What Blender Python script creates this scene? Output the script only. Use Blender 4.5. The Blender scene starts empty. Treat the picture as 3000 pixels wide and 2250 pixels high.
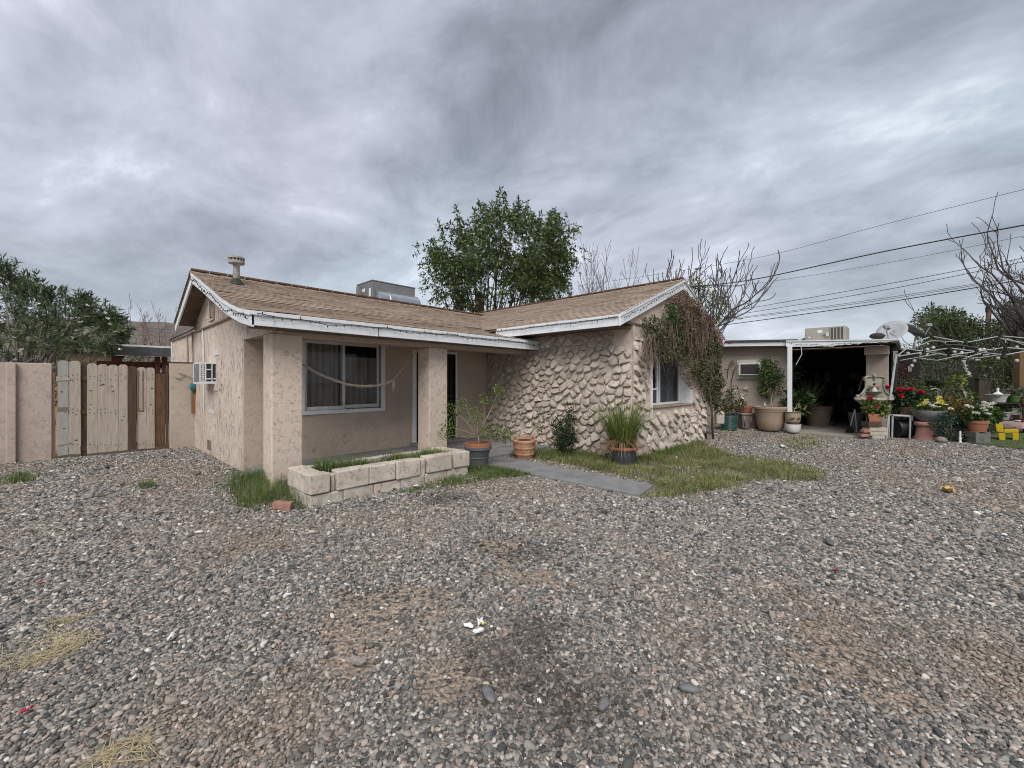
import bpy, math, random
import numpy as np
from mathutils import Matrix, Vector, Euler

S = bpy.context.scene
COL = S.collection
R = math.radians
random.seed(7)
RNG = np.random.default_rng(11)

# ------------------------------------------------------------------ camera, sky, sun, exposure
# world axes follow the house: +X along its front, +Y into the depth, ground at z = 0
F0 = 1228.0; YAW = R(43.6); EYE = 1.5; HOR = 1119.0
cam = bpy.data.cameras.new('camera'); cam_o = bpy.data.objects.new('camera', cam); COL.objects.link(cam_o)
cam.sensor_width = 36.0; cam.lens = 36.0 * F0 / 3000.0
cam.shift_y = -(1125.0 - HOR) / 3000.0
cam.clip_start = 0.05; cam.clip_end = 3000
cam_o.location = (0, 0, EYE); cam_o.rotation_euler = (R(90), 0, YAW - R(90))
S.camera = cam_o
FW = np.array([math.cos(YAW), math.sin(YAW), 0]); RT = np.array([math.sin(YAW), -math.cos(YAW), 0]); UP = np.array([0, 0, 1.0])
EYEP = np.array([0, 0, EYE])
def ray(u, v): return FW + RT * (u - 1500) / F0 + UP * (HOR - v) / F0
def on(u, v, ax, val):
    d = ray(u, v); i = 'xyz'.index(ax); return EYEP + d * (val - EYEP[i]) / d[i]
def far(u, v, dep): return EYEP + ray(u, v) * dep
def gp(u, v, z=0.0): return on(u, v, 'z', z)

SUN_EL = R(47); SUN_AZ = R(-140)      # direction towards the light, measured from +X, behind the camera
world = bpy.data.worlds.new('World'); S.world = world; world.use_nodes = True
def build_world():
    nt = world.node_tree; N = nt.nodes; L = nt.links; N.clear()
    out = N.new('ShaderNodeOutputWorld'); bg = N.new('ShaderNodeBackground')
    sky = N.new('ShaderNodeTexSky'); sky.sky_type = 'NISHITA'; sky.sun_disc = False
    sky.sun_elevation = SUN_EL; sky.sun_rotation = R(90) - SUN_AZ; sky.air_density = 1.0; sky.dust_density = 2.0
    tc = N.new('ShaderNodeTexCoord')
    sep = N.new('ShaderNodeSeparateXYZ'); L.new(tc.outputs['Generated'], sep.inputs[0])
    def math_(op, a, b=None, c=None):
        m = N.new('ShaderNodeMath'); m.operation = op
        for i, x in enumerate((a, b, c)):
            if x is None: continue
            if isinstance(x, (int, float)): m.inputs[i].default_value = x
            else: L.new(x, m.inputs[i])
        return m.outputs[0]
    zc = math_('MAXIMUM', sep.outputs[2], 0.0)
    den = math_('ADD', zc, 0.24)                      # flat cloud deck: direction divided by height
    px = math_('DIVIDE', sep.outputs[0], den); py = math_('DIVIDE', sep.outputs[1], den)
    cmb = N.new('ShaderNodeCombineXYZ'); L.new(px, cmb.inputs[0]); L.new(py, cmb.inputs[1])
    def noise(scale, rot, sx, sy, detail, rough, dist, off=(0, 0, 0)):
        mp = N.new('ShaderNodeMapping'); mp.inputs['Rotation'].default_value = (0, 0, rot); mp.inputs['Scale'].default_value = (sx, sy, 1)
        mp.inputs['Location'].default_value = off
        L.new(cmb.outputs[0], mp.inputs[0])
        n = N.new('ShaderNodeTexNoise'); n.inputs['Scale'].default_value = scale; n.inputs['Detail'].default_value = detail
        n.inputs['Roughness'].default_value = rough; n.inputs['Distortion'].default_value = dist
        L.new(mp.outputs[0], n.inputs[0]); return n.outputs[0]
    a = noise(0.85, R(28), 1.0, 0.60, 6, 0.54, 0.35, (1.2, 9.1, 0))
    b = noise(2.6, R(28), 1.0, 0.78, 8, 0.62, 0.4, (4.1, 2.2, 0))
    c = noise(0.42, R(-20), 1.0, 0.8, 2, 0.5, 0.2, (7.7, 1.9, 0))
    f = math_('ADD', math_('MULTIPLY', a, 0.62), math_('MULTIPLY', b, 0.38))
    ramp = N.new('ShaderNodeValToRGB'); L.new(f, ramp.inputs[0]); e = ramp.color_ramp.elements
    e[0].position = 0.385; e[0].color = (0.104, 0.119, 0.137, 1)
    e[1].position = 0.645; e[1].color = (0.445, 0.468, 0.50, 1)
    m1 = e.new(0.46); m1.color = (0.165, 0.183, 0.208, 1); m2 = e.new(0.57); m2.color = (0.275, 0.298, 0.332, 1)
    tint = N.new('ShaderNodeValToRGB'); L.new(c, tint.inputs[0]); t = tint.color_ramp.elements
    t[0].position = 0.38; t[0].color = (0.94, 1.015, 1.02, 1); t[1].position = 0.62; t[1].color = (1.045, 0.985, 1.045, 1)
    mul = N.new('ShaderNodeMix'); mul.data_type = 'RGBA'; mul.blend_type = 'MULTIPLY'; mul.inputs[0].default_value = 1
    L.new(ramp.outputs[0], mul.inputs['A']); L.new(tint.outputs[0], mul.inputs['B'])
    hz = math_('POWER', math_('SUBTRACT', 1.0, zc), 7.0)           # the deck thins and pales towards the horizon
    hz = math_('MULTIPLY', hz, 0.75)
    mh = N.new('ShaderNodeMix'); mh.data_type = 'RGBA'; L.new(hz, mh.inputs[0]); L.new(mul.outputs['Result'], mh.inputs['A'])
    mh.inputs['B'].default_value = (0.36, 0.388, 0.425, 1)
    sc = N.new('ShaderNodeMix'); sc.data_type = 'RGBA'; sc.inputs[0].default_value = 0.93   # thin veil of the clear sky above
    sk = N.new('ShaderNodeMix'); sk.data_type = 'RGBA'; sk.blend_type = 'MULTIPLY'; sk.inputs[0].default_value = 1
    L.new(sky.outputs[0], sk.inputs['A']); sk.inputs['B'].default_value = (0.06, 0.06, 0.06, 1)
    L.new(sk.outputs['Result'], sc.inputs['A']); L.new(mh.outputs['Result'], sc.inputs['B'])
    bg.inputs['Strength'].default_value = 1.0
    L.new(sc.outputs['Result'], bg.inputs['Color']); L.new(bg.outputs[0], out.inputs[0])
build_world()
sun = bpy.data.lights.new('sun', 'SUN'); sun.energy = 1.5; sun.angle = R(40); sun.color = (1.0, 0.965, 0.92)
sun_o = bpy.data.objects.new('sun', sun); COL.objects.link(sun_o)
sd = Vector((math.cos(SUN_EL) * math.cos(SUN_AZ), math.cos(SUN_EL) * math.sin(SUN_AZ), math.sin(SUN_EL)))
sun_o.rotation_euler = sd.to_track_quat('Z', 'Y').to_euler(); sun_o.location = (0, -5, 20)
S.view_settings.view_transform = 'Standard'; S.view_settings.look = 'None'
S.view_settings.exposure = 1.17; S.view_settings.gamma = 1.0; S.view_settings.use_curve_mapping = False
S.render.engine = 'CYCLES'
S.cycles.pixel_filter_type = 'BLACKMAN_HARRIS'; S.cycles.filter_width = 1.05
S.cycles.max_bounces = 6; S.cycles.diffuse_bounces = 3; S.cycles.transparent_max_bounces = 12

# ------------------------------------------------------------------ materials
MATS = {}
class NT:
    def __init__(s, name):
        s.m = bpy.data.materials.new(name); s.m.use_nodes = True; s.t = s.m.node_tree; s.N = s.t.nodes; s.L = s.t.links
        s.b = s.N['Principled BSDF']; MATS[name] = s.m
        g = s.N.new('ShaderNodeNewGeometry'); s.g = g; s.pos = g.outputs['Position']; s.isl = g.outputs['Random Per Island']
    def lk(s, v, sock):
        if isinstance(v, (int, float)): sock.default_value = v
        elif isinstance(v, tuple): sock.default_value = v if len(v) == len(sock.default_value) else (*v, 1)
        else: s.L.new(v, sock)
    def mapv(s, v, scale=(1, 1, 1), rot=(0, 0, 0), loc=(0, 0, 0)):
        n = s.N.new('ShaderNodeMapping'); n.inputs['Scale'].default_value = scale; n.inputs['Rotation'].default_value = rot; n.inputs['Location'].default_value = loc
        s.L.new(v, n.inputs[0]); return n.outputs[0]
    def noise(s, sc, detail=4, rough=.55, dist=0, v=None, out=0):
        n = s.N.new('ShaderNodeTexNoise'); n.inputs['Scale'].default_value = sc; n.inputs['Detail'].default_value = detail
        n.inputs['Roughness'].default_value = rough; n.inputs['Distortion'].default_value = dist; s.L.new(v or s.pos, n.inputs[0]); return n.outputs[out]
    def vor(s, sc, feat='F1', v=None, rnd=1.0, out='Distance'):
        n = s.N.new('ShaderNodeTexVoronoi'); n.feature = feat; n.inputs['Scale'].default_value = sc; n.inputs['Randomness'].default_value = rnd
        s.L.new(v or s.pos, n.inputs[0]); return n.outputs[out]
    def ma(s, op, a, b=0.0, c=None, clamp=False):
        n = s.N.new('ShaderNodeMath'); n.operation = op; n.use_clamp = clamp
        s.lk(a, n.inputs[0]); s.lk(b, n.inputs[1])
        if c is not None: s.lk(c, n.inputs[2])
        return n.outputs[0]
    def vm(s, op, a, b):
        n = s.N.new('ShaderNodeVectorMath'); n.operation = op
        for i, x in enumerate((a, b)):
            if isinstance(x, tuple): n.inputs[i].default_value = x
            else: s.L.new(x, n.inputs[i])
        return n.outputs[0]
    def rng(s, v, a, b, lo=0.0, hi=1.0, smooth=True):
        n = s.N.new('ShaderNodeMapRange'); n.interpolation_type = 'SMOOTHSTEP' if smooth else 'LINEAR'
        s.L.new(v, n.inputs[0])
        for i, x in enumerate((a, b, lo, hi)): n.inputs[i + 1].default_value = x
        return n.outputs[0]
    def mix(s, f, a, b, mode='MIX'):
        n = s.N.new('ShaderNodeMix'); n.data_type = 'RGBA'; n.blend_type = mode
        s.lk(f, n.inputs[0]); s.lk(a, n.inputs['A']); s.lk(b, n.inputs['B']); return n.outputs['Result']
    def ramp(s, f, stops):
        n = s.N.new('ShaderNodeValToRGB'); e = n.color_ramp.elements; s.L.new(f, n.inputs[0])
        while len(e) > len(stops): e.remove(e[-1])
        while len(e) < len(stops): e.new(0.5)
        for i, (p, c) in enumerate(stops): e[i].position = p; e[i].color = (*c, 1)
        return n.outputs[0]
    def attr(s, name, typ='GEOMETRY', out='Fac'):
        n = s.N.new('ShaderNodeAttribute'); n.attribute_name = name; n.attribute_type = typ; return n.outputs[out]
    def fin(s, col, rough=.8, bump=None, bstr=.5, bdist=.01, metal=0.0, spec=.3, **kw):
        s.lk(col, s.b.inputs['Base Color']); s.lk(rough, s.b.inputs['Roughness']); s.lk(metal, s.b.inputs['Metallic'])
        s.b.inputs['Specular IOR Level'].default_value = spec
        for k, v in kw.items(): s.lk(v, s.b.inputs[k.replace('_', ' ')])
        if bump is not None:
            n = s.N.new('ShaderNodeBump'); n.inputs['Strength'].default_value = bstr; n.inputs['Distance'].default_value = bdist
            s.L.new(bump, n.inputs['Height']); s.L.new(n.outputs[0], s.b.inputs['Normal'])
        return s.m
def mat(name, c1, c2=None, sc=5, rough=.75, bump=.3, bsc=60, bdist=.004, metal=0.0, spec=.3, isl=0.0, stretch=(1, 1, 1), **kw):
    """painted / plain surface with a second tone in patches, grain relief and optional piece-to-piece variation"""
    if name in MATS: return MATS[name]
    t = NT(name); v = t.mapv(t.pos, stretch)
    c2 = c2 or tuple(x * .78 for x in c1)
    f = t.rng(t.noise(sc, 6, .62, v=v), .32, .70)
    col = t.mix(f, c1, c2)
    if isl: col = t.mix(1.0, col, t.ramp(t.isl, [(0, (1 - isl,) * 3), (1, (1 + isl * .6,) * 3)]), 'MULTIPLY')
    return t.fin(col, rough, t.noise(bsc, 4, .6, v=v), bump, bdist, metal, spec, **kw)
def leafmat(name, cols, rough=.5, trans=.25, spec=.35):
    if name in MATS: return MATS[name]
    t = NT(name); n = len(cols)
    c = t.ramp(t.isl, [(i / max(1, n - 1), q) for i, q in enumerate(cols)])
    c = t.mix(1.0, c, t.ramp(t.noise(2.2, 2), [(.3, (.78, .8, .8)), (.7, (1.2, 1.15, 1.05))]), 'MULTIPLY')
    t.lk(c, t.b.inputs['Base Color']); t.b.inputs['Roughness'].default_value = rough; t.b.inputs['Specular IOR Level'].default_value = spec
    tr = t.N.new('ShaderNodeBsdfTranslucent'); t.L.new(c, tr.inputs[0])
    mx = t.N.new('ShaderNodeMixShader'); mx.inputs[0].default_value = trans
    t.L.new(t.b.outputs[0], mx.inputs[1]); t.L.new(tr.outputs[0], mx.inputs[2]); t.L.new(mx.outputs[0], t.N['Material Output'].inputs[0])
    return t.m
def stucco(name, c1, c2, vertical=False, amount=1.0):
    t = NT(name); wob = t.noise(5 if vertical else 8, 4, .6, out=1)
    v = t.vm('ADD', t.pos, t.vm('MULTIPLY', wob, (.22, .22, .22)))
    v = t.mapv(v, (1, 1, .42) if vertical else (1, 1, 1.25))
    d = t.vor(6.5 if vertical else 9.0, 'DISTANCE_TO_EDGE', v)
    brk = t.rng(t.noise(7 if vertical else 8.5, 3, .6, v=t.mapv(t.pos, (1, 1, .5) if vertical else (1, 1, 1))), .48, .58)
    crack = t.ma('MULTIPLY', t.rng(d, 0.0, .034 if vertical else .030, 1, 0), t.ma('MULTIPLY', brk, 1.0 if vertical else .75))
    if vertical:
        v2 = t.mapv(t.pos, (1, 1, .16)); st = t.noise(17, 5, .65, .8, v=v2)
        crack = t.ma('MAXIMUM', crack, t.ma('MULTIPLY', t.rng(st, .57, .66), .9)); crack = t.ma('MAXIMUM', crack, t.ma('MULTIPLY', t.rng(t.noise(30, 3, .7, v=t.mapv(t.pos, (1, 1, .45))), .62, .72), .7))
    big = t.rng(t.noise(1.1, 5, .6), .30, .72)
    col = t.mix(big, c1, c2)
    d2 = t.vor(13, 'DISTANCE_TO_EDGE', v); fine = t.ma('MULTIPLY', t.rng(d2, 0.0, .05, 1, 0), t.rng(t.noise(9, 3, .6), .55, .64)); crack = t.ma('MAXIMUM', crack, t.ma('MULTIPLY', fine, .55))
    sep = t.N.new('ShaderNodeSeparateXYZ'); t.L.new(t.pos, sep.inputs[0]); splash = t.ma('MULTIPLY', t.rng(sep.outputs[2], .05, .55, 1, 0), t.rng(t.noise(4, 5, .7), .35, .65))
    low = t.rng(t.noise(3.3, 5, .7, v=t.mapv(t.pos, (1, 1, .35))), .56, .78)
    col = t.mix(t.ma('MULTIPLY', low, .16 if not vertical else .3), col, tuple(x * .62 for x in c1))
    col = t.mix(t.ma('MULTIPLY', splash, .38), col, tuple(x * y for x, y in zip(c1, (.66, .62, .58))))
    col = t.mix(t.ma('MULTIPLY', crack, .62 * amount), col, tuple(x * .36 for x in c1))
    h = t.ma('SUBTRACT', t.ma('ADD', t.ma('MULTIPLY', t.noise(14, 4, .6), .5), t.ma('MULTIPLY', t.noise(90, 3, .6), .22)), t.ma('MULTIPLY', crack, .9 * amount))
    return t.fin(col, .92, h, .9, .016, spec=.15)

# ------------------------------------------------------------------ mesh helpers
def frame(d, up=(0, 0, 1)):
    d = np.asarray(d, float); d = d / (np.linalg.norm(d) + 1e-12); u = np.asarray(up, float)
    if abs(d @ u) > .97: u = np.array([1.0, 0, 0])
    a = np.cross(d, u); a /= np.linalg.norm(a); b = np.cross(a, d); return a, b, d
class MB:
    def __init__(s): s.v = []; s.f = []
    def add(s, vs, fs):
        n = len(s.v); s.v += [tuple(map(float, p)) for p in vs]; s.f += [tuple(i + n for i in q) for q in fs]; return s
    def bx(s, x0, x1, y0, y1, z0, z1):
        return s.add([(x0, y0, z0), (x1, y0, z0), (x1, y1, z0), (x0, y1, z0), (x0, y0, z1), (x1, y0, z1), (x1, y1, z1), (x0, y1, z1)],
                     [(0, 3, 2, 1), (4, 5, 6, 7), (0, 1, 5, 4), (1, 2, 6, 5), (2, 3, 7, 6), (3, 0, 4, 7)])
    def box(s, c, sz, rz=0.0, rot=None):
        M_ = (rot if rot is not None else Matrix.Rotation(rz, 3, 'Z')); c = Vector(c)
        vs = [c + M_ @ Vector((sx * sz[0] / 2, sy * sz[1] / 2, k * sz[2] / 2)) for k in (-1, 1) for sx, sy in ((-1, -1), (1, -1), (1, 1), (-1, 1))]
        return s.add(vs, [(0, 3, 2, 1), (4, 5, 6, 7), (0, 1, 5, 4), (1, 2, 6, 5), (2, 3, 7, 6), (3, 0, 4, 7)])
    def bar(s, p, q, w, h, up=(0, 0, 1)):
        p = np.asarray(p, float); q = np.asarray(q, float); a, b, d = frame(q - p, up); a = a * w / 2; b = b * h / 2
        return s.add([p - a - b, p + a - b, p + a + b, p - a + b, q - a - b, q + a - b, q + a + b, q - a + b],
                     [(0, 1, 2, 3), (7, 6, 5, 4), (0, 4, 5, 1), (1, 5, 6, 2), (2, 6, 7, 3), (3, 7, 4, 0)])
    def tube(s, pts, r, n=6, cap=True, closed=False):
        pts = [np.asarray(p, float) for p in pts]; m = len(pts); rr = r if hasattr(r, '__len__') else [r] * m
        vs = []; ref = (0, 0, 1)
        for i, p in enumerate(pts):
            d = pts[min(i + 1, m - 1)] - pts[max(i - 1, 0)]
            if closed: d = pts[(i + 1) % m] - pts[i - 1]
            a, b, _ = frame(d, ref)
            ref = tuple(b) if i == 0 else ref
            for k in range(n):
                t = 2 * math.pi * k / n; vs.append(p + (a * math.cos(t) + b * math.sin(t)) * rr[i])
        fs = [(i * n + k, i * n + (k + 1) % n, (i + 1) * n + (k + 1) % n, (i + 1) * n + k) for i in range(m - 1) for k in range(n)]
        if closed: fs += [((m - 1) * n + k, (m - 1) * n + (k + 1) % n, (k + 1) % n, k) for k in range(n)]
        elif cap: fs += [tuple(range(n - 1, -1, -1)), tuple((m - 1) * n + k for k in range(n))]
        return s.add(vs, fs)
    def lathe(s, prof, c=(0, 0, 0), n=24, cap=True, sx=1.0, sy=1.0, tilt=None, jit=0.0):
        vs = []; c = Vector(c); T = tilt or Matrix.Identity(3)
        for r, z in prof:
            for k in range(n):
                t = 2 * math.pi * k / n; j = 1 + (random.uniform(-jit, jit) if jit else 0)
                vs.append(c + T @ Vector((r * sx * j * math.cos(t), r * sy * j * math.sin(t), z)))
        m = len(prof); fs = [(i * n + k, i * n + (k + 1) % n, (i + 1) * n + (k + 1) % n, (i + 1) * n + k) for i in range(m - 1) for k in range(n)]
        if cap: fs += [tuple(range(n - 1, -1, -1)), tuple((m - 1) * n + k for k in range(n))]
        return s.add(vs, fs)
    def prism(s, poly, ax, a, b):
        """polygon in the plane across axis ax, extruded from a to b"""
        def P(p, t): return {'x': (t, p[0], p[1]), 'y': (p[0], t, p[1]), 'z': (p[0], p[1], t)}[ax]
        n = len(poly)
        return s.add([P(p, a) for p in poly] + [P(p, b) for p in poly],
                     [tuple(range(n)), tuple(range(2 * n - 1, n - 1, -1))] + [(i, i + n, (i + 1) % n + n, (i + 1) % n) for i in range(n)])
    def blob(s, c, r, n=10, m=6, jit=.15, seed=0):
        rg = random.Random(seed); c = Vector(c); vs = [c + Vector((0, 0, -r[2]))]
        for i in range(1, m):
            ph = math.pi * i / m
            for k in range(n):
                t = 2 * math.pi * (k + .5 * (i % 2)) / n; j = 1 + rg.uniform(-jit, jit)
                vs.append(c + Vector((r[0] * j * math.sin(ph) * math.cos(t), r[1] * j * math.sin(ph) * math.sin(t), -r[2] * j * math.cos(ph))))
        vs.append(c + Vector((0, 0, r[2]))); e = len(vs) - 1
        fs = [(0, 1 + (k + 1) % n, 1 + k) for k in range(n)]
        for i in range(m - 2): fs += [(1 + i * n + k, 1 + i * n + (k + 1) % n, 1 + (i + 1) * n + (k + 1) % n, 1 + (i + 1) * n + k) for k in range(n)]
        fs += [(1 + (m - 2) * n + k, 1 + (m - 2) * n + (k + 1) % n, e) for k in range(n)]
        return s.add(vs, fs)
    def obj(s, name, m, parent=None, smooth=False, bevel=0.0, kind=None, label=None):
        me = bpy.data.meshes.new(name); me.from_pydata(s.v, [], s.f); me.update()
        return finish(me, name, m, parent, smooth, bevel, kind, label)
def finish(me, name, m, parent=None, smooth=False, bevel=0.0, kind=None, label=None):
    if m: me.materials.append(m)
    if smooth:
        me.polygons.foreach_set('use_smooth', [True] * len(me.polygons))
        if smooth != 2: me.set_sharp_from_angle(angle=R(40))
    o = bpy.data.objects.new(name, me); COL.objects.link(o)
    if parent is not None: attach(o, parent)
    if bevel:
        b = o.modifiers.new('bevel', 'BEVEL'); b.width = bevel; b.segments = 2; b.limit_method = 'ANGLE'; b.angle_limit = R(35)
    if kind: o['kind'] = kind
    if label: o['label'] = label
    return o
ORG = {}
def attach(o, parent):
    o.parent = parent; o.matrix_parent_inverse = Matrix.Translation(-Vector(ORG.get(parent.name, (0, 0, 0))))
def thing(name, label, cat, loc=(0, 0, 0), group=None):
    o = bpy.data.objects.new(name, None); COL.objects.link(o); o.location = loc; o.empty_display_size = .2
    ORG[o.name] = tuple(loc); o['label'] = label; o['category'] = cat
    if group: o['group'] = group
    return o
def tag(o, label, cat, group=None):
    o['label'] = label; o['category'] = cat
    if group: o['group'] = group
    return o
def npmesh(name, V, Fc, m, parent=None, kind=None, smooth=False, label=None):
    me = bpy.data.meshes.new(name); V = np.asarray(V, np.float32); Fc = np.asarray(Fc, np.int32); k = Fc.shape[1]
    me.vertices.add(len(V)); me.vertices.foreach_set('co', V.ravel()); me.loops.add(Fc.size); me.loops.foreach_set('vertex_index', Fc.ravel())
    me.polygons.add(len(Fc)); me.polygons.foreach_set('loop_start', np.arange(0, Fc.size, k, dtype=np.int32)); me.polygons.foreach_set('loop_total', np.full(len(Fc), k, np.int32))
    me.update(calc_edges=True); me.validate()
    return finish(me, name, m, parent, 2 if smooth else False, 0, kind, label)
def unit(a): return a / (np.linalg.norm(a, axis=-1, keepdims=True) + 1e-9)
def leaf_arr(P, D, size, aspect=.45, fold=.25, jit=.35, droop=0.0):
    """leaf-shaped faces: base point P, direction D; each leaf is two quads folded along its midrib"""
    n = len(P); D = unit(np.asarray(D) + RNG.normal(0, jit, (n, 3)) + np.array([0, 0, -droop])); rv = RNG.normal(0, 1, (n, 3))
    a = unit(np.cross(D, rv)); b = np.cross(D, a); L_ = (size * RNG.uniform(.65, 1.3, n))[:, None]; W = L_ * aspect * .5
    p0 = P; p3 = P + D * L_; m1 = P + D * L_ * .45; up = b * W * fold
    V = np.stack([p0, m1 + a * W + up, p3, m1 - a * W + up], 1)     # base, side, tip, side
    q = np.arange(n)[:, None] * 4
    F_ = np.concatenate([q + np.array([[0, 1, 2]]), q + np.array([[0, 2, 3]])], 0)
    return V.reshape(-1, 3), F_
def blade_arr(P, h, w, lean=.35, curl=.5):
    """grass blades: two-segment tapering strips"""
    n = len(P); az = RNG.uniform(0, 2 * np.pi, n); l = RNG.uniform(.15, 1, n) * lean
    d = np.stack([np.cos(az), np.sin(az), np.zeros(n)], 1); s_ = np.stack([-np.sin(az), np.cos(az), np.zeros(n)], 1)
    h = (h * RNG.uniform(.5, 1.3, n))[:, None]; w = w * RNG.uniform(.6, 1.3, n)[:, None]; l = l[:, None]
    z = np.array([0, 0, 1.0]); m_ = P + d * h * l * .4 + z * h * .6; t = P + d * h * l * (1 + curl) + z * h * (1 - l * .35)
    V = np.stack([P - s_ * w, P + s_ * w, m_ - s_ * w * .7, m_ + s_ * w * .7, t], 1); q = np.arange(n)[:, None] * 5
    F_ = np.concatenate([q + np.array([[0, 1, 3]]), q + np.array([[0, 3, 2]]), q + np.array([[2, 3, 4]])], 0)
    return V.reshape(-1, 3), F_
def merge(*parts):
    V = []; F_ = []; n = 0
    for v, f in parts: V.append(v); F_.append(f + n); n += len(v)
    return np.concatenate(V), np.concatenate(F_)
def inpoly(P, poly):
    poly = np.asarray(poly); x, y = P[:, 0], P[:, 1]; r = np.zeros(len(P), bool); j = len(poly) - 1
    for i in range(len(poly)):
        xi, yi = poly[i]; xj, yj = poly[j]; c = ((yi > y) != (yj > y)) & (x < (xj - xi) * (y - yi) / (yj - yi + 1e-12) + xi); r ^= c; j = i
    return r
def vnoise(P, s, seed=0):
    rg = np.random.default_rng(seed); G = rg.random((64, 64)); q = P[:, :2] / s; i = np.floor(q).astype(int); f = q - i; f = f * f * (3 - 2 * f); g = lambda a, b: G[(i[:, 0] + a) % 64, (i[:, 1] + b) % 64]
    return (g(0, 0) * (1 - f[:, 0]) + g(1, 0) * f[:, 0]) * (1 - f[:, 1]) + (g(0, 1) * (1 - f[:, 0]) + g(1, 1) * f[:, 0]) * f[:, 1]

# ------------------------------------------------------------------ shared materials
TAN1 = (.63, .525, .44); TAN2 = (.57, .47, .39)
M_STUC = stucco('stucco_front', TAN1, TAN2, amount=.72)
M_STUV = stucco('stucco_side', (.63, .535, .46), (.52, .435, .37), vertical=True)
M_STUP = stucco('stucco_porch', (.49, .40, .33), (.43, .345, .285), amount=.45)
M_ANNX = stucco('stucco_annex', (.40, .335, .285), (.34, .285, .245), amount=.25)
M_WHITE = mat('white_trim', (.72, .74, .76), (.62, .64, .66), sc=9, rough=.55, bump=.25, bsc=40, stretch=(1, 1, 3))
def peeling():
    t = NT('peeling_white'); v = t.mapv(t.pos, (1, 1, 4)); a = t.rng(t.noise(6, 6, .7, v=v), .58, .68)
    v3 = t.vm('ADD', t.mapv(t.pos, (.8, .8, 5)), t.vm('MULTIPLY', t.noise(9, 3, .6, out=1), (.12, .12, .12)))
    ln = t.ma('MULTIPLY', t.rng(t.vor(4.5, 'DISTANCE_TO_EDGE', v3), 0, .022, 1, 0), t.rng(t.noise(2.2, 2), .47, .6))
    c = t.mix(t.ma('MULTIPLY', a, .45), (.74, .77, .80), (.50, .50, .50)); c = t.mix(t.ma('MULTIPLY', ln, .8), c, (.13, .125, .12))
    return t.fin(c, .6, t.ma('SUBTRACT', t.noise(30, 4, .6, v=v), ln), .35, .004)
M_PEEL = peeling()
M_WFRAME = mat('window_frame_white', (.66, .65, .63), (.52, .50, .47), sc=7, rough=.5, bump=.1)
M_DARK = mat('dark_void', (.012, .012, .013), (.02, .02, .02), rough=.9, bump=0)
M_IRON = mat('black_iron', (.015, .015, .017), (.03, .028, .026), rough=.45, bump=.1)
M_CABLE = mat('dark_green_cable', (.018, .03, .026), (.03, .04, .035), rough=.5, bump=0)
M_CONC = mat('grey_concrete', (.235, .235, .235), (.165, .163, .16), sc=3.2, rough=.85, bump=.4, bsc=70)
M_WOODB = mat('brown_wood', (.20, .105, .055), (.07, .04, .025), sc=8, rough=.85, bump=.5, bsc=30, stretch=(6, 6, .7))
M_CURT = mat('grey_curtain', (.62, .60, .56), (.50, .49, .46), sc=4, rough=.95, bump=.2)
def glassmat():
    t = NT('window_glass'); t.fin((.02, .024, .026), .03, spec=.6, Alpha=.24)
    return t.m
M_GLASS = glassmat()
def shingle_mat():
    t = NT('roof_shingle'); oi = t.N.new('ShaderNodeObjectInfo').outputs['Random']
    r = t.ma('FRACT', t.ma('ADD', t.ma('MULTIPLY', oi, 7.3), t.isl))
    c = t.ramp(r, [(0, (.36, .285, .228)), (.35, (.395, .315, .254)), (.7, (.42, .337, .275)), (1, (.46, .375, .31))])
    g = t.ramp(t.noise(160, 2, .6), [(.35, (.62, .62, .62)), (.7, (1.25, 1.22, 1.18))]); c = t.mix(.75, c, g, 'MULTIPLY')
    c = t.mix(t.ma('MULTIPLY', t.rng(t.noise(1.3, 4, .6), .5, .72), .2), c, (.28, .215, .17)); c = t.mix(t.ma('MULTIPLY', t.rng(t.noise(3.1, 3, .6, v=t.mapv(t.pos, (.35, 2.5, 1))), .56, .7), .15), c, (.24, .185, .145))
    return t.fin(c, .95, t.noise(220, 2, .6), .5, .003, spec=.1)
M_SHIN = shingle_mat()
def stone_mat():
    t = NT('painted_stone'); oi = t.N.new('ShaderNodeObjectInfo').outputs['Random']
    c = t.ramp(oi, [(0, (.44, .385, .335)), (.25, (.52, .44, .375)), (.5, (.575, .49, .415)), (.8, (.60, .525, .455)), (1, (.68, .60, .525))])
    c = t.mix(t.ma('MULTIPLY', t.rng(t.noise(7, 5, .65), .48, .7), .55), c, (.46, .39, .33))
    c = t.mix(t.ma('MULTIPLY', t.rng(t.noise(26, 4, .7), .60, .72), .6), c, (.20, .17, .145))
    h = t.ma('ADD', t.ma('MULTIPLY', t.noise(16, 5, .65), .7), t.ma('MULTIPLY', t.noise(70, 4, .7), .3))
    return t.fin(c, .92, h, 1.0, .05, spec=.15)
M_STONE = stone_mat()
def mortar_mat():
    t = NT('painted_mortar'); c = t.mix(t.rng(t.noise(2.2, 5, .6), .35, .7), (.58, .49, .415), (.48, .40, .335))
    c = t.mix(t.ma('MULTIPLY', t.rng(t.noise(21, 4, .7), .62, .75), .6), c, (.17, .14, .12))
    h = t.ma('ADD', t.ma('MULTIPLY', t.noise(7, 4, .6), .8), t.ma('MULTIPLY', t.noise(45, 4, .7), .3))
    return t.fin(c, .95, h, 1.0, .03, spec=.1)
M_MORT = mortar_mat()

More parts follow.
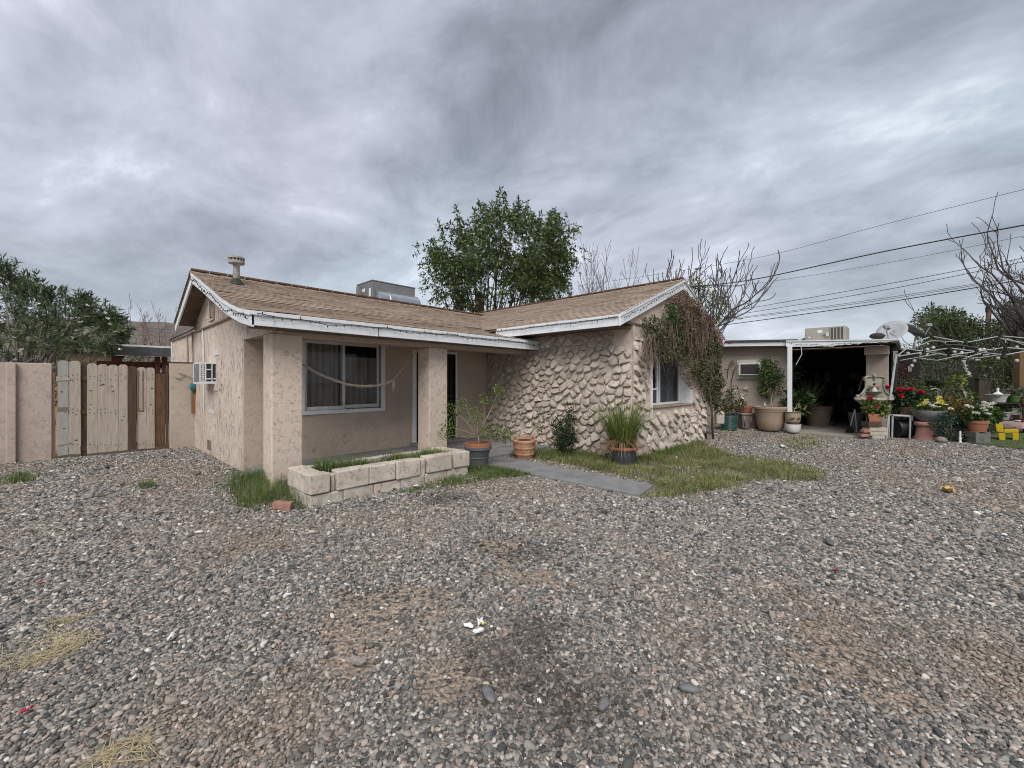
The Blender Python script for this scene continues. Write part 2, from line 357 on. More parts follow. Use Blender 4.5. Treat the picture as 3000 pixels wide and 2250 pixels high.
# ------------------------------------------------------------------ ground
def ground():
    n = 60
    xs = np.concatenate([np.linspace(-900, -8, 8), np.linspace(-7, 24, 63), np.linspace(26, 900, 8)])
    ys = np.concatenate([np.linspace(-900, -9, 8), np.linspace(-8, 20, 57), np.linspace(22, 900, 8)])
    X, Y = np.meshgrid(xs, ys); V = np.stack([X, Y, np.zeros_like(X)], -1).reshape(-1, 3); a, b = X.shape
    idx = np.arange(a * b).reshape(a, b); F_ = np.stack([idx[:-1, :-1], idx[:-1, 1:], idx[1:, 1:], idx[1:, :-1]], -1).reshape(-1, 4)
    t = NT('gravel_bed'); v = t.vm('ADD', t.pos, t.vm('MULTIPLY', t.noise(20, 2, out=1), (.02, .02, 0)))
    d = t.vor(34, 'F1', v); cr = t.vor(34, 'F1', v, out='Color')
    sp = t.N.new('ShaderNodeSeparateColor'); t.L.new(cr, sp.inputs[0])
    c = t.ramp(sp.outputs[0], [(0, (.05, .05, .055)), (.3, (.10, .095, .095)), (.6, (.18, .155, .14)), (.85, (.27, .235, .205)), (1, (.5, .46, .42))])

    fine = t.mix(t.rng(t.noise(60, 4, .7), .35, .65), (.46, .355, .265), (.33, .25, .185))
    c = t.mix(.72, c, fine)
    c = t.mix(t.ma('MULTIPLY', t.rng(d, .55, .85), .6), c, (.20, .16, .125))
    h = t.rng(d, .1, .8, 1, 0)
    o = npmesh('ground', V, F_, t.fin(c, .93, h, 1.0, .014, spec=.2)); o['kind'] = 'structure'
    return o
ground()

# ------------------------------------------------------------------ main house
house = thing('house', 'low tan stucco house with brown shingle roof, porch and painted stone wing', 'house', (1.95, 6.55, 0))
WX = 1.95; WY = 7.95; SX = 7.45; GY = 3.89
PROF = [(6.2, 2.43), (6.36, 2.462), (6.716, 2.529), (7.171, 2.64), (7.68, 2.79), (8.25, 2.995), (9.37, 3.378), (10.15, 3.64)]
REAR = [(12.05, 2.82), (10.15, 3.64)]
# side wall with the porch opening left out
low = [(y, z - .07) for y, z in PROF if y > 6.6]
MB().prism([(15.3, -.1), (15.3, 2.63), (11.95, 2.63), (11.9, 2.80)] + [(10.15, 3.56)] + low[::-1][1:] + [(6.56, 2.44), (6.56, 2.196), (8.035, 2.196), (8.035, -.1)], 'x', WX, WX + .16).obj('side_wall', M_STUV, house)
MB().bx(WX - .003, 2.368, 6.55, 6.932, -.05, 2.194).obj('porch_pillar', M_STUC, house, bevel=.018)
MB().bx(4.629, 5.053, 6.55, 6.932, -.05, 2.152).obj('porch_pillar', M_STUC, house, bevel=.018)
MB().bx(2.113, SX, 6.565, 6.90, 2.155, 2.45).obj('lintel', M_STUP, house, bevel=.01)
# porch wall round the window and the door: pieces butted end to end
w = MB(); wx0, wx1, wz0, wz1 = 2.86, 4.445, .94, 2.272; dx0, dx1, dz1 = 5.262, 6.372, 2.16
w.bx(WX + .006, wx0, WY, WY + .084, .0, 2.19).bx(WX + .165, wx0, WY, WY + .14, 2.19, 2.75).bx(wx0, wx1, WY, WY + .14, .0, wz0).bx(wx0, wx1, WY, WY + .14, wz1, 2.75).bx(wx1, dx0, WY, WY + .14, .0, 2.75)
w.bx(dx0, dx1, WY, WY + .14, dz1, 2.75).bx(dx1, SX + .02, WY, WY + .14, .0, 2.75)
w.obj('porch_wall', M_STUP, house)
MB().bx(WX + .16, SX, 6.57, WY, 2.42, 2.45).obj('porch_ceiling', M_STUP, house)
s = MB().bx(2.0, 7.44, 6.50, WY + .14, -.05, .098); s.bx(5.1, 6.5, WY - .30, WY + .13, .098, .165); s.obj('porch_slab', M_CONC, house, bevel=.012)
MB().prism([(2.0, 6.95), (1.98, 8.0), (2.2, 8.0), (2.2, 6.95)], 'z', .02, .094).obj('slab_edge', M_CONC, house)

def window_porch():
    win = MB(); y0 = WY - .032; y1 = WY + .01
    a0, a1, b0, b1 = 2.80, 4.50, .90, 2.33
    win.bx(a0, a1, y0, y1, b0, .972).bx(a0, a1, y0, y1, 2.262, b1).bx(a0, 2.90, y0, y1, .972, 2.262).bx(4.41, a1, y0, y1, .972, 2.262)
    t = win.obj('window', M_WHITE, house, bevel=.006)
    fr = MB(); f0, f1 = WY + .012, WY + .06
    for x0, x1, z0, z1, o in ((2.90, 3.66, .975, 2.26, 0), (3.60, 4.41, .985, 2.26, .045)):
        w_ = .048; fr.bx(x0, x1, f0 + o, f1 + o, z0, z0 + w_ + .02).bx(x0, x1, f0 + o, f1 + o, z1 - w_, z1).bx(x0, x0 + w_, f0 + o, f1 + o, z0 + w_ + .02, z1 - w_).bx(x1 - w_, x1, f0 + o, f1 + o, z0 + w_ + .02, z1 - w_)
    fr.obj('frame', M_WFRAME, t, bevel=.004)
    MB().bx(2.948, 3.612, WY + .035, WY + .039, 1.04, 2.212).obj('pane', M_GLASS, t)
    MB().bx(3.648, 4.362, WY + .080, WY + .084, 1.05, 2.212).obj('pane', M_GLASS, t)
    for x0, x1, z1, ph in ((2.9, 3.63, 2.3, .3), (3.72, 4.42, 2.0, 1.4)):
        xs = np.linspace(x0, x1, 90); ys = WY + .20 + .035 * np.sin(xs * 52 + ph + 1.2 * np.sin(xs * 9)) + .018 * np.sin(xs * 97)
        V = np.concatenate([np.stack([xs, ys + k, np.full_like(xs, z)], 1) for k in (0, .004) for z in (.8, z1)]); m = len(xs); q = np.arange(m - 1)
        fs = np.concatenate([np.stack([q + a, q + 1 + a, q + 1 + b, q + b], 1) for a, b in ((0, m), (3 * m, 2 * m))]); npmesh('curtain', V, fs, M_CURT, t)
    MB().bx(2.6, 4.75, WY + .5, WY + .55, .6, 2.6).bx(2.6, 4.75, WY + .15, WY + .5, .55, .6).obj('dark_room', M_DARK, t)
    return t
window_porch()
def door_porch():
    d = MB().bx(dx0, dx1, WY + .05, WY + .09, .17, dz1).obj('door', M_DARK, house)
    tr = MB(); tr.bx(dx0 - .10, dx0, WY - .025, WY + .05, .165, dz1 + .06).bx(dx1, dx1 + .045, WY - .025, WY + .05, .165, dz1 + .06).bx(dx0, dx1, WY - .025, WY + .05, dz1, dz1 + .06)
    tr.obj('frame', M_WHITE, d, bevel=.004)
    g = MB()
    for x in np.linspace(dx0 + .03, dx1 - .03, 12): g.bx(x - .007, x + .007, WY + .016, WY + .03, .19, dz1 - .02)
    for z in (.21, 1.05, 1.16, dz1 - .04): g.bx(dx0 + .005, dx1 - .005, WY + .012, WY + .034, z - .02, z + .02)
    g.obj('security_grille', M_IRON, d)
    MB().tube([(dx0 + .13, WY + .01, 1.05), (dx0 + .13, WY - .03, 1.05), (dx0 + .22, WY - .03, 1.05)], .011, 6).obj('handle', M_IRON, d)
door_porch()

# ---- roof: decks, then courses of single shingles
class Slope:
    """profile [(h, z)...] from the eave up; 'along' runs the other horizontal axis"""
    def __init__(s, prof, ax, a0, a1):
        s.p = np.array(prof, float); s.ax = ax; s.a0 = a0; s.a1 = a1
        d = np.diff(s.p, axis=0); s.l = np.concatenate([[0], np.cumsum(np.hypot(d[:, 0], d[:, 1]))]); s.len = s.l[-1]
    def at(s, a, t):
        h = np.interp(t, s.l, s.p[:, 0]); z = np.interp(t, s.l, s.p[:, 1]); return np.array((a, h, z) if s.ax == 'y' else (h, a, z))
    def fr(s, t):
        e = .03; p = s.at(0, max(0, t - e)); q = s.at(0, min(s.len, t + e)); u = (q - p) / np.linalg.norm(q - p)
        w_ = np.array([1., 0, 0]) if s.ax == 'y' else np.array([0, 1., 0]); n = np.cross(w_, u)
        if n[2] < 0: n = -n
        return w_, u, n
    def deck(s, name, mt, th=.04):
        vs = []; m = len(s.p)
        for k in (-.012, -th):
            for a in (s.a0, s.a1): vs += [tuple(s.at(a, t) + np.array([0, 0, k])) for t in s.l]
        f = [(i, i + 1, m + i + 1, m + i) for i in range(m - 1)] + [(2 * m + i, 3 * m + i, 3 * m + i + 1, 2 * m + i + 1) for i in range(m - 1)]
        f += [(i, 2 * m + i, 2 * m + i + 1, i + 1) for i in range(m - 1)] + [(m + i, m + i + 1, 3 * m + i + 1, 3 * m + i) for i in range(m - 1)]
        f += [(0, m, 3 * m, 2 * m), (m - 1, 3 * m - 1, 4 * m - 1, 2 * m - 1)]
        return MB().add(vs, f).obj(name, mt, house)
RIDGE_X = 9.75
WPROF = [(6.85, 2.73), (RIDGE_X, 3.86)]
SL_MAIN = Slope(PROF, 'y', 1.60, 7.44); SL_MAIN2 = Slope([p for p in PROF if p[0] > 7.1], 'y', 7.44, 9.7)
SL_WING = Slope(WPROF, 'x', 3.80, 10.95); SL_REAR = Slope(REAR, 'y', 1.60, 12.3); SL_WR = Slope([(12.65, 2.73), (RIDGE_X, 3.86)], 'x', 3.80, 10.95)
M_DECK = mat('roof_underside', (.20, .15, .12), (.12, .09, .075), sc=6, rough=.9, bump=.3)
roof = SL_MAIN.deck('roof', M_DECK); SL_MAIN2.deck('roof', M_DECK); SL_REAR.deck('roof', M_DECK); wroof = SL_WING.deck('roof', M_DECK); SL_WR.deck('roof', M_DECK)
def zmain(y): return np.interp(y, [p[0] for p in PROF], [p[1] for p in PROF]) if y <= 10.15 else np.interp(y, [10.15, 12.05], [3.64, 2.82])
def zwing(x): return 2.73 + (3.86 - 2.73) * (x - 6.85) / (RIDGE_X - 6.85)
TABW = .305; EXP = .128
def shingles():
    tabs = []
    for sl, own in ((SL_MAIN, 'm'), (SL_MAIN2, 'm'), (SL_WING, 'w'), (SL_REAR, 'r'), (SL_WR, 'x')):
        k = 0; t = -.012
        while t < sl.len - .03:
            a = sl.a0 - .02 + (0, .15, .07, .22)[k % 4] - TABW + random.uniform(-.01, .01)
            while a < sl.a1 + .02:
                c0 = max(a, sl.a0 - .02); c1 = min(a + TABW - .010, sl.a1 + .02)
                if c1 - c0 > .05:
                    mid = sl.at((c0 + c1) / 2, max(t, 0)); hide = False
                    if own == 'm' and mid[0] > 6.85 and mid[1] > 7.0 and zwing(mid[0]) > mid[2] + .10: hide = True
                    if own == 'w' and mid[1] > 6.9 and zmain(min(mid[1], 12)) > mid[2] + .10: hide = True
                    if not hide: tabs.append((sl, (c0 + c1) / 2, c1 - c0, t, own))
                a += TABW
            t += EXP * random.uniform(.985, 1.015); k += 1
    def mtx(sl, a, wd, t):
        p = sl.at(a, max(t, 0)); w_, u, n = sl.fr(max(t, .03))
        if t < 0: p = p + u * t
        p = p + n * (.006 + random.uniform(0, .003)); lift = random.uniform(.011, .015)
        if random.random() < .012: lift += .006
        u2 = u * math.cos(-lift / EXP) + n * math.sin(-lift / EXP); p = p + n * lift
        n2 = np.cross(w_, u2); n2 = n2 if n2[2] > 0 else -n2
        return p, w_ * wd, u2 * (EXP + .03) * random.uniform(.97, 1.0), n2
    near = sorted([x for x in tabs if x[4] in 'mw'], key=lambda x: np.linalg.norm(x[0].at(x[1], max(x[3], 0)) - EYEP) + (2.5 if x[4] == 'w' else 0))
    pick = set(id(x) for x in near[:300])
    me = bpy.data.meshes.new('shingle'); th = -.009
    me.from_pydata([(x, y, z) for z in (th, 0) for x, y in ((-.5, 0), (.5, 0), (.5, 1), (-.5, 1))], [], [(4, 5, 6, 7), (0, 1, 5, 4), (1, 2, 6, 5), (3, 0, 4, 7), (0, 3, 2, 1)]); me.materials.append(M_SHIN)
    rest = {'m': MB(), 'w': MB(), 'r': MB(), 'x': MB()}
    for x in tabs:
        p, w_, u, n = mtx(*x[:4])
        if id(x) in pick:
            o = bpy.data.objects.new('shingle', me); COL.objects.link(o); o.parent = roof if x[4] == 'm' else wroof
            o.matrix_parent_inverse = Matrix.Identity(4)
            Mx = Matrix((w_, u, n)).transposed().to_4x4(); Mx.translation = Vector(p); o.matrix_world = Mx
            o.matrix_basis = Mx
        else:
            c = [p - w_ / 2, p + w_ / 2, p + w_ / 2 + u, p - w_ / 2 + u]
            rest[x[4]].add([q + n * th for q in c] + c, [(4, 5, 6, 7), (0, 1, 5, 4), (1, 2, 6, 5), (3, 0, 4, 7)])
    for k, b in rest.items(): b.obj('shingle_courses', M_SHIN, roof if k in 'mr' else wroof, kind='stuff')
    # ridge caps
    for (p, q) in (((1.58, 10.15, 3.652), (9.25, 10.15, 3.652)), ((RIDGE_X, 3.78, 3.872), (RIDGE_X, 10.95, 3.872))):
        p = np.array(p); q = np.array(q); d = q - p; L_ = np.linalg.norm(d); d /= L_; side = np.cross(d, (0, 0, 1)); i = 0.0
        while i < L_ - .1:
            e = min(i + .30, L_); A = p + d * i + np.array([0, 0, .016 + random.uniform(0, .008)]); B_ = p + d * e + np.array([0, 0, .003]); dn = np.array([0, 0, -.052])
            vs = [A - side * .14 + dn, A, A + side * .14 + dn, B_ - side * .14 + dn, B_, B_ + side * .14 + dn]; vs += [v_ - np.array([0, 0, .009]) for v_ in vs]
            MB().add(vs, [(0, 1, 4, 3), (1, 2, 5, 4), (0, 6, 7, 1), (1, 7, 8, 2), (0, 3, 9, 6), (2, 8, 11, 5), (6, 9, 10, 7), (7, 10, 11, 8)]).obj('ridge_cap', M_SHIN, roof if p[0] < 5 else wroof)
            i += .245
shingles()
# ---- fascia and rake boards
def board(pts, th, h, name, mt, axis, off=0.0, bevel=.004):
    """a board whose top edge follows pts; 'axis' is the thickness direction"""
    vs = []; ax = np.array(axis, float); m = len(pts)
    for k in (0, th):
        for dz in (0, -h): vs += [tuple(np.array(p) + ax * (k + off) + np.array([0, 0, dz])) for p in pts]
    f = []
    for i in range(m - 1):
        f += [(i, i + 1, m + i + 1, m + i), (2 * m + i, 3 * m + i, 3 * m + i + 1, 2 * m + i + 1), (i, 2 * m + i, 2 * m + i + 1, i + 1), (m + i, m + i + 1, 3 * m + i + 1, 3 * m + i)]
    f += [(0, m, 3 * m, 2 * m), (m - 1, 3 * m - 1, 4 * m - 1, 2 * m - 1)]
    return MB().add(vs, f).obj(name, mt, house, bevel=bevel)
board([(1.60, 6.2, 2.408), (3.395, 6.2, 2.398)], .03, .168, 'fascia_board', M_PEEL, (0, 1, 0))
board([(3.415, 6.2, 2.416), (5.4, 6.2, 2.412), (7.43, 6.2, 2.414)], .03, .182, 'fascia_board', M_PEEL, (0, 1, 0))
board([(1.58, 6.175, 2.428), (7.43, 6.175, 2.43)], .024, .055, 'drip_strip', M_WHITE, (0, 1, 0))
board([(1.60, y, z - .012) for y, z in PROF[:-1]] + [(1.60, 10.13, 3.62)], .03, .20, 'rake_board', M_PEEL, (1, 0, 0), .01)
board([(1.585, y, z + .002) for y, z in PROF[:-1]] + [(1.585, 10.13, 3.634)], .022, .07, 'drip_strip', M_WHITE, (1, 0, 0), .0)
board([(1.60, 12.07, 2.80), (1.60, 10.16, 3.62)], .03, .17, 'rake_board', M_WHITE, (1, 0, 0), .01)
board([(6.85, 3.83, 2.712), (6.85, 7.05, 2.712)], .03, .185, 'fascia_board', M_PEEL, (1, 0, 0))
board([(6.828, 3.78, 2.732), (6.828, 7.0, 2.736)], .02, .05, 'drip_strip', M_WHITE, (1, 0, 0))
for x0, x1 in ((6.82, RIDGE_X), (12.68, RIDGE_X)):
    board([(x0, 3.80, 2.715), (x1, 3.80, 3.842)], .03, .20, 'rake_board', M_PEEL, (0, 1, 0))
    board([(x0, 3.782, 2.738), (x1, 3.782, 3.866)], .02, .06, 'drip_strip', M_WHITE, (0, 1, 0))
MB().bx(1.64, 7.44, 6.235, 6.56, 2.232, 2.245).obj('soffit', M_DECK, house)
MB().bx(6.885, 7.46, 3.9, 7.2, 2.535, 2.548).obj('soffit', M_DECK, house)
# torn eave end below the front left corner
MB().prism([(6.26, 2.20), (6.52, 2.24), (6.58, 2.40), (6.25, 2.40)], 'x', 1.66, 1.93).obj('torn_eave_end', M_DECK, house)
# ---- gable vent, pipes and trim on the side wall
def side_fit():
    v = MB().bx(WX - .012, WX - .004, 10.02, 10.34, 2.80, 3.15).obj('gable_vent', M_DARK, house)
    MB().bx(WX - .03, WX - .004, 10.34, 10.38, 2.76, 3.17).bx(WX - .03, WX - .004, 9.98, 10.02, 2.76, 3.17).bx(WX - .034, WX - .004, 9.97, 10.39, 2.73, 2.76).bx(WX - .03, WX - .012, 10.14, 10.18, 2.80, 3.15).obj('frame', M_STUV, v)
    pm = mat('pipe_paint', (.30, .22, .175), (.2, .15, .12), rough=.7)
    MB().tube([(WX - .022, 8.45, 2.645), (WX - .022, 11.4, 2.638), (WX - .022, 15.2, 2.65)], .022, 8).obj('conduit', pm, house, smooth=True)
    MB().tube([(WX - .05, 15.2, 2.685), (WX - .05, 12.4, 2.69), (WX - .06, 11.6, 2.70), (WX - .08, 11.2, 2.80)], .016, 6).obj('cable', M_CABLE, house, smooth=True)
    for u0, v0, v1, m, r in ((597, 954, 1062, M_WFRAME, .016), (551, 985, 1062, pm, .018), (566, 978, 1062, pm, .012), (506, 1000, 1050, M_WFRAME, .014)):
        a = on(u0, v0, 'x', WX); b = on(u0 + 4, v1, 'x', WX)
        MB().tube([(WX - .02, a[1], 2.64), (WX - .02, a[1] - .05, a[2] - .3), (WX - .02, b[1], 1.5), (WX - .02, b[1], .9)], r, 6).obj('conduit', m, house, smooth=True)
    MB().bx(WX - .018, WX + .01, 9.4, 9.47, 1.45, 2.05).obj('wood_strip', M_STUV, house)
    MB().bx(WX - .012, WX, 9.62, 10.05, 2.02, 2.13).bx(WX - .012, WX, 10.0, 10.06, 2.13, 2.25).obj('bare_patch', M_WFRAME, house)
    MB().bx(WX - .008, WX, 10.0, 10.5, .86, .93).obj('bare_patch', M_WFRAME, house)
    MB().bx(WX - .02, WX + .01, 9.45, 9.62, 1.36, 1.9).obj('wood_strip', M_STUV, house)
    MB().bx(WX - .006, WX + .01, 10.32, 10.62, .10, .30).obj('crawl_vent', mat('dark_tan', (.20, .15, .12), rough=.9), house)
side_fit()

# ------------------------------------------------------------------ stone wing
wall = MB().prism([(GY + .02, -.05), (GY + .001, 2.62), (WY + .1, 2.62), (WY + .1, -.05)], 'x', SX, SX + .2).obj('stone_wall', M_MORT, house, bevel=.02)
wx0, wx1, wz0, wz1 = 8.243, 10.41, .955, 2.27
fw = MB(); y0, y1 = GY, GY + .31
fw.prism([(SX + .001, -.05), (SX + .001, 2.62), (wx0, 2.62), (wx0, -.05)], 'y', y0, y1)
fw.prism([(wx0, -.05), (wx0, wz0), (wx1, wz0), (wx1, -.05)], 'y', y0, y1).prism([(wx1, -.05), (wx1, 2.62), (11.32, 2.62), (11.32, -.05)], 'y', y0, y1)
fw.prism([(wx0, wz1), (wx0, 2.62), (wx1, 2.62), (wx1, wz1)], 'y', y0, y1)
fwall = fw.obj('stone_wall', M_MORT, house)
MB().prism([(7.0, 2.621), (RIDGE_X, 3.70), (12.4, 2.621)], 'y', GY, GY + .2).obj('gable_wall', M_STUC, house)
MB().bx(11.12, 11.32, 4.2, 8.0, -.05, 2.62).obj('wing_side_wall', M_STUC, house)
MB().bx(7.0, 8.6, GY - .02, GY, 2.60, 2.645).obj('gable_trim', M_DECK, house)
def wing_window():
    t = MB().bx(wx0 - .02, wx0 + .02, GY - .035, GY + .31, wz0 - .14, wz1 + .05).bx(wx1 - .02, wx1 + .02, GY - .03, GY + .31, wz0 - .01, wz1 + .05).bx(wx0, wx1, GY - .03, GY + .31, wz1 - .02, wz1 + .02).obj('window', M_WHITE, house, bevel=.004)
    MB().bx(wx0 + .02, wx1 - .02, GY - .05, GY + .27, wz0, wz0 + .03).obj('sill', mat('dusty_sill', (.36, .28, .21), (.25, .19, .14), rough=.95), t)
    fr = MB(); f0, f1 = GY + .25, GY + .30; xs = (wx0 + .02, 9.10, 9.20, wx1 - .03)
    fr.bx(xs[0], xs[3], f0, f1, wz0 + .03, wz0 + .075).bx(xs[0], xs[3], f0, f1, wz1 - .06, wz1 - .02)
    for a, b in ((xs[0], xs[0] + .04), (xs[1] - .02, xs[1] + .03), (xs[2] - .01, xs[2] + .035), (xs[3] - .05, xs[3])): fr.bx(a, b, f0 - .004, f1, wz0 + .075, wz1 - .06)
    fr.bx(xs[0] + .04, xs[1] - .02, f0 - .002, f1, 1.32, 1.36)
    fr.obj('frame', M_WHITE, t)
    MB().bx(xs[0] + .04, xs[1] - .02, GY + .272, GY + .276, wz0 + .075, wz1 - .06).obj('pane', M_GLASS, t)
    MB().bx(xs[2] + .035, xs[3] - .05, GY + .282, GY + .286, wz0 + .075, wz1 - .06).obj('pane', M_GLASS, t)
    MB().bx(xs[0] + .05, xs[1] - .03, GY + .262, GY + .268, wz0 + .08, 1.315).obj('screen_panel', mat('dark_screen', (.05, .052, .055), (.08, .08, .08), sc=40, rough=.8), t)
    cx = np.linspace(9.6, 10.35, 60); cy = GY + .42 + .02 * np.sin(cx * 40); V = np.concatenate([np.stack([cx, cy, np.full_like(cx, z)], 1) for z in (.95, 2.3)]); q = np.arange(59)
    npmesh('curtain', V, np.stack([q, q + 1, q + 61, q + 60], 1), mat('blue_grey_curtain', (.20, .22, .235), (.13, .145, .16)), t)
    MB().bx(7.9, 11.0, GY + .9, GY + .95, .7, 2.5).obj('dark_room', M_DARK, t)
wing_window()
def gvent():
    v = MB().bx(9.16, 9.56, GY - .006, GY - .002, 3.10, 3.34).obj('gable_vent', M_DARK, house)
    for k in range(3): MB().bx(9.15, 9.57, GY - .03, GY - .006, 3.10 + k * .085, 3.145 + k * .085).obj('slat', M_STUC, v)
gvent()

def clip(poly, n, d):
    out = []
    for i, p in enumerate(poly):
        q = poly[(i + 1) % len(poly)]; a = p @ n - d; b = q @ n - d
        if a <= 0: out.append(p)
        if a * b < 0: out.append(p + (q - p) * a / (a - b))
    return out
def poisson(w, h, rmin, rmax, rg, tries=6000, ax=.8):
    pts = np.zeros((0, 2)); rad = np.zeros(0)
    for k in range(tries):
        p = rg.uniform((0, 0), (w, h)); r = rmin + (rmax - rmin) * rg.random() ** (1.0 if k < 900 else 2.2); d = pts - p
        if not len(pts) or np.all(d[:, 0] ** 2 * ax + (d[:, 1] * 1.18) ** 2 > (.5 * (r + rad)) ** 2): pts = np.vstack([pts, p]); rad = np.append(rad, r)
    return pts
def mortar_face(name, w, h, to3d, parent, seed, hole=None):
    """rough hand-thrown mortar between the stones: an uneven sheet standing a little off the wall"""
    nx, nz = int(w / .045), int(h / .045); X, Z = np.meshgrid(np.linspace(0, w, nx), np.linspace(0, h, nz)); P = np.stack([X.ravel(), Z.ravel()], 1)
    d = -.004 + .016 * vnoise(P, .16, seed) + .012 * vnoise(P, .07, seed + 1); V = np.array([to3d(a, z, q) for (a, z), q in zip(P, d)]); idx = np.arange(nx * nz).reshape(nz, nx); F_ = np.stack([idx[:-1, :-1], idx[:-1, 1:], idx[1:, 1:], idx[1:, :-1]], -1).reshape(-1, 4)
    if hole is not None:
        c = P[F_].mean(1); F_ = F_[[not hole(q) for q in c]]
    npmesh(name, V, F_, M_MORT, parent, smooth=True)
STONES = []
def stones(w, h, to3d, parent, seed, rmin=.105, rmax=.245, skip=None, prot=(.055, .10), keep=.98, ax=.8):
    rg = np.random.default_rng(seed); pts = poisson(w, h, rmin, rmax, rg, 14000, ax); bw = .24 * math.sqrt(.8 / ax)
    for i, p in enumerate(pts):
        if skip and skip(p): continue
        if rg.random() > keep: continue
        poly = [np.array(q, float) for q in ((p[0] - bw, p[1] - .2), (p[0] + bw, p[1] - .2), (p[0] + bw, p[1] + .2), (p[0] - bw, p[1] + .2))]
        for q in pts:
            d = q - p; L_ = np.hypot(*d)
            if 0 < L_ < .55: poly = clip(poly, d / L_, (d / L_) @ (p + q) / 2 - rg.uniform(.0, .008))
            if not poly: break
        for n, dd in (((-1, 0), 0.0), ((1, 0), w + .01), ((0, -1), .0), ((0, 1), h)): poly = clip(poly, np.array(n, float), dd) if poly else poly
        if len(poly) < 4: continue
        c = np.mean(poly, 0)
        poly = [c + (q - c) * rg.uniform(.88, 1.03) for q in poly]
        ch = []
        for k, q in enumerate(poly):                                  # cut corners, unevenly
            a = poly[k - 1]; b = poly[(k + 1) % len(poly)]; ch += [q + (a - q) * rg.uniform(.17, .28), q + (b - q) * rg.uniform(.17, .28)]
        wd_ = np.ptp([q[0] for q in ch]); ht_ = np.ptp([q[1] for q in ch])
        if wd_ < .05 or ht_ < .045: continue
        m = len(ch); H = rg.uniform(*prot) * min(1.0, .55 + min(wd_, ht_) * 3); top = c + np.array([rg.normal(0, .012), -.012 - rg.uniform(0, .016)])
        tl = rg.normal(0, .20, 2) + np.array([0, -.34]); vs = []
        for f, g, o in ((1.0, -.03, 0), (1.0, H * .50, 0), (.88, H * .86, .6), (.55, H, 1)):
            for q in ch:
                b = c * (1 - o) + top * o; e = b + (q - c) * f * (1 + rg.normal(0, .035)); hh = g
                if g > 0: hh = max(.004, g + (e - c) @ tl * (.8 if f < 1 else .5) + rg.normal(0, .0065))
                vs.append(to3d(e[0], e[1], hh))
        vs.append(to3d(top[0] + rg.normal(0, .025), top[1], max(.01, H * rg.uniform(.9, 1.2))))
        fs = [(a * m + k, a * m + (k + 1) % m, (a + 1) * m + (k + 1) % m, (a + 1) * m + k) for a in range(3) for k in range(m)] + [(3 * m + k, 3 * m + (k + 1) % m, 4 * m) for k in range(m)]
        STONES.append((wd_ * ht_, vs, fs, parent))
# left face of the wing: u runs from the porch corner towards the camera
stones(4.0, 2.52, lambda a, z, h: (SX + .022 - h, WY - .03 - a, z), wall, 5, skip=lambda p: (p[0] > 3.7 and p[1] > 2.2) or (p[0] < 1.75 and p[1] > 2.22))
stones(3.84, 2.4, lambda a, z, h: (SX + .03 + a, GY + .022 - h, z), fwall, 9, rmin=.11, rmax=.25, prot=(.05, .09), ax=.36,
       skip=lambda p: (.68 < p[0] < 3.0 and p[1] > .88) or (p[0] > 2.7 and p[1] > 1.3) or (p[0] > .66 and p[1] > .88 and p[0] < 3.02))
mortar_face('mortar', 4.06, 2.54, lambda a, z, h: (SX + .004 - h, WY - .005 - a, z), wall, 31)
mortar_face('mortar', 3.86, 2.60, lambda a, z, h: (SX + .002 + a, GY + .004 - h, z), fwall, 41, lambda q: .76 < q[0] < 3.0 and .93 < q[1] < 2.32)
STONES.sort(key=lambda q: -q[0]); REST = {}
for i, (ar, vs, fs, par) in enumerate(STONES):
    if i < 300:
        o = MB().add(vs, fs).obj('stone', M_STONE, par); o.data.polygons.foreach_set('use_smooth', [True] * len(o.data.polygons)); o.data.set_sharp_from_angle(angle=R(42))
    else: REST.setdefault(par.name, (par, MB()))[1].add(vs, fs)
for par, b in REST.values():
    o = b.obj('small_stones', M_STONE, par, kind='stuff'); o.data.polygons.foreach_set('use_smooth', [True] * len(o.data.polygons)); o.data.set_sharp_from_angle(angle=R(42))
print('stones', len(STONES))
# ---- hard edge string lights along the eaves
def string_lights(pts, label, n_w, amp, side, seed, drop=.05):
    """cable sagging between staples along a polyline, small bulbs hanging off it"""
    rg = random.Random(seed); P = [np.array(p, float) for p in pts]; segs = np.concatenate([[0], np.cumsum([np.linalg.norm(P[i + 1] - P[i]) for i in range(len(P) - 1)])])
    T = thing('string_lights', label, 'string lights', tuple(P[0]), 'dark green string lights along the eaves'); path = []; N_ = int(segs[-1] / .06)
    ph = rg.uniform(0, 6)
    for i in range(N_ + 1):
        s_ = segs[-1] * i / N_; k = min(np.searchsorted(segs, s_, 'right') - 1, len(P) - 2); f = (s_ - segs[k]) / (segs[k + 1] - segs[k]); q = P[k] + (P[k + 1] - P[k]) * f
        path.append(q + np.array([0, 0, amp * (math.sin(s_ * 4.2 + ph) + .6 * math.sin(s_ * 9.7 + 2 * ph)) + rg.uniform(-.006, .006)]) + np.array(side) * .008)
    MB().tube(path, .0055, 5).obj('cable', M_CABLE, T)
    b = MB()
    for i in range(1, len(path) - 1, 2):
        q = path[i]; d = np.array([rg.uniform(-.015, .015), 0, rg.choice((-1, -1, 1)) * rg.uniform(.022, .045)]) + np.array(side) * .012
        if abs(side[0]) > .5: d = d[[1, 0, 2]] + np.array(side) * .012
        b.tube([q, q + d * .55, q + d], [.0055, .0075, .004], 5)
    b.obj('bulbs', M_CABLE, T, kind='stuff')
string_lights([(1.66, 6.165, 2.36), (7.4, 6.165, 2.352)], 'string of tiny dark lights sagging along the white front fascia over the porch', 30, .020, (0, -1, 0), 1)
string_lights([(1.57, y, z - .10) for y, z in PROF], 'string of tiny dark lights along the curved left gable edge', 20, .022, (-1, 0, 0), 2)
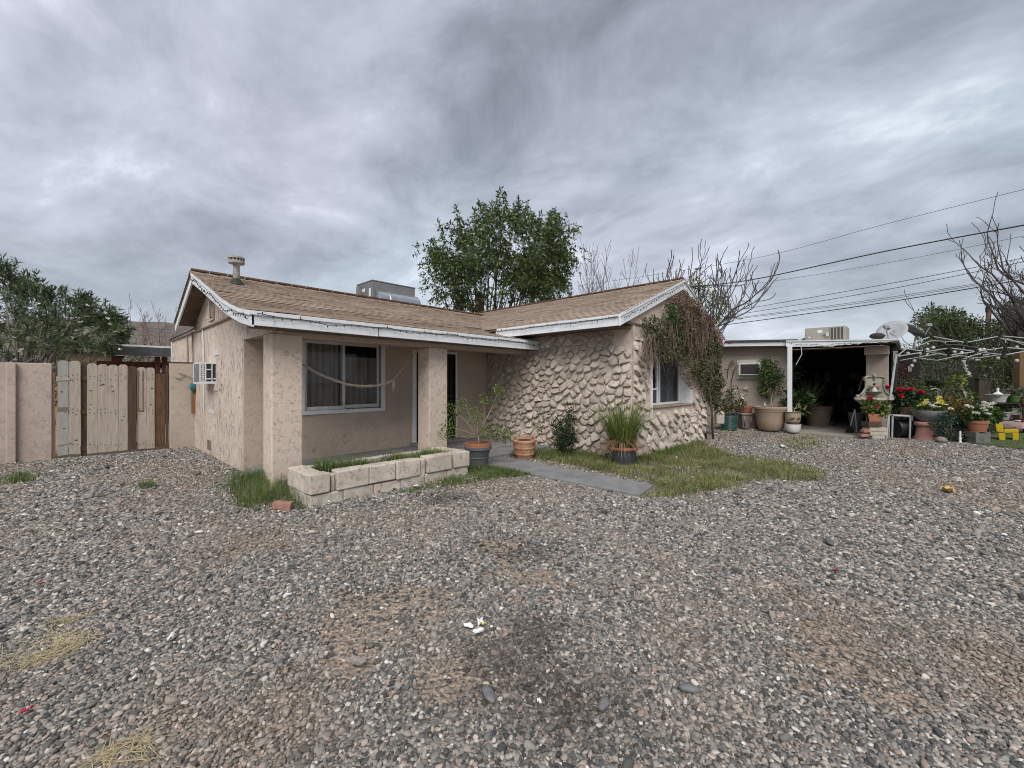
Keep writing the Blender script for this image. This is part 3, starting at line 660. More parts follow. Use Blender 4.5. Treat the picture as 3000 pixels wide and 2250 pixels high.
string_lights([(6.82, 7.0, 2.665), (6.82, 3.85, 2.665)], 'string of tiny dark lights along the fascia of the stone wing', 20, .010, (-1, 0, 0), 3)
string_lights([(6.9, 3.77, 2.66), (RIDGE_X, 3.77, 3.77)], 'string of tiny dark lights up the left rake of the stone gable', 20, .012, (0, -1, 0), 4)
string_lights([(RIDGE_X, 3.77, 3.80), (12.6, 3.77, 2.70)], 'string of tiny dark lights down the right rake of the stone gable', 20, .012, (0, -1, 0), 5)

# ------------------------------------------------------------------ path, planter and the ground cover
def structure(o): o['kind'] = 'structure'; return o
structure(MB().prism([(5.08, 5.85), (5.10, 2.56), (5.74, 2.66), (5.86, 5.85)], 'z', -.05, .032).obj('path', M_CONC, bevel=.008))
structure(MB().prism([(7.44, 6.5), (5.05, 6.5), (5.05, 5.852), (7.44, 5.852)], 'z', -.05, .07).obj('path', M_CONC, bevel=.008))
def planter():
    T = thing('planter', 'long low planter of cream painted concrete blocks in front of the porch', 'planter', (1.94, 5.17, 0))
    M1 = stucco('painted_block', (.66, .585, .50), (.44, .38, .32), amount=.9)
    M2 = mat('chipped_block', (.56, .53, .45), (.36, .31, .25), sc=9, rough=.95, bump=.6, bsc=25, bdist=.012)
    rg = random.Random(3)
    def blk(x0, x1, y0, y1, z0, z1, m=M1):
        b = MB().bx(x0, x1, y0, y1, z0, z1); b.v = [tuple(c + rg.uniform(-.008, .008) for c in p) for p in b.v]; b.obj('block', m, T, bevel=.014)
    # base course, a little set back
    xs = [1.96, 2.37, 2.78, 3.19, 3.6, 4.01, 4.43]
    for a, b in zip(xs, xs[1:]): blk(a, b - .008, 5.19, 5.37, -.06, .138, M2 if rg.random() < .3 else M1)
    for a, b in zip(xs, xs[1:]): blk(a, b - .008, 5.74, 5.92, -.06, .24)
    blk(1.96, 2.14, 5.376, 5.735, -.06, .138); blk(4.25, 4.43, 5.376, 5.735, -.06, .138)
    # upper course; two openings are filled with narrow broken pieces
    for a, b, m in ((1.945, 2.20, M1), (2.28, 2.70, M1), (2.705, 3.10, M1), (3.105, 3.50, M1), (3.62, 4.08, M1), (4.12, 4.445, M1)): blk(a, b - .006, 5.165, 5.375, .145, .385, m)
    blk(2.215, 2.27, 5.21, 5.375, .142, .35, M2); blk(3.515, 3.60, 5.185, 5.375, .142, .37, M2)
    blk(1.945, 2.16, 5.38, 5.93, .145, .388); blk(4.23, 4.44, 5.38, 5.60, .145, .385); blk(4.23, 4.44, 5.606, 5.93, .145, .385)
    for a, b in ((2.17, 2.6), (2.605, 3.02), (3.025, 3.44), (3.445, 3.86), (3.865, 4.225)): blk(a, b - .004, 5.80, 5.925, .245, .372, M2)
    MB().bx(2.14, 4.25, 5.372, 5.80, -.05, .262).obj('soil', mat('dark_soil', (.07, .05, .036), (.12, .09, .065), sc=12, rough=1, bump=.8, bsc=40, bdist=.02), T)
planter()
M_BRICK = mat('red_brick', (.27, .125, .10), (.36, .20, .165), sc=14, rough=.9, bump=.5, bsc=50)
tag(MB().box((1.70, 5.30, .062), (.20, .10, .085), rot=Euler((R(-4), R(6), R(-42))).to_matrix()).obj('brick', M_BRICK, bevel=.006), 'loose red brick lying in the weeds at the planter corner', 'brick')

def gpoly(pts, k=1.3562): return [tuple(gp(u * k, v * k)[:2]) for u, v in pts]
def sample(poly, n):
    a = np.asarray(poly); lo = a.min(0); hi = a.max(0); P = RNG.uniform(lo, hi, (int(n * 3) + 50, 2)); return P[inpoly(P, poly)][:n]
PATH = [(5.06, 2.54), (5.78, 2.64), (5.88, 6.5), (5.06, 6.5)]
G_BIG = gpoly([(1085, 985), (1190, 975), (1260, 968), (1400, 944), (1500, 948), (1535, 968), (1580, 985), (1690, 998), (1780, 1020), (1790, 1030), (1765, 1042), (1655, 1040), (1570, 1056), (1480, 1072), (1420, 1080), (1375, 1074), (1408, 1046), (1330, 1028), (1250, 1008), (1160, 992)])
G_STRIP = gpoly([(860, 1066), (960, 1040), (1010, 1010), (1075, 1010), (1180, 1026), (1080, 1035), (960, 1055), (900, 1068)])
G_TUFT = gpoly([(500, 1040), (560, 1030), (640, 1030), (680, 1090), (655, 1105), (600, 1100), (520, 1104), (495, 1075)])
G_SLAB = gpoly([(1690, 948), (1740, 945), (1780, 955), (1760, 972), (1700, 975)]); G_LAWN = [(15.0, -1.0), (14.3, -2.0), (15.3, -4.5), (19, -5.5), (19, -1.6)]
STRAW = [gpoly(p) for p in ([(0, 1395), (110, 1370), (230, 1380), (150, 1420), (60, 1450), (0, 1460)], [(190, 1640), (310, 1590), (390, 1600), (330, 1659), (190, 1659)], [(95, 1345), (170, 1335), (165, 1350), (110, 1355)])]
BARE = [(*gp(760, 1592)[:2], .28), (*gp(1090, 1800)[:2], .30), (*gp(1460, 1600)[:2], .22), (*gp(1200, 1770)[:2], .25), (*gp(1560, 1690)[:2], .22), (*gp(1030, 1935)[:2], .2), (*gp(2480, 1930)[:2], .25), (*gp(1300, 2000)[:2], .18)]
STAINS = [(*gp(1530, 1622)[:2], .30), (*gp(1440, 1600)[:2], .20), (*gp(1500, 1950)[:2], .34), (*gp(1560, 1850)[:2], .22), (*gp(970, 1588)[:2], .14), (*gp(1300, 1462)[:2], .35), (*gp(1640, 2050)[:2], .35)]
def gravel():
    rg = np.random.default_rng(4); pts = []; sc = []
    for z0, z1, s in ((1.25, 2.8, .0120), (2.8, 4.5, .0146), (4.5, 7.0, .0195), (7.0, 11.0, .029), (11.0, 18.0, .05)):
        zz = np.arange(z0, z1, s * .866); P = []
        for k, z in enumerate(zz):
            h = 1.40 * z + .35; x = np.arange(-h, h, s) + (k % 2) * s / 2; P.append(np.stack([x, np.full_like(x, z)], 1))
        P = np.concatenate(P); P = P + rg.normal(0, s * .22, P.shape); W = P[:, :1] * RT[:2] + P[:, 1:] * FW[:2]
        pts.append(W); sc.append(np.full(len(W), s))
    W = np.concatenate(pts); s = np.concatenate(sc)
    bad = (W[:, 0] > 1.97) & (W[:, 1] > 6.5) & (W[:, 0] < 12.0) | inpoly(W, [(1.95, 5.18), (4.44, 5.18), (4.44, 5.92), (1.95, 5.92)]) | inpoly(W, PATH) | ((W[:, 0] > 7.42) & (W[:, 1] > 3.92) & (W[:, 0] < 12.1)) | (W[:, 0] > 15.2) | (W[:, 1] > 12.0) | inpoly(W, G_LAWN)
    bad |= inpoly(W, [(14.75, 4.6), (14.7, 4.05), (14.1, 1.15), (15.0, .9), (15.3, 4.6)])
    u = rg.random(len(W)); thin = np.zeros(len(W))
    for g in (G_BIG, G_STRIP, G_TUFT): thin[inpoly(W, g)] = .72
    soil = vnoise(W, 1.1, 3) * .6 + vnoise(W, .35, 8) * .4; thin = np.maximum(thin, np.clip((soil - .63) * 3.0, 0, .6))
    for p in STRAW: thin[inpoly(W, p)] = .15
    for x, y, r in BARE: thin = np.maximum(thin, np.clip(1.5 - np.hypot(W[:, 0] - x, W[:, 1] - y) / r * (.3 + 1.5 * vnoise(W, .13, 7)), 0, .80))
    k = ~bad & (u > thin); W = W[k]; s = s[k]; soil = soil[k]; n = len(W)
    me = bpy.data.meshes.new('gravel'); me.vertices.add(n)
    base = np.minimum(s * 1.22, .0215) * rg.lognormal(-.02, .28, n)
    big = rg.random(n) < .02; base[big] *= 1.6
    a = rg.uniform(.95, 1.55, n); c = rg.uniform(.50, .85, n); scl = np.stack([base * a, base / np.sqrt(a), base * c], 1)
    me.vertices.foreach_set('co', np.stack([W[:, 0], W[:, 1], .12 * base + rg.uniform(0, .35, n) * base], 1).astype(np.float32).ravel())
    rot = np.stack([rg.normal(0, .28, n), rg.normal(0, .28, n), rg.uniform(0, 6.28, n)], 1)
    st = np.zeros(n)
    for x, y, r in STAINS: st = np.maximum(st, np.clip(1.35 - np.hypot(W[:, 0] - x, W[:, 1] - y) / r * (.7 + .6 * vnoise(W, .12, 5)), 0, 1))
    st = np.clip(st * 1.15, 0, 1) * (rg.random(n) < .35 + .6 * st) * rg.uniform(.35, 1, n)
    dust = np.clip((soil - .47) * 3.0, 0, 1)
    for nm, arr, ty in (('rot', rot, 'FLOAT_VECTOR'), ('scl', scl, 'FLOAT_VECTOR'), ('pr', rg.random(n), 'FLOAT'), ('st', st, 'FLOAT'), ('du', dust, 'FLOAT'), ('pi', rg.integers(0, 6, n), 'INT')):
        at = me.attributes.new(nm, ty, 'POINT'); at.data.foreach_set('vector' if ty == 'FLOAT_VECTOR' else 'value', np.asarray(arr, np.int32 if ty == 'INT' else np.float32).ravel())
    t = NT('pebble'); r = t.attr('pr', 'INSTANCER'); 
    c_ = t.ramp(r, [(0, (.048, .051, .053)), (.18, (.092, .093, .092)), (.38, (.165, .160, .152)), (.57, (.24, .227, .21)), (.72, (.305, .282, .255)), (.82, (.30, .225, .19)), (.92, (.42, .38, .33)), (.985, (.54, .51, .465)), (1, (.74, .72, .68))])
    tc = t.N.new('ShaderNodeTexCoord').outputs['Object']
    c_ = t.mix(.6, c_, t.ramp(t.noise(5, 4, .7, v=tc), [(.3, (.7, .7, .7)), (.7, (1.3, 1.27, 1.22))]), 'MULTIPLY')
    c_ = t.mix(t.ma('MULTIPLY', t.attr('du', 'INSTANCER'), .30), c_, (.30, .225, .165))
    c_ = t.mix(t.ma('MULTIPLY', t.attr('st', 'INSTANCER'), .72), c_, (.030, .022, .018))
    pm = t.fin(c_, .78, t.noise(9, 3, .6, v=tc), .25, .05, spec=.3)
    ng = bpy.data.node_groups.new('scatter_pebbles', 'GeometryNodeTree'); ng.interface.new_socket('Geometry', in_out='INPUT', socket_type='NodeSocketGeometry'); ng.interface.new_socket('Geometry', in_out='OUTPUT', socket_type='NodeSocketGeometry')
    N = ng.nodes; L = ng.links; gi = N.new('NodeGroupInput'); go = N.new('NodeGroupOutput'); join = N.new('GeometryNodeGeometryToInstance')
    for k in range(6):
        ico = N.new('GeometryNodeMeshIcoSphere'); ico.inputs['Radius'].default_value = .5; ico.inputs['Subdivisions'].default_value = 2
        nz = N.new('ShaderNodeTexNoise'); nz.inputs['Scale'].default_value = 1.7; nz.inputs['Detail'].default_value = 1.0
        ps = N.new('GeometryNodeInputPosition'); ad = N.new('ShaderNodeVectorMath'); ad.operation = 'ADD'; ad.inputs[1].default_value = (3.1 * k, 7.7 * k, 1.3 * k); L.new(ps.outputs[0], ad.inputs[0]); L.new(ad.outputs[0], nz.inputs['Vector'])
        sb = N.new('ShaderNodeVectorMath'); sb.operation = 'SUBTRACT'; sb.inputs[1].default_value = (.5, .5, .5); L.new(nz.outputs['Color'], sb.inputs[0])
        ml = N.new('ShaderNodeVectorMath'); ml.operation = 'SCALE'; ml.inputs['Scale'].default_value = .62; L.new(sb.outputs[0], ml.inputs[0])
        sp = N.new('GeometryNodeSetPosition'); L.new(ico.outputs[0], sp.inputs[0]); L.new(ml.outputs[0], sp.inputs['Offset'])
        ss = N.new('GeometryNodeSetShadeSmooth'); L.new(sp.outputs[0], ss.inputs[0]); sm = N.new('GeometryNodeSetMaterial'); sm.inputs['Material'].default_value = pm; L.new(ss.outputs[0], sm.inputs[0]); L.new(sm.outputs[0], join.inputs[0])
    iop = N.new('GeometryNodeInstanceOnPoints'); L.new(gi.outputs[0], iop.inputs['Points']); L.new(join.outputs[0], iop.inputs['Instance']); iop.inputs['Pick Instance'].default_value = True
    def na(nm, ty):
        q = N.new('GeometryNodeInputNamedAttribute'); q.data_type = ty; q.inputs[0].default_value = nm; return q.outputs[0]
    L.new(na('pi', 'INT'), iop.inputs['Instance Index']); L.new(na('rot', 'FLOAT_VECTOR'), iop.inputs['Rotation']); L.new(na('scl', 'FLOAT_VECTOR'), iop.inputs['Scale']); L.new(iop.outputs[0], go.inputs[0])
    o = bpy.data.objects.new('gravel', me); COL.objects.link(o); me.materials.append(pm); md = o.modifiers.new('scatter', 'NODES'); md.node_group = ng; o['kind'] = 'stuff'
    tag(o, 'mixed grey and brown river pebble gravel covering the yard', 'gravel')
gravel()
M_GRASS = leafmat('grass_blades', [(.115, .16, .045), (.165, .21, .065), (.225, .25, .09), (.31, .29, .135), (.42, .37, .215)], .6, .3)
M_WEED = leafmat('weed_blades', [(.065, .115, .03), (.095, .155, .04), (.13, .185, .052), (.185, .205, .08)], .6, .3)
M_STRAW = leafmat('straw_blades', [(.42, .34, .20), (.54, .46, .28), (.62, .54, .36)], .8, .2)
def turf(name, label, poly, n, h, w, m, lean=.7, patch=.45, z=0.0, edge=True):
    P = sample(poly, n); P = P + RNG.normal(0, min(.11, .35 * np.ptp(np.asarray(poly), 0).min()), P.shape) * (RNG.random((len(P), 1)) < .45); P = P[~inpoly(P, PATH)]; d = vnoise(P, .28, 2) * .6 + vnoise(P, .8, 6) * .4; k = d > RNG.uniform(.0, patch, len(P)); P = P[k]; d = d[k]
    V, F_ = blade_arr(np.concatenate([P, np.full((len(P), 1), z)], 1), h * (.55 + .9 * d), w, lean)
    return tag(npmesh(name, V, F_, m, kind='stuff'), label, 'grass')
turf('grass', 'patchy green and straw coloured lawn beside the stone wing', G_BIG, 46000, .08, .0036, M_GRASS, 1.5, .70)
turf('weeds', 'ragged taller green grass clumps in the lawn by the stone wing', G_BIG, 9000, .13, .0034, M_WEED, 1.0, 1.05)
turf('weeds', 'green grass growing along the foot of the stone wall', [(6.2, 5.85), (6.9, 5.85), (7.36, 3.95), (7.3, 3.5), (9.6, 3.55), (9.6, 3.84), (7.5, 3.80), (7.0, 4.6), (6.4, 5.2)], 5200, .14, .0036, M_WEED, .9, .75)
turf('grass', 'thin strip of green grass along the foot of the block planter', G_STRIP, 6000, .08, .0035, M_WEED, 1.1, .8)
turf('weeds', 'tall green weeds growing round the left porch pillar', G_TUFT, 3600, .20, .0028, M_WEED, .9, .78)
turf('weeds', 'weedy grass growing inside the block planter', [(2.2, 5.4), (4.2, 5.4), (4.2, 5.78), (2.2, 5.78)], 4200, .20, .0035, M_WEED, .8, .7, .25)
turf('weeds', 'sparse weeds at the edge of the concrete slab of the rear building', G_SLAB, 900, .09, .005, M_GRASS, 1.0, .7)
turf('weeds', 'small weed clump at the foot of the left block wall', gpoly([(25, 1030), (60, 1030), (65, 1045), (20, 1048)]), 250, .12, .006, M_WEED, 1.0, .4)
turf('weeds', 'tiny weed clump by the foot of the side wall', gpoly([(300, 1050), (330, 1046), (335, 1056), (305, 1060)]), 150, .10, .005, M_WEED, 1.0, .4)
turf('grass', 'green lawn under the yellow chair', G_LAWN, 9000, .06, .006, M_WEED, .9, .3)
MB().prism(G_LAWN, 'z', -.02, .03).obj('lawn_bed', mat('lawn_soil', (.06, .085, .03), (.09, .10, .04), sc=9, rough=1))['kind'] = 'structure'
def straw(poly, n, label):
    P = sample(poly, n); P = P[vnoise(P, .16, 9) > RNG.uniform(.3, .85, len(P))]; m = len(P); az = RNG.uniform(0, 6.28, m); L_ = RNG.uniform(.03, .13, m)[:, None]
    d = np.stack([np.cos(az), np.sin(az), RNG.normal(.0, .06, m)], 1); s_ = np.stack([-np.sin(az), np.cos(az), np.zeros(m)], 1) * .0016; p = np.concatenate([P, RNG.uniform(.010, .026, (m, 1))], 1)
    V = np.stack([p - s_, p + s_, p + d * L_ + s_ * .5, p + d * L_ - s_ * .5], 1).reshape(-1, 3); F_ = np.arange(m * 4).reshape(-1, 4)
    tag(npmesh('dry_straw', V, F_, M_STRAW, kind='stuff'), label, 'straw')
for p, n, l in zip(STRAW, (520, 420, 120), ('dry yellow straw scattered at the left edge of the gravel', 'dry yellow straw patch at the bottom left of the gravel', 'small dry straw tuft above the left straw patch'  )): straw(p, n, l)

# ------------------------------------------------------------------ litter on the gravel
M_PAPER = mat('white_litter', (.75, .75, .74), (.6, .6, .6), rough=.7); M_BLUE = mat('blue_plastic', (.06, .20, .42), rough=.4); M_REDP = mat('red_plastic', (.38, .04, .06), rough=.5)
M_TANL = mat('tan_litter', (.55, .37, .13), (.35, .22, .08), rough=.8)
def crumple(u, v, sz, m, name, label, cat, seed):
    rg = random.Random(seed); x, y, _ = gp(u, v); n = 5; vs = []; fs = []; a = rg.uniform(0, 6)
    for k in (0, 1):
        for i in range(n):
            for j in range(n):
                e = 1 - .5 * (rg.random() if i in (0, n - 1) or j in (0, n - 1) else 0); px = (i / (n - 1) - .5) * sz * e; pyy = (j / (n - 1) - .5) * sz * .55 * e
                if k == 0: vs.append([x + px * math.cos(a) - pyy * math.sin(a), y + px * math.sin(a) + pyy * math.cos(a), .032 + rg.uniform(0, sz * .22)])
    vs += [[p[0], p[1], p[2] - .003] for p in vs]; q = n * n
    for i in range(n - 1):
        for j in range(n - 1): b = i * n + j; fs += [(b, b + 1, b + n + 1, b + n), (q + b, q + b + n, q + b + n + 1, q + b + 1)]
    return tag(MB().add(vs, fs).obj(name, m), label, cat)
for i, (u, v, sz, m, nm, l, c) in enumerate((
    (1370, 1849, .075, M_PAPER, 'paper_scrap', 'torn white paper scrap left of the dark oil stain in the foreground', 'litter'),
    (1408, 1838, .08, M_PAPER, 'paper_scrap', 'white wrapper scrap with yellow spot beside the foreground oil stain', 'litter'),
    (1402, 1868, .075, M_PAPER, 'paper_scrap', 'crumpled white scrap nearest the camera beside the foreground oil stain', 'litter'),
    (1416, 1842, .035, mat('yellow_plastic_scrap', (.75, .62, .1), rough=.5), 'plastic_scrap', 'small yellow scrap lying on a white wrapper', 'litter'),
    (505, 1882, .085, M_PAPER, 'paper_scrap', 'white paper scrap right of the straw at the left', 'litter'), (845, 1755, .05, M_PAPER, 'paper_scrap', 'small white scrap alone in the middle left gravel', 'litter'),
    (175, 1608, .06, M_PAPER, 'paper_scrap', 'small white scrap on the far left gravel', 'litter'), (1505, 1456, .05, M_PAPER, 'paper_scrap', 'thin white scrap standing above the middle oil stain', 'litter'),
    (1569, 1602, .035, M_BLUE, 'bottle_cap', 'small blue plastic cap at the edge of the middle oil stain', 'cap'), (2451, 1683, .055, M_REDP, 'bottle_cap', 'red plastic cap alone on the right gravel', 'cap'),
    (118, 1723, .05, M_REDP, 'plastic_scrap', 'small dark red scrap at the left above the straw', 'litter'), (77, 2102, .055, M_REDP, 'plastic_scrap', 'dark red scrap in the bottom left corner gravel', 'litter'),
    (2782, 1446, .27, M_TANL, 'cardboard_scrap', 'flat tan cardboard scrap on the right gravel', 'litter'), (2293, 1313, .22, M_PAPER, 'plastic_bag', 'crumpled white plastic bag on gravel before the rear building', 'bag'),
    (1216, 1432, .11, M_PAPER, 'paper_scrap', 'crumpled white paper lying before the middle of the planter', 'litter'), (1138, 1449, .10, mat('grey_wrapper', (.45, .45, .46), (.08, .08, .08), sc=40), 'wrapper', 'black and white wrapper lying before the planter', 'litter'),
    (965, 1479, .09, M_PAPER, 'paper_scrap', 'small white paper near the planter front left corner', 'litter'), (835, 1488, .14, M_PAPER, 'paper_scrap', 'white paper strip in the weeds left of the brick', 'litter'),
    (1110, 1447, .06, M_REDP, 'plastic_scrap', 'red scrap lying at the foot of the planter', 'litter'), (1580, 2073, .04, M_PAPER, 'foil_scrap', 'small silver foil scrap near the bottom of the picture', 'litter'),
    (695, 1416, .08, M_PAPER, 'paper_scrap', 'small white scrap in the weeds by the side wall corner', 'litter'), (1050, 1960, .12, mat('grey_stick', (.3, .27, .24), rough=.9), 'twig_scrap', 'pale thin scrap left of the foreground oil stain', 'litter'))):
    crumple(u, v, sz, m, nm, l, c, i + 20)
# a few larger stones and stray twigs among the pebbles
M_GST = mat('grey_flat_stone', (.13, .135, .14), (.2, .2, .2), sc=20, rough=.8)
for i, (u, v, l_, a, lb) in enumerate(((1432, 2050, .13, 1.1, 'long flat grey stone in the foreground left of the foil scrap'), (1770, 2080, .10, .2, 'flat dark stone at the bottom of the foreground'), (2020, 2035, .11, 2.0, 'flat grey stone in the lower right foreground'))):
    p = gp(u, v); tag(MB().blob((0, 0, 0), (l_ / 2, l_ * .22, .016), 9, 5, .12, i).obj('flat_stone', M_GST, smooth=2), lb, 'stone')
    o = bpy.context.scene.collection.objects[-1]; o.location = (p[0], p[1], .03); o.rotation_euler = (.1, .05, a)

# ------------------------------------------------------------------ plants: generic builders
M_BARK = mat('grey_bark', (.11, .09, .075), (.06, .05, .042), sc=9, rough=.95, bump=.6, bsc=35, stretch=(1, 1, .3))
M_BARKD = mat('dark_twig', (.055, .046, .042), (.09, .075, .066), sc=6, rough=.9)
M_STEMG = mat('pale_stem', (.30, .25, .18), (.20, .17, .11), sc=9, rough=.8)
M_LEAF = leafmat('leaf_green', [(.030, .062, .018), (.045, .09, .022), (.07, .125, .03), (.11, .16, .05)])
M_LEAFD = leafmat('leaf_dark', [(.014, .030, .014), (.022, .044, .018), (.034, .062, .024), (.05, .08, .034)])
M_LEAFY = leafmat('leaf_yellow_green', [(.05, .09, .02), (.09, .14, .03), (.15, .19, .045), (.24, .24, .07)])
def clump_leaves(clumps, size, aspect=.45, jit=.8, droop=.2, out=1.0):
    Ps = []; Ds = []
    for x, y, z, r, n in clumps:
        g = unit(RNG.normal(0, 1, (n, 3))) * (RNG.random((n, 1)) ** .45) * r; Ps.append(g + np.array([x, y, z])); Ds.append(unit(g + 1e-6) * out + np.array([0, 0, .15]))
    return leaf_arr(np.concatenate(Ps), np.concatenate(Ds), size, aspect, .3, jit, droop)
def plant(name, label, cat, base, clumps, size, lm, aspect=.45, stem=M_STEMG, sr=.008, fork=.35, droop=.2, group=None, jit=.8):
    T = thing(name, label, cat, tuple(base), group); V, F_ = clump_leaves(clumps, size, aspect, jit, droop); npmesh('foliage', V, F_, lm, T)
    if stem:
        b = MB(); B0 = np.array(base, float); top = np.mean([c[:3] for c in clumps], 0); fk = B0 + (top - B0) * fork
        b.tube([B0 - np.array([0, 0, .02]), B0 + (fk - B0) * .5 + RNG.normal(0, .01, 3), fk], [sr * 1.5, sr * 1.3, sr], 6)
        for c in clumps:
            e = np.array(c[:3]); m_ = (fk + e) / 2 + RNG.normal(0, .12, 3) * np.linalg.norm(e - fk) * .4; b.tube([fk, m_, e], [sr, sr * .7, sr * .35], 5)
        b.obj('stem', stem, T, smooth=2)
    return T
def blob_clumps(c, rad, k, r, n, seed=1, low=-1.0):
    rg = np.random.default_rng(seed); q = unit(rg.normal(0, 1, (k * 4, 3))) * (rg.random((k * 4, 1)) ** .4); q = q[q[:, 2] > low][:k]
    return [(c[0] + a[0] * rad[0], c[1] + a[1] * rad[1], c[2] + a[2] * rad[2], r * rg.uniform(.7, 1.3), n) for a in q]
M_TERRA = mat('terracotta', (.31, .125, .068), (.25, .105, .06), sc=7, rough=.8, bump=.3, bsc=40)
M_TERRW = mat('stained_terracotta', (.34, .15, .078), (.46, .30, .20), sc=6, rough=.85, bump=.4, bsc=40)
M_POTGR = mat('grey_plastic_pot', (.105, .11, .118), (.085, .09, .096), sc=4, rough=.55, bump=.1)
M_SOIL = mat('potting_soil', (.045, .033, .026), (.08, .06, .045), sc=30, rough=1, bump=.8, bsc=60, bdist=.01)
def pot(name, label, base, prof, m, n=28, soil=None, cat='plant pot', bands=(), bm=None, tilt=None, sx=1, sy=1, group=None, rim=None):
    """prof: outer profile from the foot up; the inside is added"""
    T = thing(name, label, cat, tuple(base), group); r, z = prof[-1]; inner = [(r - .022, z), (r - .03, z - .06), (r * .8, z - .10)]
    MB().lathe([(prof[0][0] * .5, prof[0][1])] + prof + inner, base, n, True, sx, sy, tilt).obj('body', m, T, smooth=True)
    MB().lathe([(.01, z - .05), (r - .035, z - .055), (r - .06, z - .09)], base, n, True, sx, sy, tilt).obj('soil', M_SOIL, T)
    for bz, br, bh in bands: MB().lathe([(br, bz - bh / 2), (br + .008, bz), (br, bz + bh / 2)], base, n, False, sx, sy, tilt).obj('band', bm or m, T, smooth=True)
    return T

# ------------------------------------------------------------------ things by the porch
def flowers(parent, pts, r, m, n=16, flat=.6, name='flower'):
    for p in pts:
        d = unit(RNG.normal(0, 1, (n, 3))); d[:, 2] = np.abs(d[:, 2]) * flat + .1
        V, F_ = leaf_arr(np.tile(np.array(p, float), (n, 1)), d, r, .75, .3, .15); npmesh(name, V, F_, m, parent)
gb = (4.93, 5.52, 0.0)
pot('plant_pot', 'grey plastic pot with red terracotta rim standing at the right end of the planter', gb, [(.155, 0), (.20, .27), (.225, .32), (.24, .325), (.24, .37), (.232, .375), (.232, .43), (.222, .435)], M_POTGR, bands=((.18, .186, .02),))
for o_ in [x for x in COL.objects if x.name.startswith('body')][-1:]:
    o_.data.materials.append(M_TERRA)
    for p in o_.data.polygons:
        if p.center[2] > .378: p.material_index = 1
rim_b = np.array(gb) + np.array([0, 0, .40])
plant('potted_shrub', 'leggy yellow green shrub growing in the grey pot beside the porch', 'shrub', rim_b,
      [(*(rim_b + np.array(o)), r, n) for o, r, n in (((-.22, .42, .62), .16, 170), ((-.30, .38, .30), .17, 170), ((-.12, .22, .72), .12, 90), ((.05, .1, .50), .18, 200), ((.12, -.02, .80), .11, 80), ((.34, -.16, .92), .12, 130), ((.28, -.1, .70), .09, 50), ((.10, -.10, .22), .14, 150), ((.28, -.26, .20), .17, 220), ((.40, -.34, .14), .13, 140), ((-.36, .5, .16), .12, 80))], .042, M_LEAFY, .5, M_STEMG, .009, .3, .3)
tb = (6.15, 5.52, .0)
T_ = Euler((R(4), R(-5), 0)).to_matrix()
pot('plant_pot', 'empty stained terracotta pot with two ridges standing at the stone wall', tb, [(.165, 0), (.195, .10), (.205, .105), (.205, .125), (.20, .13), (.215, .225), (.225, .23), (.225, .25), (.217, .255), (.225, .34), (.24, .35), (.24, .385), (.225, .395)], M_TERRW, tilt=T_)
sb = (6.85, 5.15, 0)
plant('wall_shrub', 'small dark dense shrub growing against the stone wall', 'shrub', sb, blob_clumps((6.9, 5.05, .52), (.22, .30, .42), 34, .12, 95, 5) + [(6.65, 5.45, .82, .14, 70), (6.5, 5.62, .70, .08, 25), (6.95, 5.0, 1.0, .12, 80), (6.6, 5.5, .55, .10, 30)], .045, M_LEAFD, .45, M_STEMG, .012, .2, .1)
MB_ = MB().tube([(6.42, 5.62, .42), (6.55, 5.55, .62), (6.75, 5.30, .78)], [.014, .012, .008], 6); tag(MB_.obj('bare_branch', M_STEMG, smooth=2), 'pale bare branch leaning from the terracotta pot into the wall shrub', 'branch')
# lemon grass in a dark pot with a terracotta rim
lb = (7.02, 3.86, 0.0)
pot('plant_pot', 'squat dark blue grey pot with terracotta rim holding long grass at the wing corner', lb, [(.21, 0), (.235, .10), (.245, .20), (.25, .255), (.275, .26), (.285, .29), (.272, .315)], mat('blue_grey_glaze', (.06, .065, .085), (.045, .05, .06), sc=5, rough=.45))
for o_ in [x for x in COL.objects if x.name.startswith('body')][-1:]:
    o_.data.materials.append(M_TERRA)
    for p in o_.data.polygons:
        if p.center[2] > .257: p.material_index = 1
def long_grass(name, label, base, n, h, r0, lean, m, wid, dry=None, nd=0, cat='grass plant', hang=.5):
    T = thing(name, label, cat, tuple(base))
    def blades(n, h, lean, w, sag):
        V = []; F_ = []; k = 6
        for i in range(n):
            az = RNG.uniform(0, 6.28); a = RNG.uniform(0, 1) ** .6; rr = r0 * math.sqrt(RNG.uniform(0, 1)); p = np.array([math.cos(az) * rr, math.sin(az) * rr, 0]) + np.array(base); az += RNG.normal(0, .5); d = np.array([math.cos(az), math.sin(az), 0]); s_ = np.array([-d[1], d[0], 0]) * w * RNG.uniform(.6, 1.2)
            H = h * RNG.uniform(.55, 1.15); l = lean * a; b = len(V)
            for j in range(k):
                t = j / (k - 1); q = p + d * H * l * t ** 1.5 + np.array([0, 0, 1]) * H * (t - sag * a * t ** 2.2); f = (1 - t ** 2.5) * .9 + .06; V += [q - s_ * f, q + s_ * f]
            F_ += [(b + 2 * j, b + 2 * j + 1, b + 2 * j + 3, b + 2 * j + 2) for j in range(k - 1)]
        return np.array(V), np.array(F_)
    V, F_ = blades(n, h, lean, wid, .25); npmesh('blades', V, F_, m, T)
    if nd: V, F_ = blades(nd, h * .66, lean * 1.15, wid * .8, hang * 2.0); npmesh('dry_blades', V, F_, dry, T)
    return T
M_LGRASS = leafmat('long_grass', [(.07, .125, .03), (.12, .18, .045), (.18, .24, .06), (.27, .30, .10)], .5, .35)
M_DRYG = leafmat('dry_grass', [(.20, .12, .07), (.28, .17, .10), (.36, .25, .15)], .8, .25)
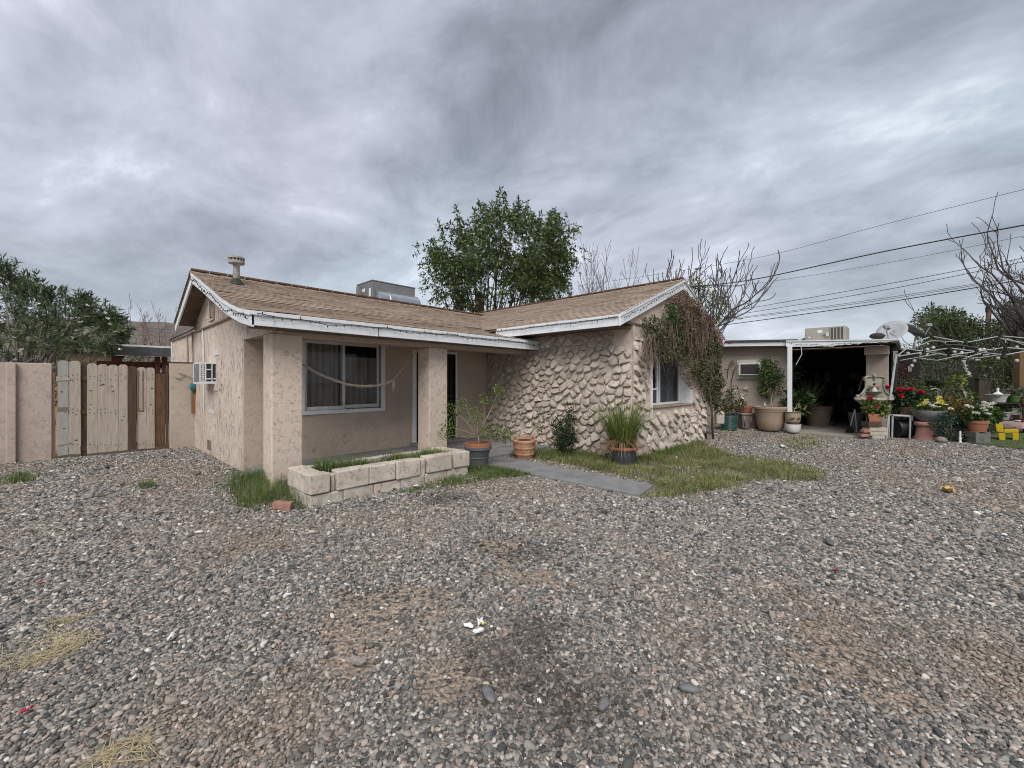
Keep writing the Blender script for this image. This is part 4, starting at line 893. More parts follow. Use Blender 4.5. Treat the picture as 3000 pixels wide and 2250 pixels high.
long_grass('long_grass', 'tall green grass with dry brown skirt in the dark pot at the wing corner', (7.02, 3.86, .27), 460, .98, .20, .78, M_LGRASS, .007, M_DRYG, 400, hang=.66)
# window air conditioner in the side wall
def window_ac():
    T = thing('window_air_conditioner', 'white window air conditioner sticking out of the tan side wall', 'air conditioner', (1.70, 9.88, 1.46))
    x0, x1, y0, y1, z0, z1 = 1.69, 1.955, 9.88, 10.5, 1.465, 1.885; wm = mat('ac_white', (.66, .68, .70), (.55, .57, .58), sc=8, rough=.5, bump=.05); dk = mat('ac_dark', (.05, .055, .06), (.02, .02, .02), sc=30, rough=.6)
    MB().bx(x0 + .02, x1, y0 + .02, y1 - .01, z0 + .02, z1 - .02).obj('core', dk, T)
    g = MB(); g.bx(x0, x1, y0, y0 + .03, z1 - .035, z1).bx(x0, x1, y0, y0 + .03, z0, z0 + .045); 
    for a, b in ((x0, x0 + .018), (x0 + .036, x0 + .046), (x0 + .060, x0 + .070), (x0 + .084, x0 + .105), (x0 + .19, x0 + .205)): g.bx(a, b, y0, y0 + .03, z0 + .045, z1 - .035)
    for k in range(9): z = z0 + .06 + k * .037; g.bx(x0 + .018, x0 + .084, y0 + .004, y0 + .03, z, z + .016)
    g.bx(x0 + .105, x0 + .19, y0, y0 + .03, 1.73, 1.75).bx(x0 + .105, x1, y0, y0 + .03, 1.55, 1.572)
    g.obj('side_panel', wm, T); f = MB()
    f.bx(x0, x0 + .02, y0 + .031, y1, z1 - .035, z1).bx(x0, x0 + .02, y0 + .031, y1, z0, z0 + .03).bx(x0, x0 + .02, y1 - .03, y1, z0 + .03, z1 - .035).bx(x0 + .021, x1, y0 + .031, y1, z1 - .018, z1).bx(x0 + .021, x1, y0 + .031, y1, z0, z0 + .018); f.obj('casing', wm, T)
    MB().bx(x0 + .008, x0 + .014, y0 + .04, y1 - .035, z0 + .03, z1 - .036).obj('coil', mat('ac_coil', (.42, .43, .44), (.12, .12, .12), sc=45, rough=.5, metal=.6), T)
    MB().bx(1.93, 1.948, 9.74, 10.56, 1.33, 1.464).obj('support_board', M_STUV, T)
window_ac()
def roof_vent():
    T = thing('roof_vent', 'stubby metal vent pipe with slotted cap on the left roof ridge', 'roof vent', (2.16, 9.3, 3.35)); m = mat('weathered_metal', (.40, .39, .36), (.20, .19, .175), sc=14, rough=.7, metal=.2); c = (2.16, 9.3, 0)
    MB().lathe([(.13, 3.34), (.115, 3.38), (.075, 3.44), (.066, 3.46)], c, 18, False).obj('flashing', mat('tar', (.03, .028, .026), (.06, .05, .045), rough=.8), T, smooth=True)
    MB().lathe([(.056, 3.35), (.056, 3.55), (.06, 3.552), (.06, 3.565), (.056, 3.567), (.056, 3.74)], c, 18).obj('pipe', m, T, smooth=True)
    MB().lathe([(.06, 3.735), (.135, 3.748), (.138, 3.80), (.13, 3.802)], c, 22).obj('cap_base', m, T, smooth=True); MB().lathe([(.10, 3.803), (.10, 3.835)], c, 18, False).obj('cap_core', M_DARK, T)
    for k in range(14): a = k * 2 * math.pi / 14; MB().box((2.16 + .12 * math.cos(a), 9.3 + .12 * math.sin(a), 3.819), (.012, .02, .034), a).obj('cap_rib', m, T)
    MB().lathe([(.138, 3.836), (.138, 3.862), (.10, 3.888), (.02, 3.898)], c, 22).obj('cap_top', m, T, smooth=True)
roof_vent()
def roof_cooler():
    Y0 = 11.35; a = on(1091, 824, 'y', Y0); b = on(1216, 843, 'y', Y0); top = (a[2] + b[2]) / 2; x0, x1 = a[0], b[0]; y1 = Y0 + .95
    T = thing('rooftop_cooler', 'grey box air handler with curved shiny duct hood behind the ridge', 'air conditioner', (x0, Y0, 3.0)); gm = mat('grey_sheet_metal', (.20, .20, .205), (.16, .16, .165), sc=3, rough=.5, bump=.05, metal=.2)
    MB().bx(x0, x1, Y0, y1, 3.05, top).obj('cabinet', gm, T, bevel=.012); MB().bx(x0 - .012, x1 + .012, Y0 - .012, y1 + .012, top, top + .025).obj('lid', gm, T)
    MB().bx(x0 - .10, x0, y1 - .35, y1 - .15, top - .42, top - .08).bx(x0 - .07, x0 - .01, y1 - .27, y1 - .23, 3.2, top - .42).obj('switch_box', gm, T); MB().bx(x0 - .006, x0, Y0 + .10, Y0 + .20, top - .55, top - .2).bx(x0 - .006, x0, Y0 + .45, Y0 + .75, top - .26, top - .16).obj('label_plate', M_PAPER, T)
    gv = mat('galvanised_duct', (.62, .66, .69), (.5, .54, .57), sc=3, rough=.22, metal=.85, bump=.05); pr = [(Y0 - .015, top - .27)] + [(Y0 - .015 - .36 * math.sin(t), top - .71 + .44 * math.cos(t)) for t in np.linspace(0, 1.57, 9)] + [(Y0 - .375, 3.0), (Y0 - .015, 3.0)]
    MB().prism(pr[1:], 'x', x0 + .09, x1 - .01).obj('duct_hood', gv, T, smooth=True); MB().prism([(y - .012 if y < Y0 - .02 else y, z + .008) for y, z in pr[1:]], 'x', x0 + .40, x0 + .425).obj('duct_seam', gv, T)
roof_cooler()
def hammock():
    T = thing('hammock', 'rolled up cream net hammock hung across the porch between the pillars', 'hammock', (2.44, 6.8, 1.77)); hm = mat('cream_cord', (.50, .43, .36), (.36, .30, .25), sc=30, rough=.95, bump=.8, bsc=80, bdist=.01)
    px = [(887, 1068), (925, 1091), (960, 1107), (1010, 1125), (1060, 1132), (1105, 1130), (1135, 1122), (1153, 1112)]; ys = np.linspace(6.9, 7.1, len(px)); P = [on(u, v, 'y', y) for (u, v), y in zip(px, ys)]; pts = []
    for a, b in zip(P, P[1:]): pts += [a + (b - a) * t for t in (0, .25, .5, .75)]
    pts.append(P[-1]); m = len(pts)
    for k in range(5):
        ph = k * 1.257; q = [p + np.array([0, math.cos(i * .55 + ph) * .012, math.sin(i * .55 + ph) * .012]) + RNG.normal(0, .003, 3) for i, p in enumerate(pts)]; MB().tube(q, [.005 + .0075 * min(1, i / 4) for i in range(m)], 6).obj('strand', hm, T, smooth=2)
    e = pts[-1]; b2 = on(1205, 1050, 'y', 6.98); c2 = on(1222, 1028, 'y', 6.95); d2 = (4.63, 6.92, 2.25); MB().tube([e, (e + b2) / 2, b2], .012, 6).obj('rope', hm, T, smooth=2); MB().tube([b2, c2, (4.60, 6.90, 2.24), d2], .007, 6).obj('yellow_rope', mat('yellow_rope', (.35, .26, .06), rough=.9), T, smooth=2)
    for k in range(5): MB().tube([e + RNG.normal(0, .012, 3), e + np.array([.0, 0, -.1]) + RNG.normal(0, .016, 3), e + np.array([.01, 0, -.23]) + RNG.normal(0, .02, 3)], [.014, .02, .012], 6).obj('tassel', hm, T, smooth=2)
    MB().tube([(2.36, 6.85, 1.80), P[0]], .01, 6).obj('rope', hm, T)
hammock()
def gas_meter():
    p = gp(2089, 1273); x, y = p[0], p[1]; T = thing('gas_meter', 'cream painted gas meter on a pipe stand beside the green ribbed pot', 'gas meter', (x, y, 0)); m = mat('cream_paint', (.50, .43, .36), (.40, .34, .28), rough=.5); t = RT[:2]
    def q(a, z, b=0.0): return (x + RT[0] * a + FW[0] * b, y + RT[1] * a + FW[1] * b, z)
    MB().tube([q(.0, -.02), q(0, .80), q(.03, .86), q(.10, .86), q(.16, .80), q(.16, .70)], .024, 8).obj('pipe', m, T, smooth=True); MB().tube([q(0, .02), q(.12, .0)], .03, 8).obj('foot', m, T, smooth=True)
    MB().lathe([(.02, -.07), (.12, -.05), (.145, -.012), (.145, .012), (.12, .05), (.02, .07)], q(-.10, .68), 20, tilt=Matrix.Rotation(R(90), 3, Vector((RT[0], RT[1], 0)))).obj('regulator', m, T, smooth=True)
    MB().box(q(.18, .48), (.24, .16, .36), YAW - R(90)).obj('meter_body', m, T, bevel=.04); MB().lathe([(.03, -.03), (.04, 0), (.03, .03)], q(.0, .36), 12).obj('union_nut', m, T); MB().lathe([(.03, -.05), (.045, -.02), (.045, .02), (.03, .05)], q(.0, .70), 12).obj('valve', m, T)
gas_meter()
lp = gp(1946, 1296); T = thing('garden_light', 'thin dark garden stake light in the grass before the stone wing', 'garden light', (lp[0], lp[1], 0)); MB().tube([(lp[0], lp[1], -.02), (lp[0], lp[1], .22)], .014, 6).obj('stake', M_IRON, T); MB().lathe([(.02, .2), (.045, .24), (.045, .29), (.03, .31)], (lp[0], lp[1], 0), 10).obj('lamp_head', M_IRON, T, smooth=True)

# ------------------------------------------------------------------ vine on the wing gable
def vine():
    T = thing('bougainvillea_vine', 'dense dark vine with dry brown stems hanging over the wing window and gable', 'vine', (11.9, 3.6, 0)); Y0 = GY - .06
    def area(px, n, size, dep, m, name, d=(0, -.5, -.6), asp=.6):
        poly = [tuple(on(u, v, 'y', Y0)[[0, 2]]) for u, v in px]; P = sample(poly, n); k = vnoise(P, .34, 3) * .55 + vnoise(P, .15, 5) * .45 > RNG.uniform(.12, .52, len(P)); P = P[k]; dd = vnoise(P, .3, 12) * dep
        Q = np.stack([P[:, 0], Y0 - RNG.random(len(P)) ** .7 * (.04 + dd), P[:, 1]], 1); V, F_ = leaf_arr(Q, np.tile(np.array(d), (len(Q), 1)), size, asp, .3, .7); npmesh(name, V, F_, m, T)
    ML = leafmat('vine_leaf', [(.026, .036, .015), (.042, .056, .02), (.07, .085, .03), (.105, .108, .045), (.15, .13, .07)], .5, .15); MBR = leafmat('vine_dry', [(.10, .068, .048), (.16, .115, .082), (.23, .17, .125)], .9, .1)
    main = [(1862, 925), (1882, 935), (1905, 925), (1935, 940), (1960, 925), (1990, 940), (2040, 965), (2070, 965), (2100, 985), (2118, 1010), (2120, 1100), (2122, 1180), (2112, 1215), (2095, 1200), (2070, 1170), (2045, 1150), (2025, 1100), (2000, 1062), (1978, 1048), (1945, 1062), (1918, 1062), (1908, 1015), (1895, 1020), (1885, 1000), (1880, 960)]
    main = [(u - max(0, u - 2050) * .30, v) for u, v in main]; area(main, 12500, .050, .20, ML, 'foliage'); area([(2040, 980), (2080, 985), (2093, 1010), (2096, 1120), (2090, 1185), (2065, 1165), (2045, 1120)], 5000, .055, .24, ML, 'foliage'); area([(1938, 890), (1955, 895), (1968, 940), (1960, 960), (1940, 950)], 900, .05, .2, M_LEAF, 'foliage')
    area([(1950, 870), (1995, 850), (2060, 925), (2100, 975), (2050, 990), (2030, 1060), (2010, 1060), (1990, 960)], 8200, .045, .26, MBR, 'dry_leaves'); area([(1975, 1040), (2035, 1050), (2045, 1120), (2020, 1140), (1985, 1100)], 1300, .04, .1, MBR, 'dry_leaves')
    b = MB(); rg = random.Random(5)
    for k in range(420):
        u = rg.uniform(1885, 2110); v0 = rg.uniform(max(850, 1035 - (u - 1860) * 1.0 if u < 1990 else 850 + (u - 1990) * 1.05), 980); L_ = rg.uniform(.3, 1.1); p = on(u, v0, 'y', Y0 - rg.uniform(.0, .16)); pts = [p]
        for i in range(5): p = p + np.array([rg.gauss(0, .05), rg.gauss(0, .02), -L_ / 5 * rg.uniform(.5, 1.2)]); pts.append(p)
        b.tube(pts, [.006, .005, .005, .004, .003, .002], 4, False)
    b.obj('twigs', mat('vine_twig', (.20, .145, .115), (.13, .095, .075), rough=.9), T)
    t = MB()
    for k in range(4): x = 11.46 + rg.uniform(-.10, .10); y = 3.80 + rg.uniform(-.1, .15); t.tube([(x, y, -.02), (x - rg.uniform(-.05, .15), y, .6), (x - rg.uniform(0, .3), y, 1.3), (x - rg.uniform(-.2, .5), y - .05, 2.2)], [.018, .015, .012, .007], 6)
    t.obj('stem', M_BARK, T, smooth=2)
    rp = MB(); area([(2080, 975), (2108, 990), (2120, 1008), (2105, 1012)], 160, .05, .2, leafmat('bract_pink', [(.25, .03, .07), (.35, .06, .1), (.2, .02, .05)]), 'bracts')
    area([(2050, 905), (2080, 930), (2105, 985), (2085, 985), (2062, 950)], 700, .045, .12, leafmat('bract_maroon', [(.09, .02, .025), (.14, .03, .035), (.07, .03, .025)]), 'bracts')
vine()

# ------------------------------------------------------------------ left: wall, gate, bush, carport, hill
WL = 12.05
M_PINK = stucco('pink_block_wall', (.48, .40, .35), (.40, .33, .285), amount=.45)
M_PLANK = mat('tan_painted_plank', (.43, .375, .32), (.33, .28, .235), sc=6, rough=.85, bump=.4, bsc=24, stretch=(5, 5, .6))
M_PLANKG = mat('grey_green_plank', (.34, .345, .32), (.28, .28, .255), sc=5, rough=.85, bump=.3, bsc=24, stretch=(5, 5, .6))
M_PLANKD = mat('dark_brown_plank', (.10, .065, .045), (.055, .038, .028), sc=9, rough=.9, bump=.5, bsc=24, stretch=(5, 5, .5))
M_PLANKO = mat('orange_brown_post', (.24, .14, .085), (.17, .10, .06), sc=6, rough=.85, bump=.3, stretch=(5, 5, .5))
def Xg(u): return on(u, 1200, 'y', WL)[0]
def Zg(v, u): return on(u, v, 'y', WL)[2]
def left_wall():
    T = thing('block_wall', 'pinkish tan block wall with a pilaster at the left edge', 'wall', (-2.5, WL, 0)); x1 = Xg(152)
    MB().bx(-9, x1, WL, WL + .16, -.1, 1.86).obj('wall_panel', M_PINK, T, bevel=.012); MB().bx(Xg(18), Xg(48), WL - .07, WL - .002, -.1, 1.855).obj('pilaster', M_PINK, T, bevel=.015)
    T2 = thing('block_wall', 'short tan block wall between the wooden gate and the house', 'wall', (Xg(498), 11.95, 0)); MB().bx(Xg(496), Xg(496) + .47, 11.95, 12.1, -.1, 1.93).obj('wall_panel', stucco('tan_block_wall', (.47, .40, .34), (.40, .335, .28), amount=.3), T2, bevel=.01); MB().bx(Xg(496) - .01, Xg(496) + .48, 11.94, 12.11, 1.931, 1.95).obj('cap', M_PLANKD, T2)
left_wall()
def gate():
    T = thing('wooden_gate', 'patched wooden gate of tan, grey and dark brown planks beside the house', 'gate', (Xg(163), WL, 0)); zb = .04
    P = [(153, 162, 1092, M_PLANKO, .02, 'post'), (169, 201, 1056, M_PLANKG, 0, 'plank'), (203, 236, 1057, M_PLANK, .004, 'plank'), (238, 256, 1060, M_PLANKD, .05, 'post'), (255, 285, 1065, M_PLANK, 0, 'plank'), (286, 316, 1067, M_PLANK, .003, 'plank'), (317, 346, 1069, M_PLANK, -.003, 'plank'), (347, 374, 1068, M_PLANK, .002, 'plank'), (375, 400, 1073, M_PLANKD, -.02, 'plank'), (402, 428, 1076, M_PLANK, .005, 'plank'), (429, 453, 1077, M_PLANK, 0, 'plank'), (454, 485, 1095, mat('brown_plank', (.16, .085, .045), (.075, .045, .028), sc=8, rough=.9, bump=.5, bsc=24, stretch=(5, 5, .5)), .02, 'plank'), (487, 494, 1070, M_PLANKD, .0, 'post')]
    for u0, u1, vt, m, dy, nm in P:
        x0, x1 = Xg(u0), Xg(u1); z1 = Zg(vt, (u0 + u1) / 2); c = min(.035, (x1 - x0) * .25)
        poly = [(x0, zb + random.uniform(0, .03)), (x1, zb + random.uniform(0, .03)), (x1, z1 - c), (x1 - c, z1), (x0 + c, z1), (x0, z1 - c)] if nm == 'plank' and m is not M_PLANKO else [(x0, zb - .1), (x1, zb - .1), (x1, z1), (x0, z1)]
        MB().prism(poly, 'y', WL + dy, WL + dy + .022 + (.05 if nm == 'post' else 0)).obj(nm, m, T, bevel=.003)
    nl = MB()
    for u0, u1, vt, m, dy, nm in P:
        if nm != 'plank': continue
        for vv in (1100, 1112, 1200, 1212, 1304):
            for f in (.28, .72):
                if random.random() < .8: x = Xg(u0 + (u1 - u0) * f); nl.box((x, WL + dy - .002, Zg(vv + random.uniform(-4, 4), u0)), (.014, .006, .014))
        for q in range(2): x = Xg(u0 + (u1 - u0) * random.uniform(.3, .7)); nl.box((x, WL + dy - .001, random.uniform(.3, 1.6)), (.035 * random.uniform(.5, 1.2), .004, .014 * random.uniform(.7, 2)))
    nl.obj('nails_and_knots', M_PLANKD, T, kind='stuff')
    for vv in (1108, 1205, 1310): z = Zg(vv, 300); MB().bx(Xg(170), Xg(452), WL + .03, WL + .068, z - .045, z + .045).obj('rail', M_PLANKD, T)
    for vv in (1110, 1298): z = Zg(vv, 190); MB().prism([(Xg(164), z - .05), (Xg(164), z + .05), (Xg(206), z + .015), (Xg(206), z - .02)], 'y', WL - .008, WL - .002).obj('hinge', mat('hinge_metal', (.40, .36, .31), (.2, .17, .14), rough=.6), T)
    z = Zg(1200, 190); MB().bx(Xg(169), Xg(201), WL - .006, WL - .001, z - .03, z + .05).obj('patch', mat('grey_patch', (.2, .17, .13), rough=.9), T)
    x = Xg(410); MB().bx(x - .03, x + .05, WL - .006, WL + .001, Zg(1205, 410), Zg(1205, 410) + .02).bx(x - .03, x - .02, WL - .006, WL, Zg(1205, 410), Zg(1085, 410)).bx(x + .04, x + .055, WL - .005, WL, Zg(1205, 410), Zg(1085, 410)).obj('old_latch_outline', M_PLANKO, T)
gate()
def wall_clutter():
    ow = on(569, 1200, 'y', 11.85); tag(MB().bx(ow[0] - .05, ow[0] + .05, 11.84, 11.88, .78, 1.28).obj('wood_board', mat('orange_board', (.26, .125, .055), (.18, .08, .04), sc=9, rough=.8)), 'short orange wood board hanging between the short wall and house', 'board')
    tag(MB().blob((ow[0] - .02, 11.8, 1.38), (.07, .06, .10), 9, 6, .22, 3).obj('cloth_bundle', mat('teal_cloth', (.06, .17, .19), (.03, .1, .13), sc=20, rough=.9), smooth=2), 'small teal bundle hanging beside the short block wall', 'bundle')
    tag(MB().tube([(ow[0] - .35, 11.93, 1.62), (ow[0] - .25, 11.93, 1.56), (ow[0] - .15, 11.93, 1.66), (ow[0] - .28, 11.93, 1.70), (ow[0] - .06, 11.92, 1.62), (ow[0], 11.84, 1.40), (ow[0] + .03, 11.8, 1.2)], .008, 5).obj('cable', mat('tan_cable', (.32, .25, .2), rough=.7), smooth=2), 'thin looped tan cable over the short block wall', 'cable')
wall_clutter()

def grow(b, tips, p, d, L_, r, lv, rg, up=.35, spread=.7, kids=(3, 4), taper=.62, seg=5, wob=.12, shrink=.68, minr=.004):
    pts = [p]; rr = [r]; q = p.copy(); dd = d.copy()
    for i in range(seg):
        dd = unit(dd + np.array([0, 0, up / seg * 1.6]) + rg.normal(0, wob, 3) * .5); q = q + dd * L_ / seg; pts.append(q); rr.append(max(minr, r * (1 - (1 - taper) * (i + 1) / seg)))
    b.tube(pts, rr, 6 if lv > 1 else 4, lv > 1)
    if lv == 0: tips.append((q, dd, pts)); return
    n = rg.integers(kids[0], kids[1] + 1)
    for k in range(n):
        t = 1.0 if k == 0 else rg.uniform(.35, .95); i = min(int(t * seg), seg); a = unit(np.cross(dd, rg.normal(0, 1, 3))); nd = unit(dd * (1 if k else 1.6) + a * spread * rg.uniform(.6, 1.25) * (.45 if k == 0 else 1))
        grow(b, tips, pts[i], nd, L_ * shrink * rg.uniform(.75, 1.15), rr[i] * (.85 if k == 0 else .66), lv - 1, rg, up, spread, kids, taper, seg, wob, shrink, minr)
def bare_tree(name, label, base, dirs, L_, r, lv, m, seed, group='bare trees', **kw):
    T = thing(name, label, 'tree', tuple(base), group); rg = np.random.default_rng(seed); b = MB(); tips = []; base = np.array(base, float); trunk = kw.pop('trunk', 1.0); leaf = kw.pop('leaf', None)
    fork = base + np.array([0, 0, trunk]); tb_ = MB().tube([base - np.array([0, 0, .3]), base + np.array([.03, .02, trunk * .5]), fork], [r * 1.7, r * 1.4, r * 1.2], 8); tb_.obj('trunk', m, T, smooth=2)
    for d in dirs: grow(b, tips, fork, unit(np.array(d, float)), L_ * rg.uniform(.85, 1.1), r, lv, rg, **kw)
    b.obj('branches', m, T, smooth=2)
    if leaf:
        n, size, lm, nm = leaf; k = rg.integers(0, len(tips), n); P = np.array([tips[i][2][rg.integers(1, 6)] for i in k]) + rg.normal(0, .05, (n, 3)); V, F_ = leaf_arr(P, np.tile([0, 0, -.3], (n, 1)), size, .45, .3, .8); npmesh(nm, V, F_, lm, T)
    return T, tips
def wd(right, fwd, up): return RT * right + FW * fwd + UP * up
# oleander over the wall
def oleander():
    D = 14.2; base = far(60, HOR, D); base[2] = 0; T = thing('oleander_bush', 'big grey green oleander bush with white flowers rising above the left wall', 'bush', tuple(base), 'flowering bushes')
    px = [(-140, 760, 1.0), (-40, 790, .9), (40, 830, .8), (110, 850, .8), (-60, 880, 1.1), (60, 900, 1.0), (160, 890, .7), (225, 885, .5), (280, 895, .45), (320, 905, .35), (140, 950, .9), (230, 940, .7), (300, 955, .5), (340, 970, .3), (0, 970, 1.1), (90, 1000, .9), (200, 1000, .7), (280, 1000, .45), (330, 1005, .28), (-140, 950, 1.2), (150, 1035, .5), (40, 1050, .6), (60, 815, .35), (0, 760, .4), (150, 850, .4), (235, 855, .25), (-200, 860, 1.1), (100, 960, .6)]
    rg = np.random.default_rng(3); cl = []
    for u, v, r in px:
        v += 34 if v < 930 else 10
        c = far(u, v, D + rg.uniform(-.9, .9))
        for k in range(int(16 + r * 34)): q = c + unit(rg.normal(0, 1, 3)) * r * rg.random() ** .5; cl.append((*q, .16, 17))
    cl = np.array(cl); P = []; Dr = []
    for x, y, z, r, n in cl:
        ax = unit(np.array([x, y, z]) - np.array([base[0], base[1], 2.0]) + rg.normal(0, .5, 3) * 1.2) ; n = int(n * rg.uniform(.7, 1.3)); t = rg.uniform(0, .30, (n, 1)); P.append(np.array([x, y, z]) + ax * t); Dr.append(ax * .7 + rg.normal(0, .55, (n, 3)))
    V, F_ = leaf_arr(np.concatenate(P), np.concatenate(Dr), .19, .18, .3, .1); npmesh('crown', V, F_, leafmat('oleander_leaf', [(.035, .055, .026), (.055, .085, .038), (.09, .125, .058), (.14, .175, .095)], .45, .12), T)
    b = MB()
    for x, y, z, r, n in cl[::12]:
        e = np.array([x, y, z]); m = (base + e) / 2 + rg.normal(0, .3, 3); b.tube([base + rg.normal(0, .15, 3) * np.array([1, 1, 0]), m, e], [.035, .02, .006], 5)
    b.obj('trunk', mat('pale_branch', (.20, .18, .155), (.12, .105, .09), rough=.9), T, smooth=2)
    fl = [far(u, v, D - .9) for u, v in ((10, 945), (110, 890), (222, 970), (235, 945), (185, 985), (65, 1025), (40, 990), (55, 1028), (250, 1030), (315, 935), (320, 950), (350, 1025), (190, 990), (10, 925), (45, 1055), (255, 895), (215, 990))]
    flowers(T, fl, .07, leafmat('white_petal', [(.72, .72, .64), (.8, .8, .75)], .6, .3), 8, 1.0)
oleander()
def carport():
    Yc = 19.0; q = lambda u, v: on(u, v, 'y', Yc); T = thing('carport', 'neighbouring carport with white edged flat roof and brown posts behind the gate', 'carport', tuple(q(400, 1119)))
    a, b = q(285, 1005), q(510, 1012); wh = mat('white_metal_edge', (.75, .76, .77), rough=.5); dk = mat('dark_fascia', (.09, .095, .10), (.06, .06, .06), rough=.7); br = mat('redbrown_post', (.11, .045, .03), (.07, .03, .02), rough=.8)
    x0, x1 = a[0], b[0] + 1.5; zt = a[2]
    MB().bx(x0, x1, Yc, Yc + 6, zt - .06, zt).obj('roof', wh, T); MB().bx(x0, x1, Yc - .02, Yc + .04, zt - .36, zt - .061).obj('fascia', dk, T); MB().bx(x0, x1, Yc + .6, Yc + .75, zt - .75, zt - .55).obj('beam', br, T)
    for u in (465, 487): x = q(u, 1100)[0]; MB().bx(x - .07, x + .07, Yc + .3, Yc + .44, -.1, zt - .36).obj('post', br, T)
    MB().prism([(q(330, 1090)[0], zt - .36), (q(372, 1090)[0], zt - .36), (q(330, 1090)[0], zt - .9)], 'y', Yc + .5, Yc + .56).obj('brace', br, T)
    T2 = thing('neighbour_building', 'beige neighbouring building behind the gate under the carport', 'building', tuple(q(260, 1119) + np.array([0, 3, 0]))); c0 = on(165, 1034, 'y', 21.0); c1 = on(328, 1034, 'y', 21.0); be = mat('beige_wall', (.46, .39, .28), (.4, .33, .24), rough=.9)
    MB().bx(c0[0], c1[0], 21.0, 25.0, -.1, c0[2]).obj('wall', be, T2); MB().bx(c1[0] + .01, c1[0] + 4.5, 23.0, 25, -.1, 1.9).obj('wall', mat('pale_wall', (.52, .50, .43), rough=.9), T2); MB().bx(c0[0] - .1, c1[0] + .1, 20.9, 25.1, c0[2] + .001, c0[2] + .12).obj('roof', dk, T2)
    T3 = thing('parked_vehicle', 'dark maroon vehicle roof glimpsed under the neighbouring carport', 'car', tuple(q(440, 1119) + np.array([0, 2, 0]))); mm = mat('maroon_paint', (.09, .025, .035), (.06, .02, .025), rough=.3); c = on(430, 1119, 'y', 21.2)[0]
    MB().prism([(c - 2.0, .45), (c - 2.1, .9), (c - 1.3, 1.1), (c - .8, 1.72), (c + 1.6, 1.78), (c + 2.1, 1.1), (c + 2.2, .45)], 'y', 21.2, 22.8).obj('body', mm, T3, bevel=.08); MB().prism([(c - 1.2, 1.12), (c - .78, 1.64), (c + 1.5, 1.70), (c + 1.9, 1.12)], 'y', 21.18, 21.199).obj('window', M_GLASS, T3)
    for wx in (c - 1.3, c + 1.35): MB().lathe([(.05, -.1), (.34, -.1), (.36, 0), (.34, .1), (.05, .1)], (wx, 21.3, .36), 18, tilt=Matrix.Rotation(R(90), 3, 'X')).obj('wheel', M_IRON, T3)
carport()
def hills():
    n, m = 130, 26; rg = np.random.default_rng(8); V = []
    us = np.linspace(-2600, 1300, n)
    prof = np.interp(us, [-2600, -1500, -600, 0, 160, 260, 330, 420, 520, 700, 1000, 1300], [30, 90, 150, 215, 220, 224, 212, 204, 203, 170, 90, 10]) * .325
    rough = np.convolve(rg.normal(0, 1, n + 8), np.ones(5) / 5, 'same')[4:-4] * 2.0
    for j in range(m):
        t = j / (m - 1); dep = 300 + 260 * t
        for i in range(n):
            p = EYEP + (FW + RT * (us[i] - 1500) / F0) * dep; h = (prof[i] + rough[i]) * math.sin(min(1, t * 1.55) * math.pi / 2) * (1 - max(0, t - .65) * 1.5) + 2.2 * math.sin(us[i] * .021 + j * .9) * min(1, t * 3) * (t < .6)
            V.append((p[0], p[1], h - 1 if j else -3))
    idx = np.arange(n * m).reshape(m, n); F_ = np.stack([idx[:-1, :-1], idx[:-1, 1:], idx[1:, 1:], idx[1:, :-1]], -1).reshape(-1, 4)
    t = NT('dry_hill'); c = t.mix(t.rng(t.noise(.045, 6, .65), .4, .65), (.165, .145, .13), (.115, .105, .095)); c = t.mix(t.rng(t.noise(.35, 3, .7), .55, .62), c, (.07, .075, .055)); structure(npmesh('hill', V, F_, t.fin(c, 1.0, t.noise(.2, 5, .7), .8, 2.0, spec=.05), smooth=True))
hills()
M_PINKB = mat('pinkish_twig', (.22, .15, .14), (.16, .11, .10), rough=.95)
b0 = far(450, HOR, 32); b0[2] = 0
bare_tree('bare_tree', 'leafless pinkish tree far behind the carport in front of the hill', b0, [wd(-.6, 0, 1), wd(.5, .3, 1), wd(0, -.4, 1.2), wd(.2, .2, 1.5), wd(-.3, .3, 1.3)], 2.6, .07, 4, M_PINKB, 4, trunk=1.8, up=.3, spread=.75, kids=(2, 3), shrink=.62, minr=.011)
db = far(430, HOR, 27); db[2] = 0
plant('far_shrub', 'dull green shrub below the pinkish leafless tree behind the carport', 'shrub', db, blob_clumps(db + np.array([0, 0, 2.6]), (1.6, 1.6, 1.2), 26, .5, 60, 3), .16, leafmat('dull_olive', [(.05, .055, .03), (.075, .08, .042), (.11, .105, .065)]), .4, M_BARK, .03)
# utility wires beyond the gate
for k, (v0, v1) in enumerate(((950, 970), (962, 978), (975, 990))): tag(MB().tube([far(250, v0, 40), far(560, v1, 44)], .012, 4).obj('power_line', M_IRON), ('highest', 'middle', 'lowest')[k] + ' of three faint wires crossing in front of the hill at left', 'wire', 'wires before the hill')

